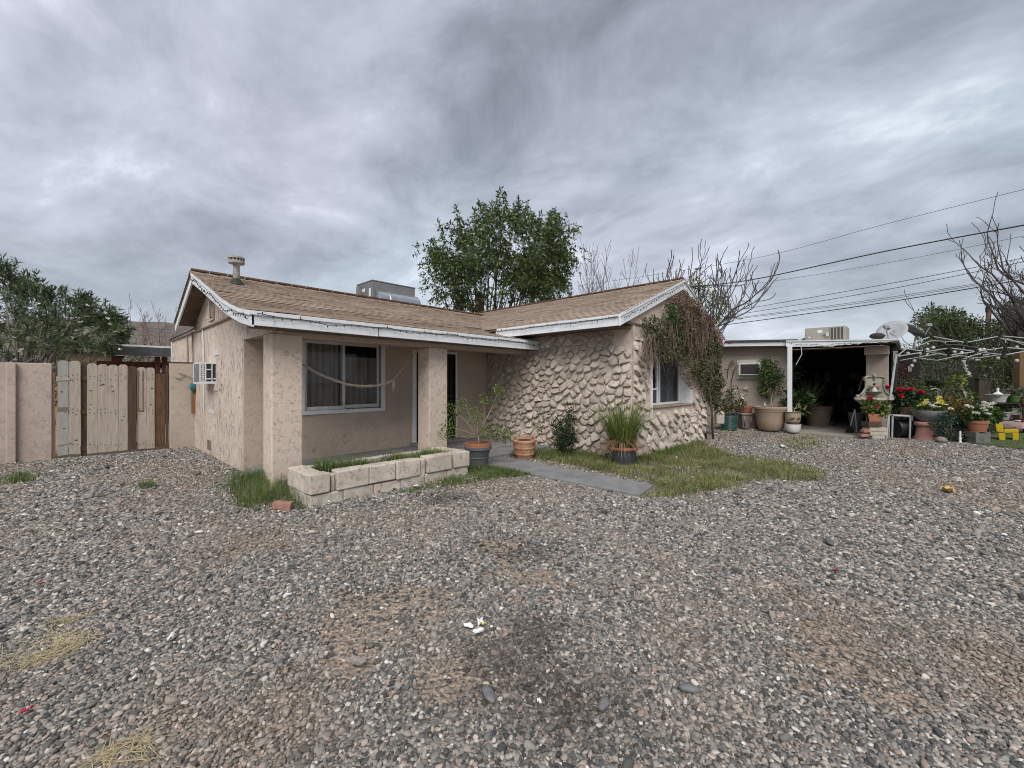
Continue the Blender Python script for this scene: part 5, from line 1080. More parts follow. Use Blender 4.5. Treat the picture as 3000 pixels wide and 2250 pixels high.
# ------------------------------------------------------------------ trees behind the house
def green_tree():
    D = 18.0; base = far(1425, HOR, D); base[2] = 0; rg = np.random.default_rng(21); T = thing('leafy_tree', 'leafy green tree with many stems and drooping leaves behind the house', 'tree', tuple(base))
    top = [(1240, 735), (1255, 690), (1290, 660), (1330, 620), (1345, 690), (1400, 610), (1440, 600), (1467, 570), (1500, 610), (1530, 590), (1555, 610), (1590, 650), (1625, 640), (1650, 620), (1670, 680), (1690, 700), (1700, 740), (1690, 790), (1680, 840), (1660, 870), (1600, 890), (1560, 870), (1500, 850), (1440, 860), (1400, 900), (1350, 905), (1300, 900), (1270, 905), (1255, 870), (1245, 810), (1270, 770), (1255, 750)]
    top = [(1470 + (u - 1470) * .90, v + max(0, (780 - v)) * .14) for u, v in top]; px = sample(top, 470); px = np.concatenate([px, np.array(top) + rg.normal(0, 4, (len(top), 2))]); C_ = []
    for u, v in px:
        h = math.sqrt(max(.05, 1 - ((u - 1470) / 250) ** 2 - ((v - 750) / 200) ** 2)) * 2.6; C_.append(far(u, v, D + rg.uniform(-h, h)))
    C_ = np.array(C_); nz = vnoise(px, 30, 4); C_ = C_[(nz > .36) & ((px[:, 1] < 835) | (rg.random(len(px)) < .5))]; P = []; Dr = []
    for c in C_:
        k = rg.integers(6, 11); 
        for j in range(k):                                              # a spray: drooping rachis with paired leaflets
            d = unit(np.array([*rg.normal(0, 1, 2), rg.uniform(-.2, .9)])); o = c + rg.normal(0, .24, 3); n = 10
            for i in range(n):
                t = i / n; q = o + d * .42 * t + np.array([0, 0, -.30 * t * t]); P.append(q); Dr.append(d * .5 + np.array([0, 0, -.75 * t - .1]) + rg.normal(0, .45, 3))
    for u, v in ((1322, 605), (1262, 645), (1395, 590), (1466, 552), (1380, 610), (1420, 600), (1525, 577), (1535, 590), (1553, 592), (1641, 612), (1628, 628), (1652, 638), (1598, 625), (1690, 675), (1700, 725), (1232, 725), (1243, 700), (1510, 600), (1482, 582), (1450, 596), (1570, 622)):
        u = 1470 + (u - 1470) * .90; e = far(u, v, D + rg.uniform(-1, 1)); s_ = e - np.array([rg.normal(0, .1), rg.normal(0, .1), 1.0]) - wd((u - 1470) / 230 * .4, 0, 0)
        for i in range(80): t = i / 80; P.append(s_ + (e - s_) * t + rg.normal(0, .02 + .06 * (1 - t), 3)); Dr.append(unit(rg.normal(0, 1, 3)) * (1.1 - .6 * t) + np.array([0, 0, .35]))
    P = np.array(P); Dr = np.array(Dr); br = rg.random(len(P)) < .045
    V, F_ = leaf_arr(P[~br], Dr[~br], .175, .34, .35, .25); npmesh('crown', V, F_, leafmat('tree_leaf', [(.022, .042, .014), (.036, .066, .019), (.055, .095, .026), (.088, .132, .036), (.14, .175, .055)], .45, .22), T)
    V, F_ = leaf_arr(P[br], Dr[br], .15, .3, .3, .3); npmesh('dead_leaves', V, F_, leafmat('brown_leaf', [(.07, .035, .022), (.11, .055, .03)], .8, .1), T)
    b = MB()
    for k in range(46):
        c = C_[rg.integers(0, len(C_))]; s_ = base + wd(rg.normal(0, .35), rg.normal(0, .3), 0); m1 = s_ + (c - s_) * .35 + np.array([0, 0, .5]); m2 = s_ + (c - s_) * .7 + np.array([0, 0, .35]) + rg.normal(0, .12, 3); r = rg.uniform(.03, .075)
        b.tube([s_, m1, m2, c], [r, r * .75, r * .45, .012], 5)
    b.tube([base, base + np.array([.05, 0, 2.5]), far(1405, 860, D)], [.2, .17, .12], 8); b.obj('trunk', mat('reddish_bark', (.10, .065, .048), (.06, .042, .034), rough=.9), T, smooth=2)
    # young low growth just over the roof
    lw = far(1590, 900, D - 1); plant('roofside_shrub', 'bright green shrub tip showing above the roof under the leafy tree', 'shrub', (lw[0], lw[1], 0), [(*far(u, v, D - 1), .35, 120) for u, v in ((1560, 900), (1600, 880), (1625, 885), (1540, 905), (1590, 905))], .10, M_LEAF, .4, M_BARK, .03, .6)
green_tree()
b1 = far(1755, HOR, 24); b1[2] = 0
bare_tree('bare_tree', 'leafless grey tree of thin upright twigs right of the leafy tree', b1, [wd(-.9, .2, 1.6), wd(-.45, 0, 2), wd(0, .3, 2), wd(.4, 0, 2), wd(.8, -.2, 1.7), wd(.2, .3, 2.2), wd(-.2, -.3, 2.2)], 3.7, .05, 3, mat('grey_twig', (.17, .15, .14), (.12, .105, .10), rough=.9), 12, trunk=1.8, up=.25, spread=.55, shrink=.62, minr=.010)
b2 = far(2046, HOR, 16.5); b2[2] = 0
M_CHIN = mat('chinaberry_bark', (.15, .135, .13), (.11, .098, .098), rough=.9)
T_c, tips_c = bare_tree('chinaberry_tree', 'pruned bare tree with upcurved branches behind the stone gable', b2, [wd(-1.9, .0, .9), wd(-1.5, .4, 1.4), wd(-.9, -.3, 1.6), wd(-.3, .3, 1.9), wd(.3, -.2, 1.9), wd(.8, .3, 1.7), wd(1.2, .1, 1.4), wd(1.6, -.2, 1.1), wd(-.5, .8, 1.7), wd(.6, .8, 1.6), wd(-1.8, -.4, 1.2), wd(1.9, .3, .8), wd(-2.2, .3, 1.0), wd(-1.2, .1, 1.9)], 2.5, .055, 2, M_CHIN, 5, trunk=2.7, up=.62, spread=.95, kids=(4, 5), shrink=.56, minr=.014, taper=.55, wob=.42)
clg = [(*far(u, v, 16.3), r, n) for u, v, r, n in ((2035, 830, .32, 120), (2060, 850, .3, 110), (2075, 870, .4, 190), (2095, 890, .3, 120), (2120, 885, .25, 80), (2030, 850, .25, 80), (2100, 930, .25, 60), (2128, 905, .2, 40), (2045, 800, .2, 40), (2110, 935, .25, 50))]
V, F_ = clump_leaves(clg, .10, .45); npmesh('leaves', V, F_, M_LEAFY, T_c)
# big bare tree at the right edge
b3 = far(3190, HOR, 14.5); b3[2] = 0
M_CHI2 = mat('chinaberry_dark', (.085, .072, .07), (.06, .05, .05), rough=.9)
bare_tree('chinaberry_tree', 'large bare tree reaching in from the right edge with dry seed clusters', b3, [wd(-1.7, .2, .9), wd(-1.5, -.3, 1.3), wd(-1.2, .2, 1.7), wd(-.8, -.3, 2.0), wd(-.3, .3, 2.3), wd(.3, .2, 2.2), wd(.9, -.3, 1.8), wd(-1.6, .6, 1.05), wd(-1.0, .7, 1.8), wd(-2.2, .0, .55), wd(-2.0, .3, .8), wd(-1.9, -.3, 1.0)], 3.5, .08, 3, M_CHI2, 9, trunk=1.4, up=.50, spread=.95, kids=(2, 4), shrink=.56, minr=.010, taper=.55, wob=.40,
          leaf=(900, .06, leafmat('dry_seed', [(.12, .06, .035), (.2, .10, .055), (.28, .17, .09)], .8, .1), 'seed_clusters'))

# ------------------------------------------------------------------ rear building at the right
AX = 15.0
def annex():
    T = thing('rear_building', 'flat roofed tan outbuilding with dark open workshop behind the flower pots', 'building', (AX, 3.0, 0)); ins = mat('workshop_shade_tone', (.020, .018, .017), (.03, .026, .024), rough=.95)  # inner walls coloured near black: the darkness of the depth is in the colour
    MB().bx(AX, AX + .18, 2.68, 6.5, -.1, 2.70).obj('wall', M_ANNX, T); MB().bx(AX + .2, AX + .6, .446, .91, -.1, 2.50).obj('column', M_ANNX, T, bevel=.01); MB().bx(AX - .10, AX + .197, .42, .93, 2.24, 2.46).obj('beam_end', M_ANNX, T, bevel=.008)
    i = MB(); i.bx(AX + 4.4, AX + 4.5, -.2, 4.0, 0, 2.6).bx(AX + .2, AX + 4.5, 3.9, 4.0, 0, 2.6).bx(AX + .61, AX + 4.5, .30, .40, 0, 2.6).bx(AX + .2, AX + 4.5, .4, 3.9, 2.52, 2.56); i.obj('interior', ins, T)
    def sl(y): return 2.872 + (y - 6.5) * (2.872 - 2.700) / (6.5 - 2.68)
    fa = MB(); fa.prism([(6.5, sl(6.5)), (2.68, sl(2.68)), (2.68, sl(2.68) - .125), (6.5, sl(6.5) - .125)], 'x', AX - .38, AX - .35); fa.obj('fascia_board', M_WHITE, T, bevel=.004)
    MB().prism([(6.5, sl(6.5) + .075), (2.4, sl(2.4) + .06), (2.4, sl(2.4) + .003), (6.5, sl(6.5) + .003)], 'x', AX - .42, AX + 4.5).obj('roof', mat('tar_roof', (.05, .05, .05), (.08, .075, .07), rough=.9), T)
    MB().prism([(6.5, sl(6.5) - .13), (2.68, sl(2.68) - .13), (2.68, sl(2.68) - .15), (6.5, sl(6.5) - .15)], 'x', AX - .35, AX).obj('soffit', M_DECK, T)
    # workshop porch roof: thin sheet with a ragged white edge
    MB().prism([(2.67, 2.725), (.22, 2.595), (.22, 2.56), (2.67, 2.685)], 'x', AX - .50, AX + 4.4).obj('roof', mat('white_roof_coat', (.66, .67, .68), (.5, .5, .5), sc=4, rough=.7), T)
    rg = random.Random(6); n = 26; top = [(2.67 - (2.67 - .30) * k / n, 2.682 - .125 * k / n) for k in range(n + 1)]; bot = [(y, z - (.145 if k < 9 else .145 - .0075 * (k - 9)) + (0 if k < 8 else rg.uniform(-.02, .02))) for k, (y, z) in enumerate(top)]
    MB().prism(top + bot[::-1], 'x', AX - .475, AX - .455).obj('ragged_fascia', M_PEEL, T)
    MB().bx(AX - .56, AX - .48, 2.515, 2.625, -.05, 2.56).obj('post', M_WHITE, T, bevel=.006)
    MB().bx(AX - .452, AX - .0, .5, 2.6, 2.44, 2.46).obj('soffit', M_DECK, T); MB().tube([(AX - .5, 2.30, 2.52), (AX - .5, 2.28, 2.3), (AX - .5, 2.42, 2.0)], .008, 5).obj('dangling_strip', M_WHITE, T)
    structure(MB().prism([(14.78, 4.7), (14.72, 4.04), (14.12, 1.15), (14.98, .94), (19.4, .42), (19.4, 3.88), (15.17, 4.7)], 'z', -.05, .05).obj('workshop_slab', mat('tan_concrete', (.30, .27, .235), (.22, .20, .17), sc=2, rough=.9, bump=.4)))
annex()
string_lights([(AX - .50, 2.6, 2.60), (AX - .50, 1.2, 2.53), (AX - .50, .4, 2.50)], 'string of tiny dark lights on the ragged white edge of the workshop roof', 20, .018, (-1, 0, 0), 8)
def wall_ac():
    T = thing('wall_air_conditioner', 'white boxed air conditioner with dark grille in the outbuilding wall', 'air conditioner', (AX, 3.7, 1.6)); m = mat('cream_ac', (.58, .57, .50), (.48, .47, .41), rough=.6); y0, y1 = 3.32, 4.09
    MB().bx(AX - .03, AX, y0 - .02, y1 + .02, 1.585, 1.70).bx(AX - .03, AX, y0 - .02, y1 + .02, 2.12, 2.215).bx(AX - .03, AX, y1 - .06, y1 + .02, 1.70, 2.12).bx(AX - .03, AX, y0 - .02, y0 + .06, 1.70, 2.12).obj('surround', m, T, bevel=.004)
    MB().bx(AX - .22, AX - .003, y0 + .07, y1 - .07, 1.71, 2.11).obj('casing', m, T, bevel=.015); g = MB().bx(AX - .226, AX - .221, y0 + .12, y1 - .13, 1.75, 2.06).obj('grille', mat('dark_grille', (.04, .042, .045), (.06, .06, .06), rough=.6), T)
    for k in range(14): MB().bx(AX - .232, AX - .2265, y0 + .125, y1 - .135, 1.765 + k * .021, 1.772 + k * .021).obj('louvre', mat('grille_louvre', (.07, .07, .075), rough=.5), g)
wall_ac()
def iron_trellis():
    T = thing('iron_trellis', 'curled rusty iron trellis leaning on the outbuilding wall', 'trellis', (AX - .1, 4.3, 0)); q = lambda u, v: on(u, v, 'x', AX - .08); m = mat('rusty_iron', (.05, .04, .035), (.09, .06, .045), rough=.8)
    sp = [q(2148 + (9 - k * .55) * math.cos(k * .75), 1064 - (8 - k * .5) * math.sin(k * .75)) for k in range(13)]; MB().tube([q(2130, 1112), q(2132, 1085), q(2138, 1066), q(2146, 1056)] + sp[2:], .012, 5).obj('rod', m, T, smooth=2); MB().tube([q(2142, 1118), q(2150, 1088), q(2156, 1072), q(2165, 1068)], .012, 5).obj('rod', m, T, smooth=2); MB().tube([q(2122, 1082), q(2154, 1085)], .012, 5).obj('rod', m, T); MB().tube([q(2142, 1118), (AX - .1, 4.25, 0.05)], .012, 5).obj('rod', m, T)
iron_trellis()
def rooftop_unit():
    X0 = 17.5; q = lambda u, v: on(u, v, 'x', X0); a = q(2358, 962); b = q(2478, 954); zb = q(2478, 996)[2]; y1, y0 = a[1], b[1]; zt = (a[2] + b[2]) / 2
    T = thing('rooftop_air_conditioner', 'long beige rooftop air conditioner on the outbuilding roof', 'air conditioner', (X0, y1, 2.7)); m = mat('beige_unit', (.36, .335, .295), (.31, .29, .25), sc=2, rough=.6, bump=.05)
    MB().bx(X0, X0 + 1.1, y0, y1, zb - .25, zt).obj('cabinet', m, T, bevel=.012); L_ = y1 - y0; g = MB().bx(X0 - .012, X0 - .002, y0 + .05 * L_, y0 + .37 * L_, zb + .05, zt - .04).obj('coil_grille', mat('grille_dark2', (.09, .085, .08), rough=.7), T)
    for k in range(5): y = y0 + L_ * (.05 + .08 * k); MB().bx(X0 - .03, X0 - .0125, y - .012, y + .012, zb + .04, zt - .03).obj('grille_bar', m, g)
    MB().bx(X0 - .008, X0 - .001, y0 + .56 * L_, y0 + .68 * L_, zt - .20, zt - .09).bx(X0 - .008, X0 - .001, y0 + .86 * L_, y0 + .91 * L_, zb + .12, zb + .18).obj('label_plate', M_PAPER, T); MB().bx(X0 - .06, X0 - .001, y0 + .40 * L_, y0 + .47 * L_, zb + .15, zt - .18).bx(X0 - .05, X0 - .001, y0 + .48 * L_, y0 + .54 * L_, zb + .22, zt - .25).obj('control_box', mat('pale_box', (.55, .54, .5), rough=.5), T)
    MB().prism([(y1 + .02, zb - .2), (y1 + .02, zb + .2), (y1 + .5, zb - .05), (y1 + .8, zb - .2)], 'x', X0 + .3, X0 + .9).obj('duct', m, T)
rooftop_unit()
def dish(u, v, dep, r, nrm, label, logo, m, sq=.86):
    c = far(u, v, dep); T = thing('satellite_dish', label, 'satellite dish', (c[0], c[1], 2.6), 'satellite dishes'); a, b, n = frame(nrm); vs = []; N_ = 28
    for k, rr in enumerate((0, .35, .7, 1.0)):
        for i in range(N_): t = 6.2832 * i / N_; vs.append(c + (a * math.cos(t) * sq + b * math.sin(t)) * r * max(rr, .001) + n * (.16 * r * 2 * (rr ** 2 - 1) * .6))
    fs = [(k * N_ + i, k * N_ + (i + 1) % N_, (k + 1) * N_ + (i + 1) % N_, (k + 1) * N_ + i) for k in range(3) for i in range(N_)]
    o = MB().add(vs, fs).obj('reflector', m, T, smooth=2); sd = o.modifiers.new('solid', 'SOLIDIFY'); sd.thickness = .012
    e = c + n * r * .95 - b * r * .75; MB().tube([c - b * r * .95 - n * .02, e], .018, 6).obj('arm', m, T, smooth=True); MB().box(tuple(e + b * .05), (.10, .16, .10), YAW).obj('receiver', mat('grey_receiver', (.28, .29, .29), rough=.5), T, bevel=.02)
    MB().tube([c - n * .1, c - n * .12 - b * r * .5, (c[0], c[1], 2.58)], .03, 8).obj('mast', m, T, smooth=True)
    if logo:                                                               # dark swirl mark and a smudge line on the reflector
        P = lambda x, y: c + a * x * r + b * y * r + n * (.16 * r * 1.2 * (x * x + y * y - 1) + .012)
        lm = mat('dish_logo', (.05, .055, .06), rough=.6); f = MB(); out = [P(.30 + .20 * math.cos(t), .42 + .16 * math.sin(t)) for t in np.linspace(-2.2, 1.6, 12)]; inn = [P(.36 + .10 * math.cos(t), .44 + .11 * math.sin(t)) for t in np.linspace(1.6, -2.2, 12)]; f.add(out + inn, [tuple(range(24))]); f.add([P(.12, .38), P(.30, .56), P(.34, .36), P(.22, .28)], [(0, 1, 2, 3)]); f.obj('logo', lm, T)
        MB().add([P(-.35, -.52), P(.1, .02), P(.14, -.04), P(-.28, -.56)], [(0, 1, 2, 3)]).obj('worn_lettering', mat('worn_letter', (.28, .29, .3), rough=.6), T)
M_DISH = mat('dish_grey', (.36, .37, .385), (.30, .31, .325), sc=3, rough=.5, bump=.05)
dish(2612, 968, 13.6, .46, -FW * .42 - RT * .62 + UP * .70, 'pale grey satellite dish with dark logo on the outbuilding roof', True, M_DISH)
dish(2675, 966, 13.9, .40, RT * .62 - FW * .16 + UP * .80, 'dark satellite dish seen edge on behind the pale dish', False, mat('dish_dark', (.16, .165, .17), rough=.5), .7)
sx = far(2570, 985, 13.4); tag(MB().blob(tuple(sx), (.22, .2, .10), 12, 6, .12, 3).obj('sandbag', mat('dark_sandbag', (.05, .042, .038), rough=.95), smooth=2), 'dark sandbag weight beside the dish on the roof', 'sandbag')

# ------------------------------------------------------------------ pots and plants along the outbuilding
def back(p, d): dep = float(p @ FW); k = (dep + d) / dep; return np.array([p[0] * k, p[1] * k, p[2]])
def site(u, v, z=0.0): p = gp(u, v, z); return p, float(p @ FW) / F0
def rpot(u, v, w, h, m, name, label, z=0.0, flare=.72, lip=.05, cat='plant pot', n=26, **kw):
    """round pot whose foot stands at pixel u,v; w and h in pixels of the photograph"""
    p, k = site(u, v, z); p = back(p, w * k / 2 * flare); r = w * k / 2; H = h * k
    T = pot(name, label, (p[0], p[1], z), [(r * flare, 0), (r * (flare + .55 * (.93 - flare)), H * .45), (r * .93, H - lip), (r, H - lip + .006), (r, H - .008), (r - .012, H)], m, n, cat=cat, **kw)
    return T, np.array([p[0], p[1], z + H]), r, k
M_GREENP = mat('green_glaze', (.035, .10, .085), (.02, .055, .05), sc=6, rough=.3)
p, k = site(2135, 1263); p = back(p, .2); prof = [(.19, 0)]
for i in range(7): prof += [(.215 + i * .008, .03 + i * .062), (.232 + i * .008, .05 + i * .062), (.215 + i * .008, .075 + i * .062)]
pot('plant_pot', 'dark green glazed pot with horizontal ribs beside the gas meter', (p[0], p[1], 0), prof + [(.27, .47), (.278, .50)], M_GREENP)
plant('potted_plant', 'bushy mixed plant in the green ribbed pot under the vine', 'plant', (p[0], p[1], .46), [(*far(u, v, 13.1), r, n) for u, v, r, n in ((2120, 1195, .22, 130), (2140, 1185, .25, 160), (2160, 1190, .2, 110), (2130, 1165, .22, 120), (2150, 1150, .2, 110), (2110, 1180, .2, 100), (2135, 1205, .2, 120))], .07, leafmat('pot_mixed', [(.03, .05, .018), (.06, .085, .03), (.1, .11, .045), (.14, .10, .05)]), .6)
# square carved pot with a small terracotta pot on it
p, k = site(2186, 1255, .05); p = back(p, .25); T = thing('plant_pot', 'square purplish carved pot holding a red terracotta pot', 'plant pot', (p[0], p[1], .05)); mp = mat('purple_stone_pot', (.20, .155, .15), (.27, .22, .20), sc=9, rough=.9, bump=.6, bsc=20, bdist=.02); b = MB(); vs = []
for r, z in ((.20, .05), (.30, .47), (.33, .475), (.33, .52), (.28, .52)):
    for sx_, sy_ in ((-1, -1), (1, -1), (1, 1), (-1, 1)): q = RT * sx_ * r + FW * sy_ * r; vs.append((p[0] + q[0], p[1] + q[1], z))
b.add(vs, [(a * 4 + i, a * 4 + (i + 1) % 4, a * 4 + 4 + (i + 1) % 4, a * 4 + 4 + i) for a in range(4) for i in range(4)] + [(16, 17, 18, 19)]).obj('body', mp, T, bevel=.02)
for q in (-.17, 0, .17): MB().tube([(p[0] + RT[0] * (q - .0) - FW[0] * .25, p[1] + RT[1] * q - FW[1] * .25, .12), (p[0] + RT[0] * q * 1.3 - FW[0] * .305, p[1] + RT[1] * q * 1.3 - FW[1] * .305, .42)], .02, 6).obj('carving', mp, T, smooth=2)
pot('plant_pot', 'small red terracotta pot sitting on the square carved pot', (p[0], p[1], .53), [(.14, 0), (.19, .16), (.205, .165), (.205, .21)], M_TERRA)
T = plant('potted_plant', 'white flowered orchid like plant in the small red terracotta pot', 'plant', (p[0], p[1], .70), [(*far(u, v, 13.6), .14, 80) for u, v in ((2180, 1185), (2200, 1182), (2215, 1180), (2190, 1175), (2172, 1180))], .06, M_LEAF, .5); flowers(T, [far(u, v, 13.5) for u, v in ((2180, 1141), (2190, 1143), (2175, 1160), (2186, 1155), (2172, 1167), (2150, 1142), (2165, 1185))], .11, MATS['white_petal'], 7, .8)
M_TANP = mat('tan_resin_pot', (.34, .255, .19), (.28, .21, .155), sc=14, rough=.75, bump=.25, bsc=120)
p, k = site(2257, 1263, .05); p = back(p, .30); r = .455
pot('plant_pot', 'very large tan resin pot with wide rim in front of the outbuilding', (p[0], p[1], .05), [(.27, 0), (.335, .06), (.38, .30), (.405, .55), (.415, .57), (.425, .575), (.43, .635), (.455, .64), (.46, .70), (.44, .715)], M_TANP, 34)
plant('potted_shrub', 'green leafy shrub growing in the very large tan pot by the air conditioner', 'shrub', (p[0], p[1], .72), [(*far(u, v, 13.1 + random.uniform(-.3, .3)), r_, n) for u, v, r_, n in ((2250, 1075, 0.30, 342), (2270, 1080, 0.32, 396), (2290, 1090, 0.29, 288), (2240, 1095, 0.28, 288), (2260, 1100, 0.32, 396), (2300, 1075, 0.23, 198), (2275, 1115, 0.30, 306), (2250, 1125, 0.25, 234), (2240, 1140, 0.23, 162), (2265, 1140, 0.23, 180), (2235, 1070, 0.21, 162), (2225, 1128, 0.16, 81), (2280, 1150, 0.18, 108), (2270, 1165, 0.17, 108), (2310, 1095, 0.18, 108), (2250, 1155, 0.16, 90))], .075, M_LEAF, .5, M_STEMG, .014, .35, .35)
x_ = far(2240, 1187, 12.9); tag(MB().prism([(0, 0), (.2, -.02), (.1, .1), (.0, .08)], 'y', 0, .012).obj('paper_tag', M_PAPER), 'white paper lying on the soil of the very large tan pot', 'paper'); COL.objects[-1].location = (x_[0], x_[1], x_[2] - .02)
# painted pot on a white pot
p, k = site(2323, 1268, .05); p = back(p, .16); M_WPOT = mat('white_ceramic', (.68, .68, .66), (.56, .56, .54), sc=5, rough=.35)
pot('plant_pot', 'round white ceramic pot under the painted pot beside the post', (p[0], p[1], .05), [(.13, 0), (.175, .05), (.195, .16), (.20, .235)], M_WPOT)
T = pot('plant_pot', 'beige pot painted with brown bamboo leaves standing in the white pot', (p[0], p[1], .26), [(.14, 0), (.15, .05), (.165, .09), (.18, .11), (.195, .22), (.20, .36), (.205, .38)], mat('beige_ceramic', (.36, .30, .22), (.30, .25, .18), rough=.5)); MB().lathe([(.152, .02), (.170, .09)], (p[0], p[1], .26), 24, False).obj('brown_foot', mat('brown_glaze', (.12, .06, .04), rough=.5), T); MB().lathe([(.207, .355), (.209, .38)], (p[0], p[1], .26), 24, False).obj('brown_rim', MATS['brown_glaze'], T)
rgl = random.Random(4)
for cx_, n in ((-.10, 5), (.05, 7)):
    for i in range(n):
        a = math.radians(200 - i * (38 if n == 5 else 30)); x0, z0 = cx_, .43; x1, z1 = x0 + .085 * math.cos(a), z0 + .08 * math.sin(a); nrm = np.array([-math.sin(a), math.cos(a)]) * .011
        def W(x, z): d = math.sqrt(max(.001, .1985 ** 2 - x * x)); return (p[0] + RT[0] * x - FW[0] * d, p[1] + RT[1] * x - FW[1] * d, z)
        MB().add([W(x0, z0), W((x0 + x1) / 2 + nrm[0], (z0 + z1) / 2 + nrm[1]), W(x1, z1), W((x0 + x1) / 2 - nrm[0], (z0 + z1) / 2 - nrm[1])], [(0, 1, 2, 3)]).obj('painted_leaf', MATS['brown_glaze'], T)
plant('potted_plant', 'broad dark leaved plant in the painted bamboo pot beside the white post', 'plant', (p[0], p[1], .6), [(*far(u, v, 12.7), .2, 60) for u, v in ((2315, 1185), (2335, 1175), (2345, 1190), (2310, 1165), (2350, 1160), (2330, 1195), (2355, 1185))], .19, leafmat('broad_dark', [(.018, .04, .018), (.03, .06, .022), (.05, .08, .03)], .35, .15), .42, droop=.1)
yl = far(2349, 1205, 12.4); T = thing('yellow_leaf_spray', 'pale yellow drooping leaves beside the painted bamboo pot', 'leaf', tuple(yl)); V, F_ = clump_leaves([(*yl, .1, 7)], .2, .4, .5, .6); npmesh('leaf', V, F_, leafmat('pale_yellow_leaf', [(.45, .45, .16), (.55, .52, .25)]), T)
T2, tp, r, k = rpot(2397, 1249, 74, 58, mat('dim_tan_pot', (.24, .185, .14), (.19, .145, .11), rough=.8), 'plant_pot', 'large tan pot inside the dark workshop opening', .05, .70, .10)  # tan darkened in the colour for the shade inside the opening
long_grass('spider_plant', 'arching spider plant spilling over the pot in the workshop opening', tuple(far(2368, 1192, 13.3)), 260, .95, .14, .85, leafmat('spider_leaf', [(.035, .065, .03), (.07, .11, .05), (.15, .19, .10)], .4, .2), .011, leafmat('spider_leaf2', [(.05, .07, .03), (.10, .10, .05)]), 90, 'plant', .75)
# wall fountain
def fountain():
    p, k = site(2556, 1285); p = back(p, .16); T = thing('wall_fountain', 'ornate cream stone wall fountain with scrolled back and shell basin', 'fountain', (p[0], p[1], 0)); m = mat('cream_stone', (.31, .29, .24), (.22, .205, .165), sc=7, rough=.8, bump=.4); dep = float(p @ FW); ru = mat('rust_stain', (.28, .15, .10), rough=.9); W = lambda u, v, d=0.0: far(u, v, dep + d)
    half = [(0, 1097), (6, 1098), (9, 1103), (14, 1102), (24, 1101), (32, 1106), (34, 1113), (28, 1116), (26, 1114), (27, 1126), (29, 1138), (35, 1150), (44, 1158), (50, 1158), (52, 1163), (50, 1166), (0, 1166)]
    TB = Matrix((tuple(RT), tuple(FW * .45), (0, 0, 1))).transposed()
    cu = 2562; out = [(cu + a, v) for a, v in half] + [(cu - a, v) for a, v in half[-2:0:-1]]; f = [W(u, v, -.03) for u, v in out]; g = [W(u, v, .07) for u, v in out]; n = len(out)
    MB().add(f + g, [tuple(range(n)), tuple(range(2 * n - 1, n - 1, -1))] + [(i, i + n, (i + 1) % n + n, (i + 1) % n) for i in range(n)]).obj('back_panel', m, T, bevel=.01)
    for s_ in (-1, 1):
        MB().tube([W(cu + s_ * a, v, -.045) for a, v in ((8, 1104), (20, 1103), (29, 1107), (31, 1112), (26, 1115), (26, 1126), (28, 1138), (34, 1149), (43, 1158))], [.02, .026, .028, .03, .024, .022, .022, .024, .03], 8).obj('scroll', m, T, smooth=2)
        MB().blob(tuple(W(cu + s_ * 49, 1161, -.04)), (.05, .05, .05), 10, 6, .02).obj('scroll', m, T, smooth=2)
    MB().blob(tuple(W(cu, 1101, -.05)), (.07, .05, .06), 9, 6, .25, 2).obj('crest', m, T, smooth=2); MB().add([W(cu - 5, 1103, -.05), W(cu + 5, 1103, -.05), W(cu + 1, 1116, -.05), W(cu - 1, 1116, -.05), W(cu, 1108, -.09)], [(0, 1, 4), (1, 2, 4), (2, 3, 4), (3, 0, 4)]).obj('crest', m, T)
    MB().lathe([(.03, 0), (.10, .03), (.16, .085), (.175, .10), (.16, .10)], tuple(W(cu, 1158, -.14)), 20).obj('upper_bowl', m, T, smooth=True); MB().lathe([(.07, .0), (.06, .04), (.035, .09), (.02, .11)], tuple(W(cu, 1147, -.10)), 14).obj('shell', mat('white_stone', (.48, .48, .44), rough=.7), T, smooth=True)
    MB().bar(W(cu - 15, 1131, -.08), W(cu + 18, 1133, -.08), .035, .035).obj('red_bar', ru, T); MB().blob(tuple(W(cu, 1125, -.05)), (.032, .03, .03), 8, 5, 0).obj('spout', mat('dark_rust', (.10, .04, .03), rough=.8), T)
    MB().blob(tuple(W(cu - 20, 1141, -.06)), (.025, .02, .028), 7, 5, .1).blob(tuple(W(cu - 15, 1142, -.06)), (.03, .02, .025), 7, 5, .1).obj('black_ornament', M_IRON, T)
    MB().lathe([(.12, -.30), (.30, -.18), (.47, -.05), (.50, -.02), (.50, .03), (.46, .03)], tuple(W(cu - 2, 1168, -.02)), 28, True, tilt=TB).obj('basin', m, T, smooth=True); MB().lathe([(.507, -.025), (.51, .0), (.507, .035)], tuple(W(cu - 2, 1168, -.02)), 28, False, tilt=TB).obj('basin_rim', mat('rim_white', (.45, .44, .41), (.30, .18, .13), sc=6, rough=.7), T, smooth=True)
    q = W(cu - 2, 1168, -.1); MB().lathe([(.20, 0), (.16, .1), (.14, .5), (.18, q[2] - .32)], (q[0], q[1], .0), 14).obj('pedestal', mat('dark_pedestal', (.03, .03, .035), rough=.8), T, smooth=True)
fountain()
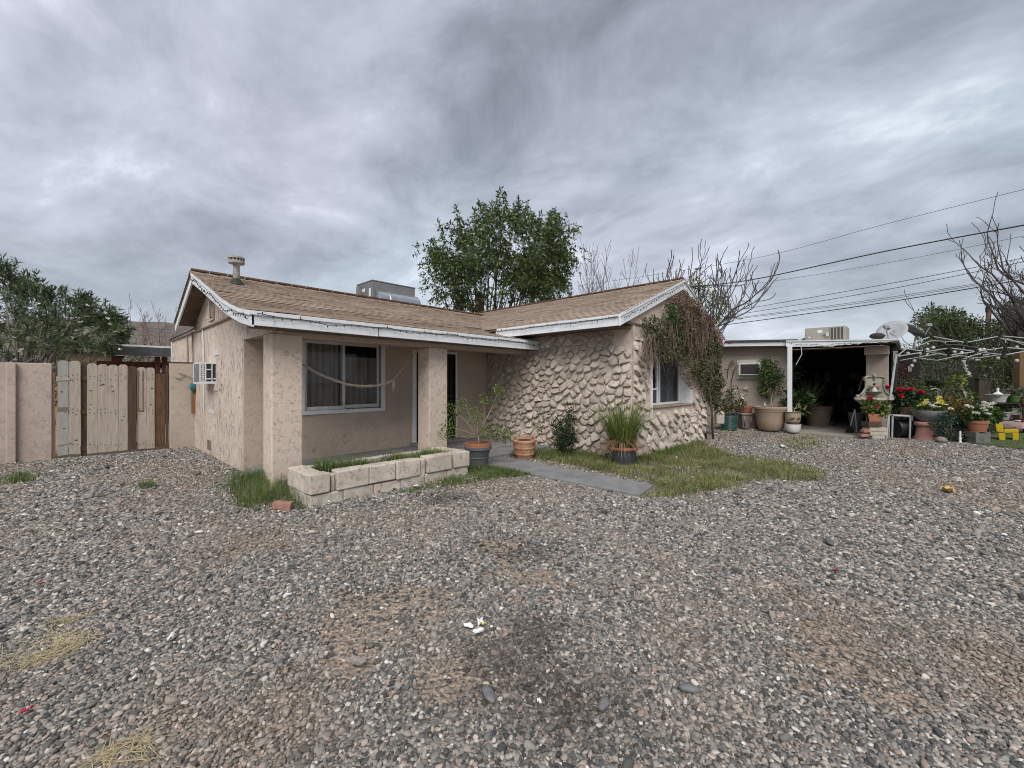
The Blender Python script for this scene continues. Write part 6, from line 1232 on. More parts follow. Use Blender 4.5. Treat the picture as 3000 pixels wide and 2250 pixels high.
# geranium box on stacked blocks
def geranium():
    p, k = site(2562, 1288); D = float(p @ FW); bl = mat('cream_block', (.42, .385, .32), (.35, .31, .26), sc=7, rough=.9, bump=.4); W = lambda u, v, d=0.0: far(u, v, D + d)
    for i, (u0, u1, v0, v1, m, l) in enumerate(((2556, 2592, 1278, 1286, bl, 'bottom cream block of the stack under the red geranium box'), (2550, 2600, 1266, 1277, bl, 'middle cream block of the stack under the red geranium box'), (2548, 2598, 1253, 1265, bl, 'upper long cream block of the stack under the red geranium box'), (2545, 2583, 1236, 1251, M_PLANKD, 'dark wooden board under the red geranium box'))):
        a = W(u0, v1); b = W(u1, v0); tag(MB().box(((a[0] + b[0]) / 2 + FW[0] * .12, (a[1] + b[1]) / 2 + FW[1] * .12, (a[2] + b[2]) / 2), ((u1 - u0) * k, .25, b[2] - a[2]), YAW - R(90)).obj('concrete_block' if m is bl else 'wooden_board', m, bevel=.01), l, 'block' if m is bl else 'board')
    for i, (u, v, l) in enumerate(((2530, 1275, 'lower red brick of the pile left of the cream blocks'), (2537, 1262, 'upper red brick of the pile left of the cream blocks'))): a = W(u, v, .05); tag(MB().box(tuple(a), (.21, .12, .075), YAW - R(90) + .1 * i).obj('brick', M_BRICK, bevel=.006), l, 'brick')
    a = W(2544, 1236); T = thing('flower_box', 'rectangular terracotta box of red geraniums on stacked cream blocks', 'plant pot', tuple(W(2564, 1236))); vs = []
    for z, s_ in ((1236, .82), (1213, 1.0)):
        for dx, dy in ((-1, 0), (1, 0), (1, 1), (-1, 1)): q = W(2563 + dx * 20 * s_, z, dy * .22); vs.append(q)
    MB().add(vs, [(0, 3, 2, 1), (4, 5, 6, 7), (0, 1, 5, 4), (1, 2, 6, 5), (2, 3, 7, 6), (3, 0, 4, 7)]).obj('body', M_TERRA, T, bevel=.012)
    T = plant('geranium', 'bright green geranium with red bloom in the rectangular terracotta box', 'plant', tuple(W(2562, 1212, .1)), [(*W(u, v, .1), .13, 60) for u, v in ((2540, 1195), (2555, 1190), (2570, 1192), (2585, 1200), (2550, 1203), (2568, 1205), (2580, 1208), (2560, 1183), (2545, 1185), (2592, 1192))], .085, M_LEAFY, .9, M_STEMG, .008, .3, 0); rd = leafmat('red_petal', [(.42, .01, .03), (.55, .02, .05), (.62, .04, .08)], .6, .2); flowers(T, [W(2568, 1194, -.02), W(2549, 1168, .1)], .075, rd, 30, 1.0)
geranium()
RED = MATS['red_petal']
def broom():
    a = gp(2500, 1268, .05) ; D = float(a @ FW); W = lambda u, v, d=0.0: far(u, v, D + d); m = mat('white_handle', (.55, .55, .54), rough=.4)
    T = thing('dustpan', 'long handled pale teal dustpan leaning at the workshop edge', 'dustpan', tuple(a)); MB().tube([W(2510, 1264, .1), W(2505, 1200, .2)], .013, 6).obj('handle', m, T); MB().add([W(2493, 1271), W(2513, 1270), W(2511, 1264, .18), W(2500, 1263, .18), W(2512, 1266, .1)], [(0, 1, 4, 3), (1, 2, 4), (2, 3, 4)]).obj('pan', mat('teal_plastic', (.30, .45, .43), rough=.4), T)
    T = thing('broom', 'small broom with dark bristles leaning against the dustpan handle', 'broom', tuple(W(2490, 1265))); MB().tube([W(2492, 1247), W(2504, 1200, .2)], .013, 6).obj('handle', m, T); MB().prism([(-.12, 0), (.12, 0), (.05, .15), (-.05, .15)], 'y', -.03, .03).obj('bristles', M_IRON, None); o = COL.objects[-1]; w_ = W(2490, 1270); o.location = (w_[0], w_[1], .06); o.rotation_euler = (0, 0, YAW - R(90)); o.parent = T; o.matrix_parent_inverse = Matrix.Translation(-Vector(ORG[T.name]))
    tag(MB().tube([W(2516, 1145, .5), W(2528, 1103, .55)], .018, 6).obj('tool_handle', mat('orange_grip', (.3, .27, .25), (.4, .1, .06), sc=3, rough=.5)), 'tilted tool handle with orange grip leaning beside the fountain', 'tool')
    T, tp, r, k = rpot(2508, 1262, 40, 52, mat('dim_grey_pot', (.14, .145, .14), rough=.8), 'plant_pot', 'grey pot standing behind the broom in the dark workshop', .05, .62, .04)  # pot colour also carries the shade of the workshop
broom()
def workshop_inside():  # clutter colours are darkened to stand in for the unlit interior
    rg = random.Random(9); W = lambda u, v, d: far(u, v, d)
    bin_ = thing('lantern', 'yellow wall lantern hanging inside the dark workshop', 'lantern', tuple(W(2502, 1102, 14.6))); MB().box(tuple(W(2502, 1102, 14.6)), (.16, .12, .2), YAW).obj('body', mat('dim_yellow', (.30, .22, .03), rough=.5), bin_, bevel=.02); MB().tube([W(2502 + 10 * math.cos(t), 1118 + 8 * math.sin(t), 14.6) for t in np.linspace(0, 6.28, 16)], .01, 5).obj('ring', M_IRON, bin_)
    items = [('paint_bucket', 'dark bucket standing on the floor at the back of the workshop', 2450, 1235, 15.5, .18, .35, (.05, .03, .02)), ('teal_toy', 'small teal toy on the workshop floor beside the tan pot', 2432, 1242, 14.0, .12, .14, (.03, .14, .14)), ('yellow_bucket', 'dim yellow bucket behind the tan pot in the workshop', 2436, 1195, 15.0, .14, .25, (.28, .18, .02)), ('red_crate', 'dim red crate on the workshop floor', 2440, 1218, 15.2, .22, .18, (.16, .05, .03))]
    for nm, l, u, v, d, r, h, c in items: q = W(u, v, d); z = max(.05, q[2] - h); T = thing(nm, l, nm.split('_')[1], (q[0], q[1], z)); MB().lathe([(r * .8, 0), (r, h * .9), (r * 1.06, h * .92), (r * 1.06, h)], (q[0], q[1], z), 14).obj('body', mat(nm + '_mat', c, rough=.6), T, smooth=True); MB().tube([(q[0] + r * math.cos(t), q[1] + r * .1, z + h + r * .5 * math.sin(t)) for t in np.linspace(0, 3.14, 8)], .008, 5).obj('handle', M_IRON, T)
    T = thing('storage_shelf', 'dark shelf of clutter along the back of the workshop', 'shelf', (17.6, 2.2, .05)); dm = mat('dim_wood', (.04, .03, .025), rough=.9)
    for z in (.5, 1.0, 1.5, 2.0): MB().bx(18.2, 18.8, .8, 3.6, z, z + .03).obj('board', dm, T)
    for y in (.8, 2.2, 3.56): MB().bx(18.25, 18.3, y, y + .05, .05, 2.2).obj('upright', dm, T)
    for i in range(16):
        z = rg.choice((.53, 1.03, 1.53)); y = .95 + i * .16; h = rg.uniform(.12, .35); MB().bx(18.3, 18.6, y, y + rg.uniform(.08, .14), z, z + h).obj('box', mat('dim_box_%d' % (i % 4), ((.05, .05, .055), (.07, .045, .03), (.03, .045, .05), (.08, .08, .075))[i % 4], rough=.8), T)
    l = (W(2350, 1110, 13.6), W(2330, 1100, 13.3))
    plant('hanging_foliage', 'dark trailing leaves beside the white workshop post', 'plant', tuple(W(2325, 1060, 12.9)), [(*W(u, v, 13.0), .14, 50) for u, v in ((2320, 1085), (2330, 1075), (2338, 1090), (2325, 1100), (2318, 1110), (2335, 1065))], .08, M_LEAFD, .5, M_STEMG, .005)
workshop_inside()

# ------------------------------------------------------------------ flower garden at the far right
def dirbox(c, w_, d_, h_): return MB().box(tuple(c), (w_, d_, h_), YAW - R(90))
def canopy():
    p, k = site(2597, 1288); D = float(p @ FW); T = thing('canopy_frame', 'folding white metal canopy frame without cover, hung with string lights', 'canopy frame', tuple(p)); m = mat('white_tube', (.42, .435, .435), (.28, .29, .29), sc=6, rough=.4); m2 = mat('grey_tube', (.40, .42, .42), (.3, .31, .31), rough=.4); Z = lambda x, y, d: far(2580 + x * .1899, 980 + y * .1899, d)
    MB().tube([far(2597, 1288, D), far(2606, 1180, D + .05)], .022, 8).obj('leg', m, T, smooth=True); MB().tube([far(2607, 1175, D + .05), far(2625, 1040, D + .1)], .026, 8).obj('leg', m, T, smooth=True); MB().tube([far(2604, 1290, D + .12), far(2607, 1180, D + .1)], .012, 6).obj('leg', m2, T); MB().tube([far(2606, 1183, D + .05), far(2607, 1172, D + .05)], .034, 8).obj('leg_joint', M_IRON, T)
    A = [((290, 165), (400, 160)), ((400, 160), (790, 28)), ((790, 28), (1310, 125)), ((1310, 125), (1850, 22)), ((1850, 22), (2320, 62))]
    B_ = [((270, 335), (1060, 208)), ((300, 205), (1060, 320)), ((1060, 320), (1920, 200)), ((1060, 208), (1900, 318)), ((1900, 318), (2320, 240)), ((1920, 200), (2320, 235)), ((290, 300), (440, 190)), ((2320, 150), (1850, 60))]
    C_ = [((300, 400), (870, 300)), ((600, 365), (870, 400)), ((870, 400), (1210, 325)), ((1210, 325), (1510, 360)), ((1510, 360), (1800, 318)), ((870, 300), (1200, 345)), ((780, 95), (1150, 112)), ((520, 200), (780, 95)), ((1340, 345), (1640, 262)), ((1950, 60), (2300, 200))]
    for S_, d0, d1, mm, r in ((A, 12.6, 12.6, m, .015), (B_, 11.3, 11.3, m, .014), (C_, 12.0, 12.2, m2, .011)):
        for i, (a, b) in enumerate(S_): o = .05 * (i % 2); MB().tube([Z(*a, d0 + o), Z(*b, d1 + o)], r, 6).obj('scissor_bar', mm, T, smooth=True)
    for a, d in (((1060, 208), 11.3), ((1060, 320), 11.3), ((1920, 200), 11.3), ((1900, 318), 11.3), ((790, 28), 12.6), ((1310, 125), 12.6), ((1850, 22), 12.6), ((665, 270), 11.3), ((1480, 260), 11.3)): MB().box(tuple(Z(*a, d - .03)), (.06, .06, .06), YAW).obj('joint', M_IRON, T)
    T2 = thing('globe_lights', 'string of small white globe bulbs draped over the canopy frame', 'string lights', tuple(Z(300, 260, 11.6))); bm = mat('frosted_bulb', (.5, .5, .48), rough=.25); path = [Z(x, y, 11.5) for x, y in ((280, 300), (420, 265), (520, 380), (480, 455), (720, 205), (810, 175), (1140, 245), (1250, 255), (1530, 210), (1590, 205), (1810, 340), (2100, 170), (2100, 375), (2300, 330))]
    for q in path: MB().blob(tuple(q - np.array([0, 0, .05])), (.045, .045, .05), 8, 6, 0).obj('bulb', bm, T2, smooth=2)
    MB().tube(path, .006, 4).obj('cable', M_CABLE, T2)
    # faded white garland hanging from the frame
    T3 = thing('garland', 'white twisted paper garland hanging from the middle of the canopy frame', 'garland', tuple(Z(1300, 390, 11.4))); rg = random.Random(2); b = MB(); x, y = 1265, 400
    for i in range(24): b.box(tuple(Z(x + rg.uniform(-25, 25), y, 11.4)), (.07, .012, .018), YAW + rg.uniform(-1, 1)); x += 4.5; y += 10.5
    b.tube([Z(1265, 395, 11.4), Z(1372, 650, 11.4)], .006, 4); b.obj('strip', mat('white_ribbon', (.6, .6, .58), rough=.7), T3)
    b = MB()
    for x, y in ((1300, 370), (1400, 375), (1330, 355), (1500, 390), (1450, 360), (1640, 310)): b.box(tuple(Z(x, y, 11.45)), (.09, .02, .03), YAW + rg.uniform(-1, 1))
    b.obj('bow', MATS['white_ribbon'], T3)
    T4 = thing('wind_chime', 'metal wind chime hanging from the left corner of the canopy', 'wind chime', tuple(Z(215, 360, 11.5)))
    for x in (200, 215, 232, 250): MB().tube([Z(x, 270, 11.5), Z(x, 440, 11.5)], .009, 6).obj('tube', m2, T4)
    MB().tube([Z(190, 265, 11.5), Z(260, 265, 11.5)], .012, 6).obj('bar', m2, T4)
    T5 = thing('wind_chime', 'second smaller wind chime hanging before the maroon bush', 'wind chime', tuple(Z(450, 530, 12.5)))
    for x in (430, 445, 460, 472): MB().tube([Z(x, 495, 12.5), Z(x, 570, 12.5)], .008, 6).obj('tube', m2, T5)
    MB().tube([Z(425, 493, 12.5), Z(478, 493, 12.5)], .01, 6).obj('bar', m2, T5); MB().tube([Z(450, 493, 12.5), Z(450, 300, 12.4)], .004, 4).obj('cord', M_CABLE, T5)
canopy()
def white_table():
    p, k = site(2613, 1285); D = float(p @ FW); W = lambda u, v, d=0.0: far(u, v, D + d); T = thing('side_table', 'small white metal table with a black hose reel under it', 'table', tuple(p)); m = MATS['white_tube']
    for u, v, d in ((2613, 1283, 0), (2665, 1289, -.1), (2622, 1276, .4), (2670, 1280, .35)): MB().tube([W(u, v, d), W(u + 2, 1219, d)], .022, 8).obj('leg', m, T, smooth=True)
    MB().tube([W(2615, 1217), W(2667, 1220, -.1)], .024, 8).obj('top_rail', m, T, smooth=True); MB().tube([W(2667, 1220, -.1), W(2672, 1214, .35)], .02, 8).obj('top_rail', m, T, smooth=True); c = W(2643, 1217, .15); dirbox(c, .5, .42, .02).obj('table_top', M_WFRAME, T)
    T = thing('hose_reel', 'black coiled hose drum under the small white table', 'hose', tuple(W(2640, 1285, .2))); c = W(2640, 1255, .2); Rm = Matrix.Rotation(R(90), 3, Vector((FW[0], FW[1], 0)))
    MB().lathe([(.05, -.20), (.24, -.20), (.25, -.17), (.22, -.16)] + [(.225 + (.012 if i % 2 else 0), -.15 + i * .0155) for i in range(20)] + [(.22, .16), (.25, .17), (.24, .20), (.05, .20)], tuple(c), 24, tilt=Rm).obj('drum', mat('black_hose', (.016, .018, .022), rough=.4), T, smooth=True); MB().lathe([(.02, -.26), (.03, .26)], tuple(c), 8, tilt=Rm).obj('axle', M_IRON, T)
    MB().box((c[0], c[1], .012), (.3, .3, .03), YAW).obj('stand', M_IRON, T)
    T = pot('plant_pot', 'dark brown pot of red geraniums behind the small white table', (*W(2655, 1216, .35)[:2], W(2655, 1216, .35)[2]), [(.14, 0), (.19, .12), (.20, .22)], mat('brown_pot', (.07, .04, .03), rough=.6)); T = plant('geranium', 'large dark green geranium with red blooms behind the leaning white pole', 'plant', tuple(W(2655, 1200, .4)), [(*W(u, v, .4), 0.2, 200) for u, v in ((2630, 1175), (2650, 1165), (2670, 1170), (2690, 1180), (2640, 1190), (2660, 1185), (2620, 1160), (2645, 1155), (2680, 1160), (2700, 1172))], .07, M_LEAFD, .8, M_STEMG, .008, .3, 0); flowers(T, [W(u, v, .2) for u, v in ((2602, 1137), (2637, 1142), (2669, 1143), (2699, 1151), (2639, 1161), (2645, 1145))], .085, RED, 44, 1.0)
    tag(MB().bar(W(2612, 1142, .9), W(2660, 1143, .9), .06, .05).obj('wood_rail', M_PLANKO), 'orange wooden rail behind the red geraniums', 'rail')
white_table()
def flower_bowl():
    p, k = site(2716, 1293); p = back(p, .25); D = float(p @ FW); W = lambda u, v, d=0.0: far(u, v, D + d); k = D / F0
    T = thing('pedestal', 'salmon pink flared clay pedestal holding the grey flower bowl', 'pedestal', (p[0], p[1], 0)); z = W(2716, 1236)[2]
    MB().lathe([(.265, 0), (.24, .08), (.215, .22), (.205, z - .12), (.22, z - .115), (.25, z - .09), (.258, z - .05), (.25, z - .01), (.20, z)], (p[0], p[1], 0), 26).obj('body', mat('salmon_clay', (.44, .225, .19), (.38, .19, .16), sc=6, rough=.8), T, smooth=True)
    c = W(2722, 1236); T = pot('flower_bowl', 'wide grey stone bowl of yellow and white flowers on the pink pedestal', (c[0], c[1], z + .002), [(.16, 0), (.24, .08), (.31, .20), (.335, .27), (.34, .30)], mat('grey_stone_bowl', (.23, .23, .22), (.17, .17, .165), sc=9, rough=.85, bump=.5), cat='plant pot')
    T = plant('flowering_plant', 'yellow and white flowers filling the grey bowl on the pink pedestal', 'plant', (c[0], c[1], z + .25), [(*W(u, v, .0), .15, 130) for u, v in ((2695, 1195), (2715, 1198), (2735, 1197), (2755, 1195), (2765, 1190), (2725, 1188), (2745, 1185), (2705, 1186))], .05, M_LEAF, .5, M_STEMG, .006, .3, 0)
    ye = leafmat('yellow_petal', [(.62, .55, .05), (.7, .66, .10), (.66, .64, .25)], .6, .2); rg = random.Random(1)
    flowers(T, [W(u + rg.uniform(-3, 3), v + rg.uniform(-3, 3), -.12 + rg.uniform(-.1, .1)) for u, v in ((2697, 1188), (2703, 1183), (2710, 1177), (2718, 1172), (2700, 1190), (2745, 1172), (2752, 1168), (2758, 1173), (2760, 1180), (2765, 1185), (2750, 1180), (2755, 1184), (2744, 1165), (2770, 1183), (2710, 1186), (2715, 1181))], .055, ye, 9, .9)
    flowers(T, [W(u, v, -.2) for u, v in ((2725, 1186), (2732, 1188), (2738, 1191), (2745, 1192), (2735, 1195), (2752, 1193), (2728, 1190), (2776, 1186), (2722, 1179), (2742, 1182))], .045, MATS['white_petal'], 8, .9)
    T = thing('wire_arch', 'thin pale arched trellis wire behind the yellow flowers', 'trellis', tuple(W(2745, 1180, .6))); MB().tube([W(2726, 1142, .6), W(2735, 1139, .6), W(2745, 1139, .6), W(2753, 1143, .6), W(2758, 1152, .6), W(2758, 1180, .6)], .014, 6).obj('arch', MATS['grey_tube'], T, smooth=2); MB().tube([W(2748, 1139, .6), W(2747, 1170, .6)], .008, 5).obj('rod', MATS['grey_tube'], T)
flower_bowl()
def shrubs_right():
    p, k = site(2790, 1300); D = float(p @ FW); W = lambda u, v, d=0.0: far(u, v, D + d); rg = random.Random(3)
    plant('blue_green_shrub', 'dense blue green shrub spilling beside the pink pedestal', 'shrub', (*W(2790, 1300, .3)[:2], 0), [(*W(u + rg.uniform(-6, 6), v + rg.uniform(-6, 6), .3 + rg.uniform(-.2, .25)), .15, 170) for u, v in ((2750, 1250), (2765, 1230), (2780, 1215), (2795, 1225), (2750, 1270), (2770, 1260), (2790, 1250), (2810, 1250), (2825, 1260), (2770, 1285), (2790, 1280), (2810, 1280), (2740, 1240), (2800, 1265), (2755, 1285), (2780, 1240), (2825, 1275), (2740, 1258))], .05, leafmat('blue_green_leaf', [(.014, .038, .03), (.024, .058, .045), (.04, .085, .062)], .5, .15), .5, M_STEMG, .01)
    plant('croton_shrub', 'tall shrub with orange red and yellow leaves behind the blue green shrub', 'shrub', (*W(2815, 1300, .7)[:2], 0), [(*W(u + rg.uniform(-5, 5), v + rg.uniform(-4, 4), .6 + rg.uniform(-.2, .2)), .17, 130) for u, v in ((2785, 1185), (2800, 1190), (2815, 1195), (2830, 1190), (2800, 1205), (2820, 1210), (2835, 1205), (2830, 1225), (2840, 1240), (2825, 1240), (2815, 1222), (2790, 1178), (2840, 1255))], .075, leafmat('croton_leaf', [(.26, .055, .02), (.22, .11, .025), (.16, .15, .03), (.07, .09, .025), (.03, .06, .02), (.12, .12, .03)], .5, .2), .45, M_STEMG, .012)
    T = plant('rosette_plant', 'leaning pale stem with yellow green leaf rosette above the croton shrub', 'plant', tuple(W(2832, 1180, .8)), [(*W(2802, 1117, .9), .14, 26), (*W(2815, 1112, .9), .13, 22), (*W(2792, 1115, .9), .12, 22), (*W(2845, 1155, .8), .14, 14), (*W(2838, 1165, .8), .1, 10)], .13, M_LEAFY, .5, M_STEMG, .016, .7)
    # concrete blocks with the white flowered pot
    bm = mat('grey_block', (.15, .15, .14), (.10, .10, .095), sc=8, rough=.95, bump=.5, bsc=40); q, k2 = site(2865, 1301); Db = float(q @ FW); V_ = lambda u, v, d=0.0: far(u, v, Db + d)
    for u, v, l in ((2857, 1291, 'lower left grey concrete block under the white geranium pot'), (2877, 1291, 'lower right grey concrete block under the white geranium pot'), (2866, 1273, 'upper grey concrete block under the white geranium pot')): c = V_(u, v, .12); tag(dirbox(c, .19 if v > 1280 else .36, .22, .15).obj('concrete_block', bm, bevel=.008), l, 'block')
    c = V_(2863, 1264, .12); T = pot('plant_pot', 'terracotta pot of white flowers standing on grey concrete blocks', tuple(c), [(.15, 0), (.185, .14), (.19, .20), (.205, .205), (.205, .27)], M_TERRA)
    T = plant('geranium', 'leafy plant with round white blooms in the terracotta pot on blocks', 'plant', (c[0], c[1], c[2] + .25), [(*V_(u, v, .12), .15, 130) for u, v in ((2848, 1225), (2862, 1230), (2875, 1222), (2890, 1225), (2905, 1222), (2858, 1210), (2880, 1212), (2900, 1208), (2915, 1215), (2845, 1210))], .075, M_LEAF, .8, M_STEMG, .008, .3, 0)
    flowers(T, [V_(u, v, -.05) for u, v in ((2833, 1190), (2845, 1194), (2883, 1181), (2890, 1184), (2905, 1185), (2912, 1183), (2882, 1189), (2890, 1192), (2902, 1195), (2878, 1198), (2886, 1204), (2856, 1211), (2862, 1212), (2888, 1213), (2895, 1214), (2784, 1198))], .052, MATS['white_petal'], 44, .8)
    T = thing('white_pipe', 'short white pipe standing beside the blue green shrub', 'pipe', tuple(site(2813, 1299)[0])); q = site(2813, 1299)[0]; MB().tube([q, q + np.array([.02, 0, .12]), q + np.array([.03, .0, .30])], [.026, .022, .02], 8).obj('tube', M_WFRAME, T, smooth=True); MB().lathe([(.027, .09), (.03, .11), (.027, .13)], (q[0] + .02, q[1], 0), 8, False).obj('collar', M_WFRAME, T)
    s_ = site(2757, 1297)[0]; tag(MB().blob((s_[0], s_[1], .06), (.12, .11, .09), 9, 6, .15, 4).obj('garden_stone', mat('tan_stone', (.25, .22, .18), rough=.9), smooth=2), 'round tan stone at the foot of the blue green shrub', 'stone')
shrubs_right()
def chair():
    p, k = site(2945, 1293); D = float(p @ FW); T = thing('toy_chair', 'small chunky yellow plastic child chair on the lawn', 'chair', tuple(p)); m = mat('yellow_plastic', (.42, .29, .01), (.36, .245, .008), sc=3, rough=.35, bump=.05); px = lambda u, v: (u, v); W = lambda u, v, d: far(u, v, D + d)
    def slab(poly, d0, d1, name):
        f = [W(u, v, d0) for u, v in poly]; g = [W(u, v, d1) for u, v in poly]; n = len(poly); MB().add(f + g, [tuple(range(n - 1, -1, -1)), tuple(range(n, 2 * n))] + [(i, (i + 1) % n, (i + 1) % n + n, i + n) for i in range(n)]).obj(name, m, T, bevel=.018)
    slab([(2917, 1240), (2921, 1237), (2932, 1237), (2937, 1242), (2941, 1262), (2940, 1268), (2922, 1266), (2919, 1262)], 0, .30, 'backrest'); slab([(2941.5, 1257), (2982, 1257), (2985, 1260), (2985, 1269), (2941.5, 1269)], 0, .30, 'seat')
    for u0, u1, t0, t1 in ((2924, 2945, 2929, 2946), (2966, 2985, 2967, 2984)):
        for d in (0, .20): slab([(u0, 1268.5), (u1, 1269.5), (t1, 1293), (t0, 1293)], d, d + .09, 'leg')
chair()
def shelf_area():
    D = 12.6; W = lambda u, v, d=0.0: far(u, v, D + d); dk = mat('dark_wood', (.045, .035, .03), (.03, .024, .02), rough=.9); T = thing('plant_shelf', 'dark wooden plant bench behind the yellow chair', 'bench', (*W(2960, 1280, .2)[:2], 0)); z1 = W(2950, 1180)[2]; z2 = W(2950, 1231)[2]
    for z, u0, u1 in ((z1, 2890, 3060), (z2, 2895, 3060)): a = W((u0 + u1) / 2, 1200, .2); dirbox((a[0], a[1], z - .02), (u1 - u0) * D / F0, .4, .035).obj('board', dk, T)
    for u in (2896, 3000):
        for d in (.03, .37): a = W(u, 1200, d); MB().tube([(a[0], a[1], 0), (a[0], a[1], z1)], .03, 6).obj('leg', dk, T)
    def pt(u, v, w, h, m, l, name='plant_pot'): c = W(u, v, .15); k = D / F0; r = w * k / 2; return pot(name, l, (c[0], c[1], c[2]), [(r * .68, 0), (r * .8, h * k * .5), (r * .96, h * k * .9), (r * 1.04, h * k * .93), (r * 1.02, h * k)], m, 22)
    T = pt(2921, 1178, 48, 23, mat('aged_white_pot', (.46, .46, .43), (.34, .34, .31), sc=9, rough=.7), 'white fluted urn on the plant bench'); c = W(2923, 1160, .0)
    T = thing('figurine', 'white ceramic goose figurine in front of the white urn', 'figurine', tuple(c)); MB().lathe([(.03, 0), (.10, .02), (.12, .05), (.08, .09), (.035, .12), (.028, .17), (.034, .21), (.02, .235)], tuple(c), 14).obj('body', M_WPOT, T, smooth=True); MB().lathe([(.028, 0), (.005, .06)], tuple(c + np.array([0, 0, .205]) - RT * .02), 8, tilt=Matrix.Rotation(R(80), 3, Vector((FW[0], FW[1], 0)))).obj('beak', MATS['yellow_petal'], T)
    pt(2969, 1178, 32, 18, mat('green_plastic', (.06, .14, .03), rough=.4), 'bright green plastic bowl on the plant bench'); pt(3000, 1178, 34, 16, M_TERRA, 'terracotta pot at the right end of the plant bench'); pt(2935, 1230, 40, 24, mat('pale_grey_pot', (.27, .27, .265), rough=.7), 'pale grey round pot on the lower bench board'); c = W(2990, 1206, .2); T = thing('trough_planter', 'long weathered grey trough on the bench at the right edge', 'plant pot', tuple(c)); dirbox(c, .85, .28, .18).obj('body', mat('grey_trough', (.19, .19, .185), (.12, .12, .115), sc=6, stretch=(1, 1, 6), rough=.9), T, bevel=.01); dirbox(c + np.array([0, 0, .095]), .88, .31, .02).obj('rim', MATS['grey_trough'], T)
    sc = leafmat('succulent', [(.05, .065, .045), (.08, .10, .07), (.11, .11, .08)], .6, .1)
    for i, (u, v, r, n, l, m) in enumerate(((2925, 1155, .18, 90, 'dull grey green succulents in the white urn', sc), (2970, 1150, .2, 120, 'grey leaved plant in the bright green bowl', sc), (3005, 1150, .22, 120, 'grey green plant in the pot at the right end of the bench', sc), (2935, 1195, .2, 120, 'dark leafy plant in the pale grey round pot', M_LEAFD), (2985, 1190, .25, 120, 'dark leaves over the grey trough', M_LEAFD))): plant('bench_plant', l, 'plant', tuple(W(u, v + 15, .15)), [(*W(u + a, v + b, .15), r * .8, n // 2) for a, b in ((-8, 2), (8, 0), (0, -6), (0, 5))], .075, m, .5, M_STEMG, .006)
    a = W(3005, 1245, -.3); T = thing('garden_table', 'low table under a pale pink cloth at the right edge', 'table', (a[0], a[1], 0)); z = W(3000, 1236, -.3)[2]; pk = mat('pink_cloth', (.40, .29, .275), (.32, .22, .21), sc=5, rough=.95, bump=.4); rg = np.random.default_rng(2); n = 14; vs = []
    for i in range(n):
        for j in range(n): x = (i / (n - 1) - .5) * 1.0; y = (j / (n - 1) - .5) * .8; e = max(abs(x) - .40, abs(y) - .30, 0); q = np.array([a[0], a[1], z]) + RT * x * (1 - e * .6) + FW * y * (1 - e * .6) + np.array([0, 0, -e * 1.6 + rg.normal(0, .006) + .02 * math.sin(x * 25) * (e > 0)]); vs.append(q)
    MB().add(vs, [(i * n + j, i * n + j + 1, i * n + n + j + 1, i * n + n + j) for i in range(n - 1) for j in range(n - 1)]).obj('cloth', pk, T, smooth=2)
    for sx_, sy_ in ((-1, -1), (1, -1), (1, 1), (-1, 1)): q = a + RT * sx_ * .36 + FW * sy_ * .26; MB().tube([(q[0], q[1], 0), (q[0], q[1], z - .03)], .02, 6).obj('leg', dk, T)
    c = W(2985, 1219, -.3); tag(MB().blob((c[0], c[1], z + .03), (.14, .1, .025), 12, 5, .08, 2).obj('plastic_bag', mat('pale_blue_bag', (.45, .52, .55), rough=.4), smooth=2), 'pale blue folded bag on the pink covered table', 'bag'); c = W(2998, 1228, -.5); tag(MB().blob((c[0], c[1], z + .04), (.06, .05, .035), 9, 5, .1, 5).obj('cloth_bundle', mat('crimson_cloth', (.2, .02, .04), rough=.9), smooth=2), 'crimson cloth bundle on the pink covered table', 'bundle')
    T = thing('wooden_post', 'thick brown wooden post behind the plant bench at right', 'post', (*far(2986, 1119, 13.6)[:2], 0)); c = far(2986, 1119, 13.6); MB().box((c[0], c[1], 1.2), (.20, .20, 2.6), YAW).obj('timber', mat('brown_timber', (.16, .095, .05), (.11, .065, .036), sc=7, rough=.9, stretch=(4, 4, .5)), T, bevel=.01); MB().box((c[0], c[1], 2.52), (.26, .26, .04), YAW).obj('cap', dk, T)
shelf_area()
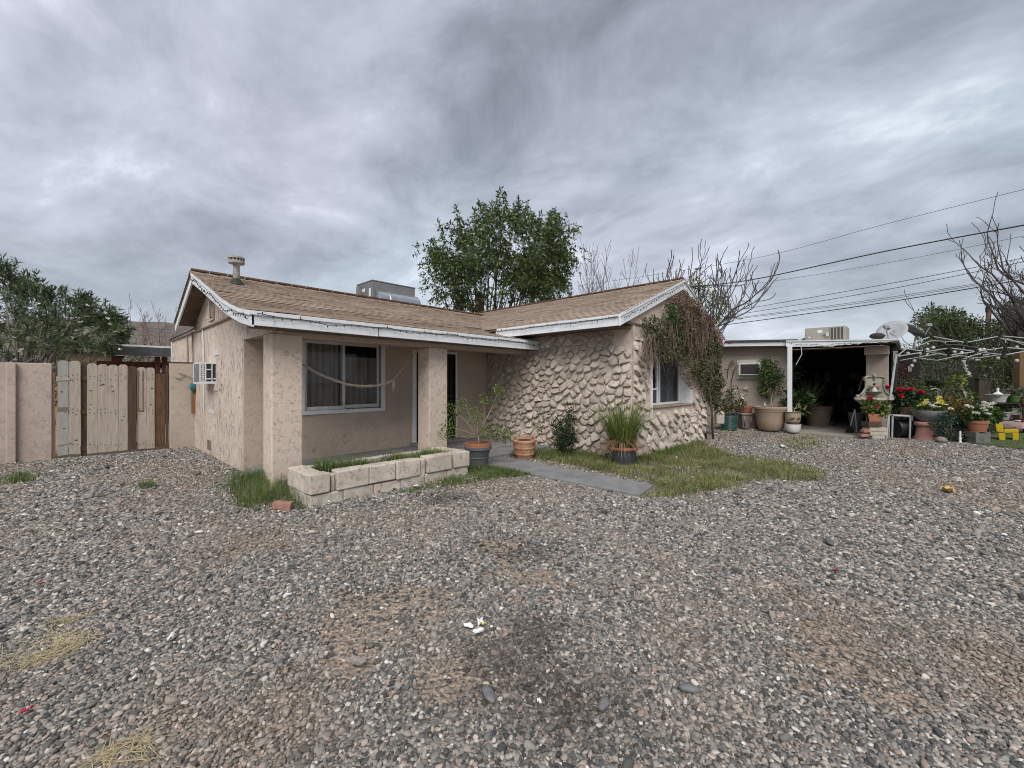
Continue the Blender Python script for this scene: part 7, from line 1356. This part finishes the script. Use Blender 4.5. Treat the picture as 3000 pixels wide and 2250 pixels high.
def backdrop_plants():
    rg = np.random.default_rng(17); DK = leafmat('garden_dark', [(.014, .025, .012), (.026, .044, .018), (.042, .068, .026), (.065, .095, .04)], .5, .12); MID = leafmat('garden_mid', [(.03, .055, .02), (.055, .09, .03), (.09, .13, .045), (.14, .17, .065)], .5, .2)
    def mass(name, label, poly, n, D, dd, size, m, asp=.42, droop=.2, spikes=0):
        px = sample(poly, n); C_ = [(*far(u, v, D + rg.uniform(-dd, dd)), .30, 50) for u, v in px]; c = np.mean([q[:3] for q in C_], 0); plant(name, label, 'shrub' if 'bush' in label or 'shrub' in label else 'tree', (c[0], c[1], 0), C_, size, m, asp, M_BARK, .03, .25, droop, 'background garden plants')
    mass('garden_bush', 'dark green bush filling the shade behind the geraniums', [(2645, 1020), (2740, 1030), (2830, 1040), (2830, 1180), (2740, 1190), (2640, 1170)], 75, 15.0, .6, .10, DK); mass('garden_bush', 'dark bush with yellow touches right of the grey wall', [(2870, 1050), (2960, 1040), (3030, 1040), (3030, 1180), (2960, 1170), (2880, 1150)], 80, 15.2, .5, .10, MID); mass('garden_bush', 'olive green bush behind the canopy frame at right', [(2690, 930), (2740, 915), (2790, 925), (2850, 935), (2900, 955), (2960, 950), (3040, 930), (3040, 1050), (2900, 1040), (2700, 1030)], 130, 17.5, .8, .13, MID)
    mass('garden_tree', 'feathery dark tree top behind the satellite dishes', [(2700, 935), (2720, 910), (2750, 905), (2800, 918), (2870, 950), (2860, 985), (2700, 985)], 60, 18.5, .6, .14, DK); mass('garden_bush', 'dark leafy bush under the bare tree at the right edge', [(2930, 900), (3000, 870), (3050, 870), (3050, 980), (2940, 970)], 60, 19.0, .8, .13, DK)
    mass('maroon_bush', 'dark maroon leaved bush beside the column', [(2612, 1075), (2650, 1070), (2665, 1090), (2660, 1120), (2615, 1135)], 22, 13.2, .3, .07, leafmat('maroon_leaf', [(.05, .012, .014), (.08, .02, .022), (.04, .03, .02)])); mass('brown_bush', 'brownish leafy bush below the maroon bush', [(2612, 1110), (2680, 1110), (2690, 1140), (2612, 1142)], 20, 12.8, .3, .06, leafmat('brownish_leaf', [(.05, .045, .022), (.08, .06, .03), (.04, .055, .022)]))
    mass('garden_bush', 'mid green leafy bush between the geraniums and flower bowl', [(2640, 1120), (2700, 1125), (2790, 1150), (2850, 1150), (2850, 1190), (2700, 1170), (2640, 1160)], 26, 12.3, .3, .075, MID); mass('garden_bush', 'low leafy bush under the bench beside the concrete blocks', [(2890, 1225), (2915, 1235), (2915, 1290), (2885, 1290)], 10, 12.0, .2, .07, DK)
    for i, (u, v, l) in enumerate(((2725, 1118, 'grey green hanging basket plant left of the grey wall'), (2752, 1125, 'second grey green hanging plant lower beside the first basket'))): c = far(u, v, 12.4); T = plant('hanging_basket', l, 'plant', tuple(c), [(*(c + np.array([0, 0, .05]) + RT * a), .12, 80) for a in (-.18, -.06, .06, .18)] + [(*(c + np.array([0, 0, .13])), .13, 80)], .06, leafmat('grey_green', [(.06, .085, .05), (.09, .12, .07), (.13, .15, .09)]), .5, None); MB().tube([c + np.array([0, 0, .15]), c + RT * .03 + np.array([0, 0, .75])], .005, 4).obj('wire', M_CABLE, T); MB().lathe([(.05, -.12), (.16, 0), (.17, .02)], tuple(c), 12).obj('basket', M_IRON, T)
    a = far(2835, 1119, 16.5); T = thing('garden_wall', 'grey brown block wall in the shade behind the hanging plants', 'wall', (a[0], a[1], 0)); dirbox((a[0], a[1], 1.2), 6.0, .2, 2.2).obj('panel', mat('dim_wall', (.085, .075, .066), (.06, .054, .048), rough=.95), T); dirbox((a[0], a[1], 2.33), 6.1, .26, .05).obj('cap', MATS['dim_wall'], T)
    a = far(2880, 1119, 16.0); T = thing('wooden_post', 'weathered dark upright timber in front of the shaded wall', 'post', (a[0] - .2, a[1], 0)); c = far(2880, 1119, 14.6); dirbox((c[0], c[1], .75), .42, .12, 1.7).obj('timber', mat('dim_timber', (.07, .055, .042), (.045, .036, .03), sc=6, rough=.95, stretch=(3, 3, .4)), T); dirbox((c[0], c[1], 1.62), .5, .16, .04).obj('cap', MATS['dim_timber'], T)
    c = far(2750, 1119, 13.8); T = thing('storage_bench', 'black covered bench in the shade behind the flower bowl', 'bench', (c[0], c[1], 0)); dirbox((c[0], c[1], .45), 1.5, .6, .9).obj('cover', mat('black_tarp', (.012, .012, .014), rough=.6), T, bevel=.05); dirbox((c[0], c[1], .93), 1.55, .65, .03).obj('lid', MATS['black_tarp'], T)
    c = far(2870, 1119, 13.9); T = thing('storage_bench', 'second black covered bench behind the white blooms', 'bench', (c[0], c[1], 0)); dirbox((c[0], c[1], .42), 1.0, .6, .84).obj('cover', MATS['black_tarp'], T, bevel=.05); dirbox((c[0], c[1], .87), 1.05, .65, .03).obj('lid', MATS['black_tarp'], T)
    # neighbours beyond: pale low building behind the frame
    c = far(2760, 1119, 34); T = thing('far_building', 'white roofed building glimpsed behind the canopy frame', 'building', (c[0], c[1], 0)); dirbox((c[0], c[1], 1.7), 16, 5, 3.6).obj('wall', mat('pale_far', (.5, .5, .48), rough=.9), T); dirbox((c[0], c[1], 3.65), 16.6, 5.6, .3).obj('roof', M_WPOT, T)
backdrop_plants()
# ------------------------------------------------------------------ power lines and the pole
p = far(2896, HOR, 30); T = thing('utility_pole', 'brown wooden utility pole standing behind the garden trees', 'utility pole', (p[0], p[1], 0)); zt = far(2896, 893, 30)[2]; MB().tube([(p[0], p[1], -.5), (p[0], p[1], zt)], [.17, .13], 10).obj('pole', mat('pole_wood', (.15, .085, .06), (.10, .06, .045), rough=.9), T, smooth=True); MB().box((p[0], p[1], zt - .35), (.16, .3, .35), YAW).obj('bracket', M_IRON, T)
LN = [((1690, 838), (2200, 759), (2600, 655), (3080, 535), .010, 'thinnest highest power line rising to the right'), ((1995, 842), (2200, 820), (2600, 735), (3080, 645), .030, 'thick black power line reaching the stone gable'), ((2010, 845), (2200, 832), (2600, 770), (3080, 675), .009, 'thin kinked wire just under the thick power line'), ((2090, 920), (2200, 902), (2600, 832), (3080, 740), .014, 'upper wire of the lower bundle behind the gable'), ((2095, 930), (2200, 915), (2600, 848), (3080, 750), .014, 'second wire of the lower bundle behind the gable'), ((2100, 937), (2200, 926), (2600, 872), (3080, 795), .011, 'third wire of the lower bundle behind the gable'), ((2100, 940), (2200, 929), (2600, 877), (3080, 798), .011, 'fourth wire of the lower bundle behind the gable'), ((2108, 953), (2200, 942), (2600, 885), (3080, 805), .022, 'lowest thick wire of the bundle behind the gable')]
for a, b, c, d, r, l in LN:
    kn = [far(*a, 27), far(*b, 25), far(*c, 21), far(*d, 17)]; pts = []
    for i in range(25):
        t = i / 24 * 3; k = min(int(t), 2); f = t - k; g = [kn[max(k - 1, 0)], kn[k], kn[k + 1], kn[min(k + 2, 3)]]; pts.append(.5 * (2 * g[1] + (g[2] - g[0]) * f + (2 * g[0] - 5 * g[1] + 4 * g[2] - g[3]) * f * f + (3 * g[1] - g[0] - 3 * g[2] + g[3]) * f ** 3))
    tag(MB().tube(pts, r, 5).obj('power_line', M_IRON, smooth=2), l, 'wire', 'overhead wires at the right')
cw = [far(2180, 833, 16), far(2186, 845, 16), (far(2172, 868, 16)), far(2172, 880, 16), far(2190, 888, 16), far(2196, 898, 16), far(2190, 905, 16), far(2174, 904, 16)]
tag(MB().tube([far(1995, 842, 11.5), far(2100, 837, 14), far(2165, 838, 16)] + cw, .014, 5).obj('dangling_cable', M_IRON, smooth=2), 'loose curled cable dangling beside the pruned bare tree', 'cable')
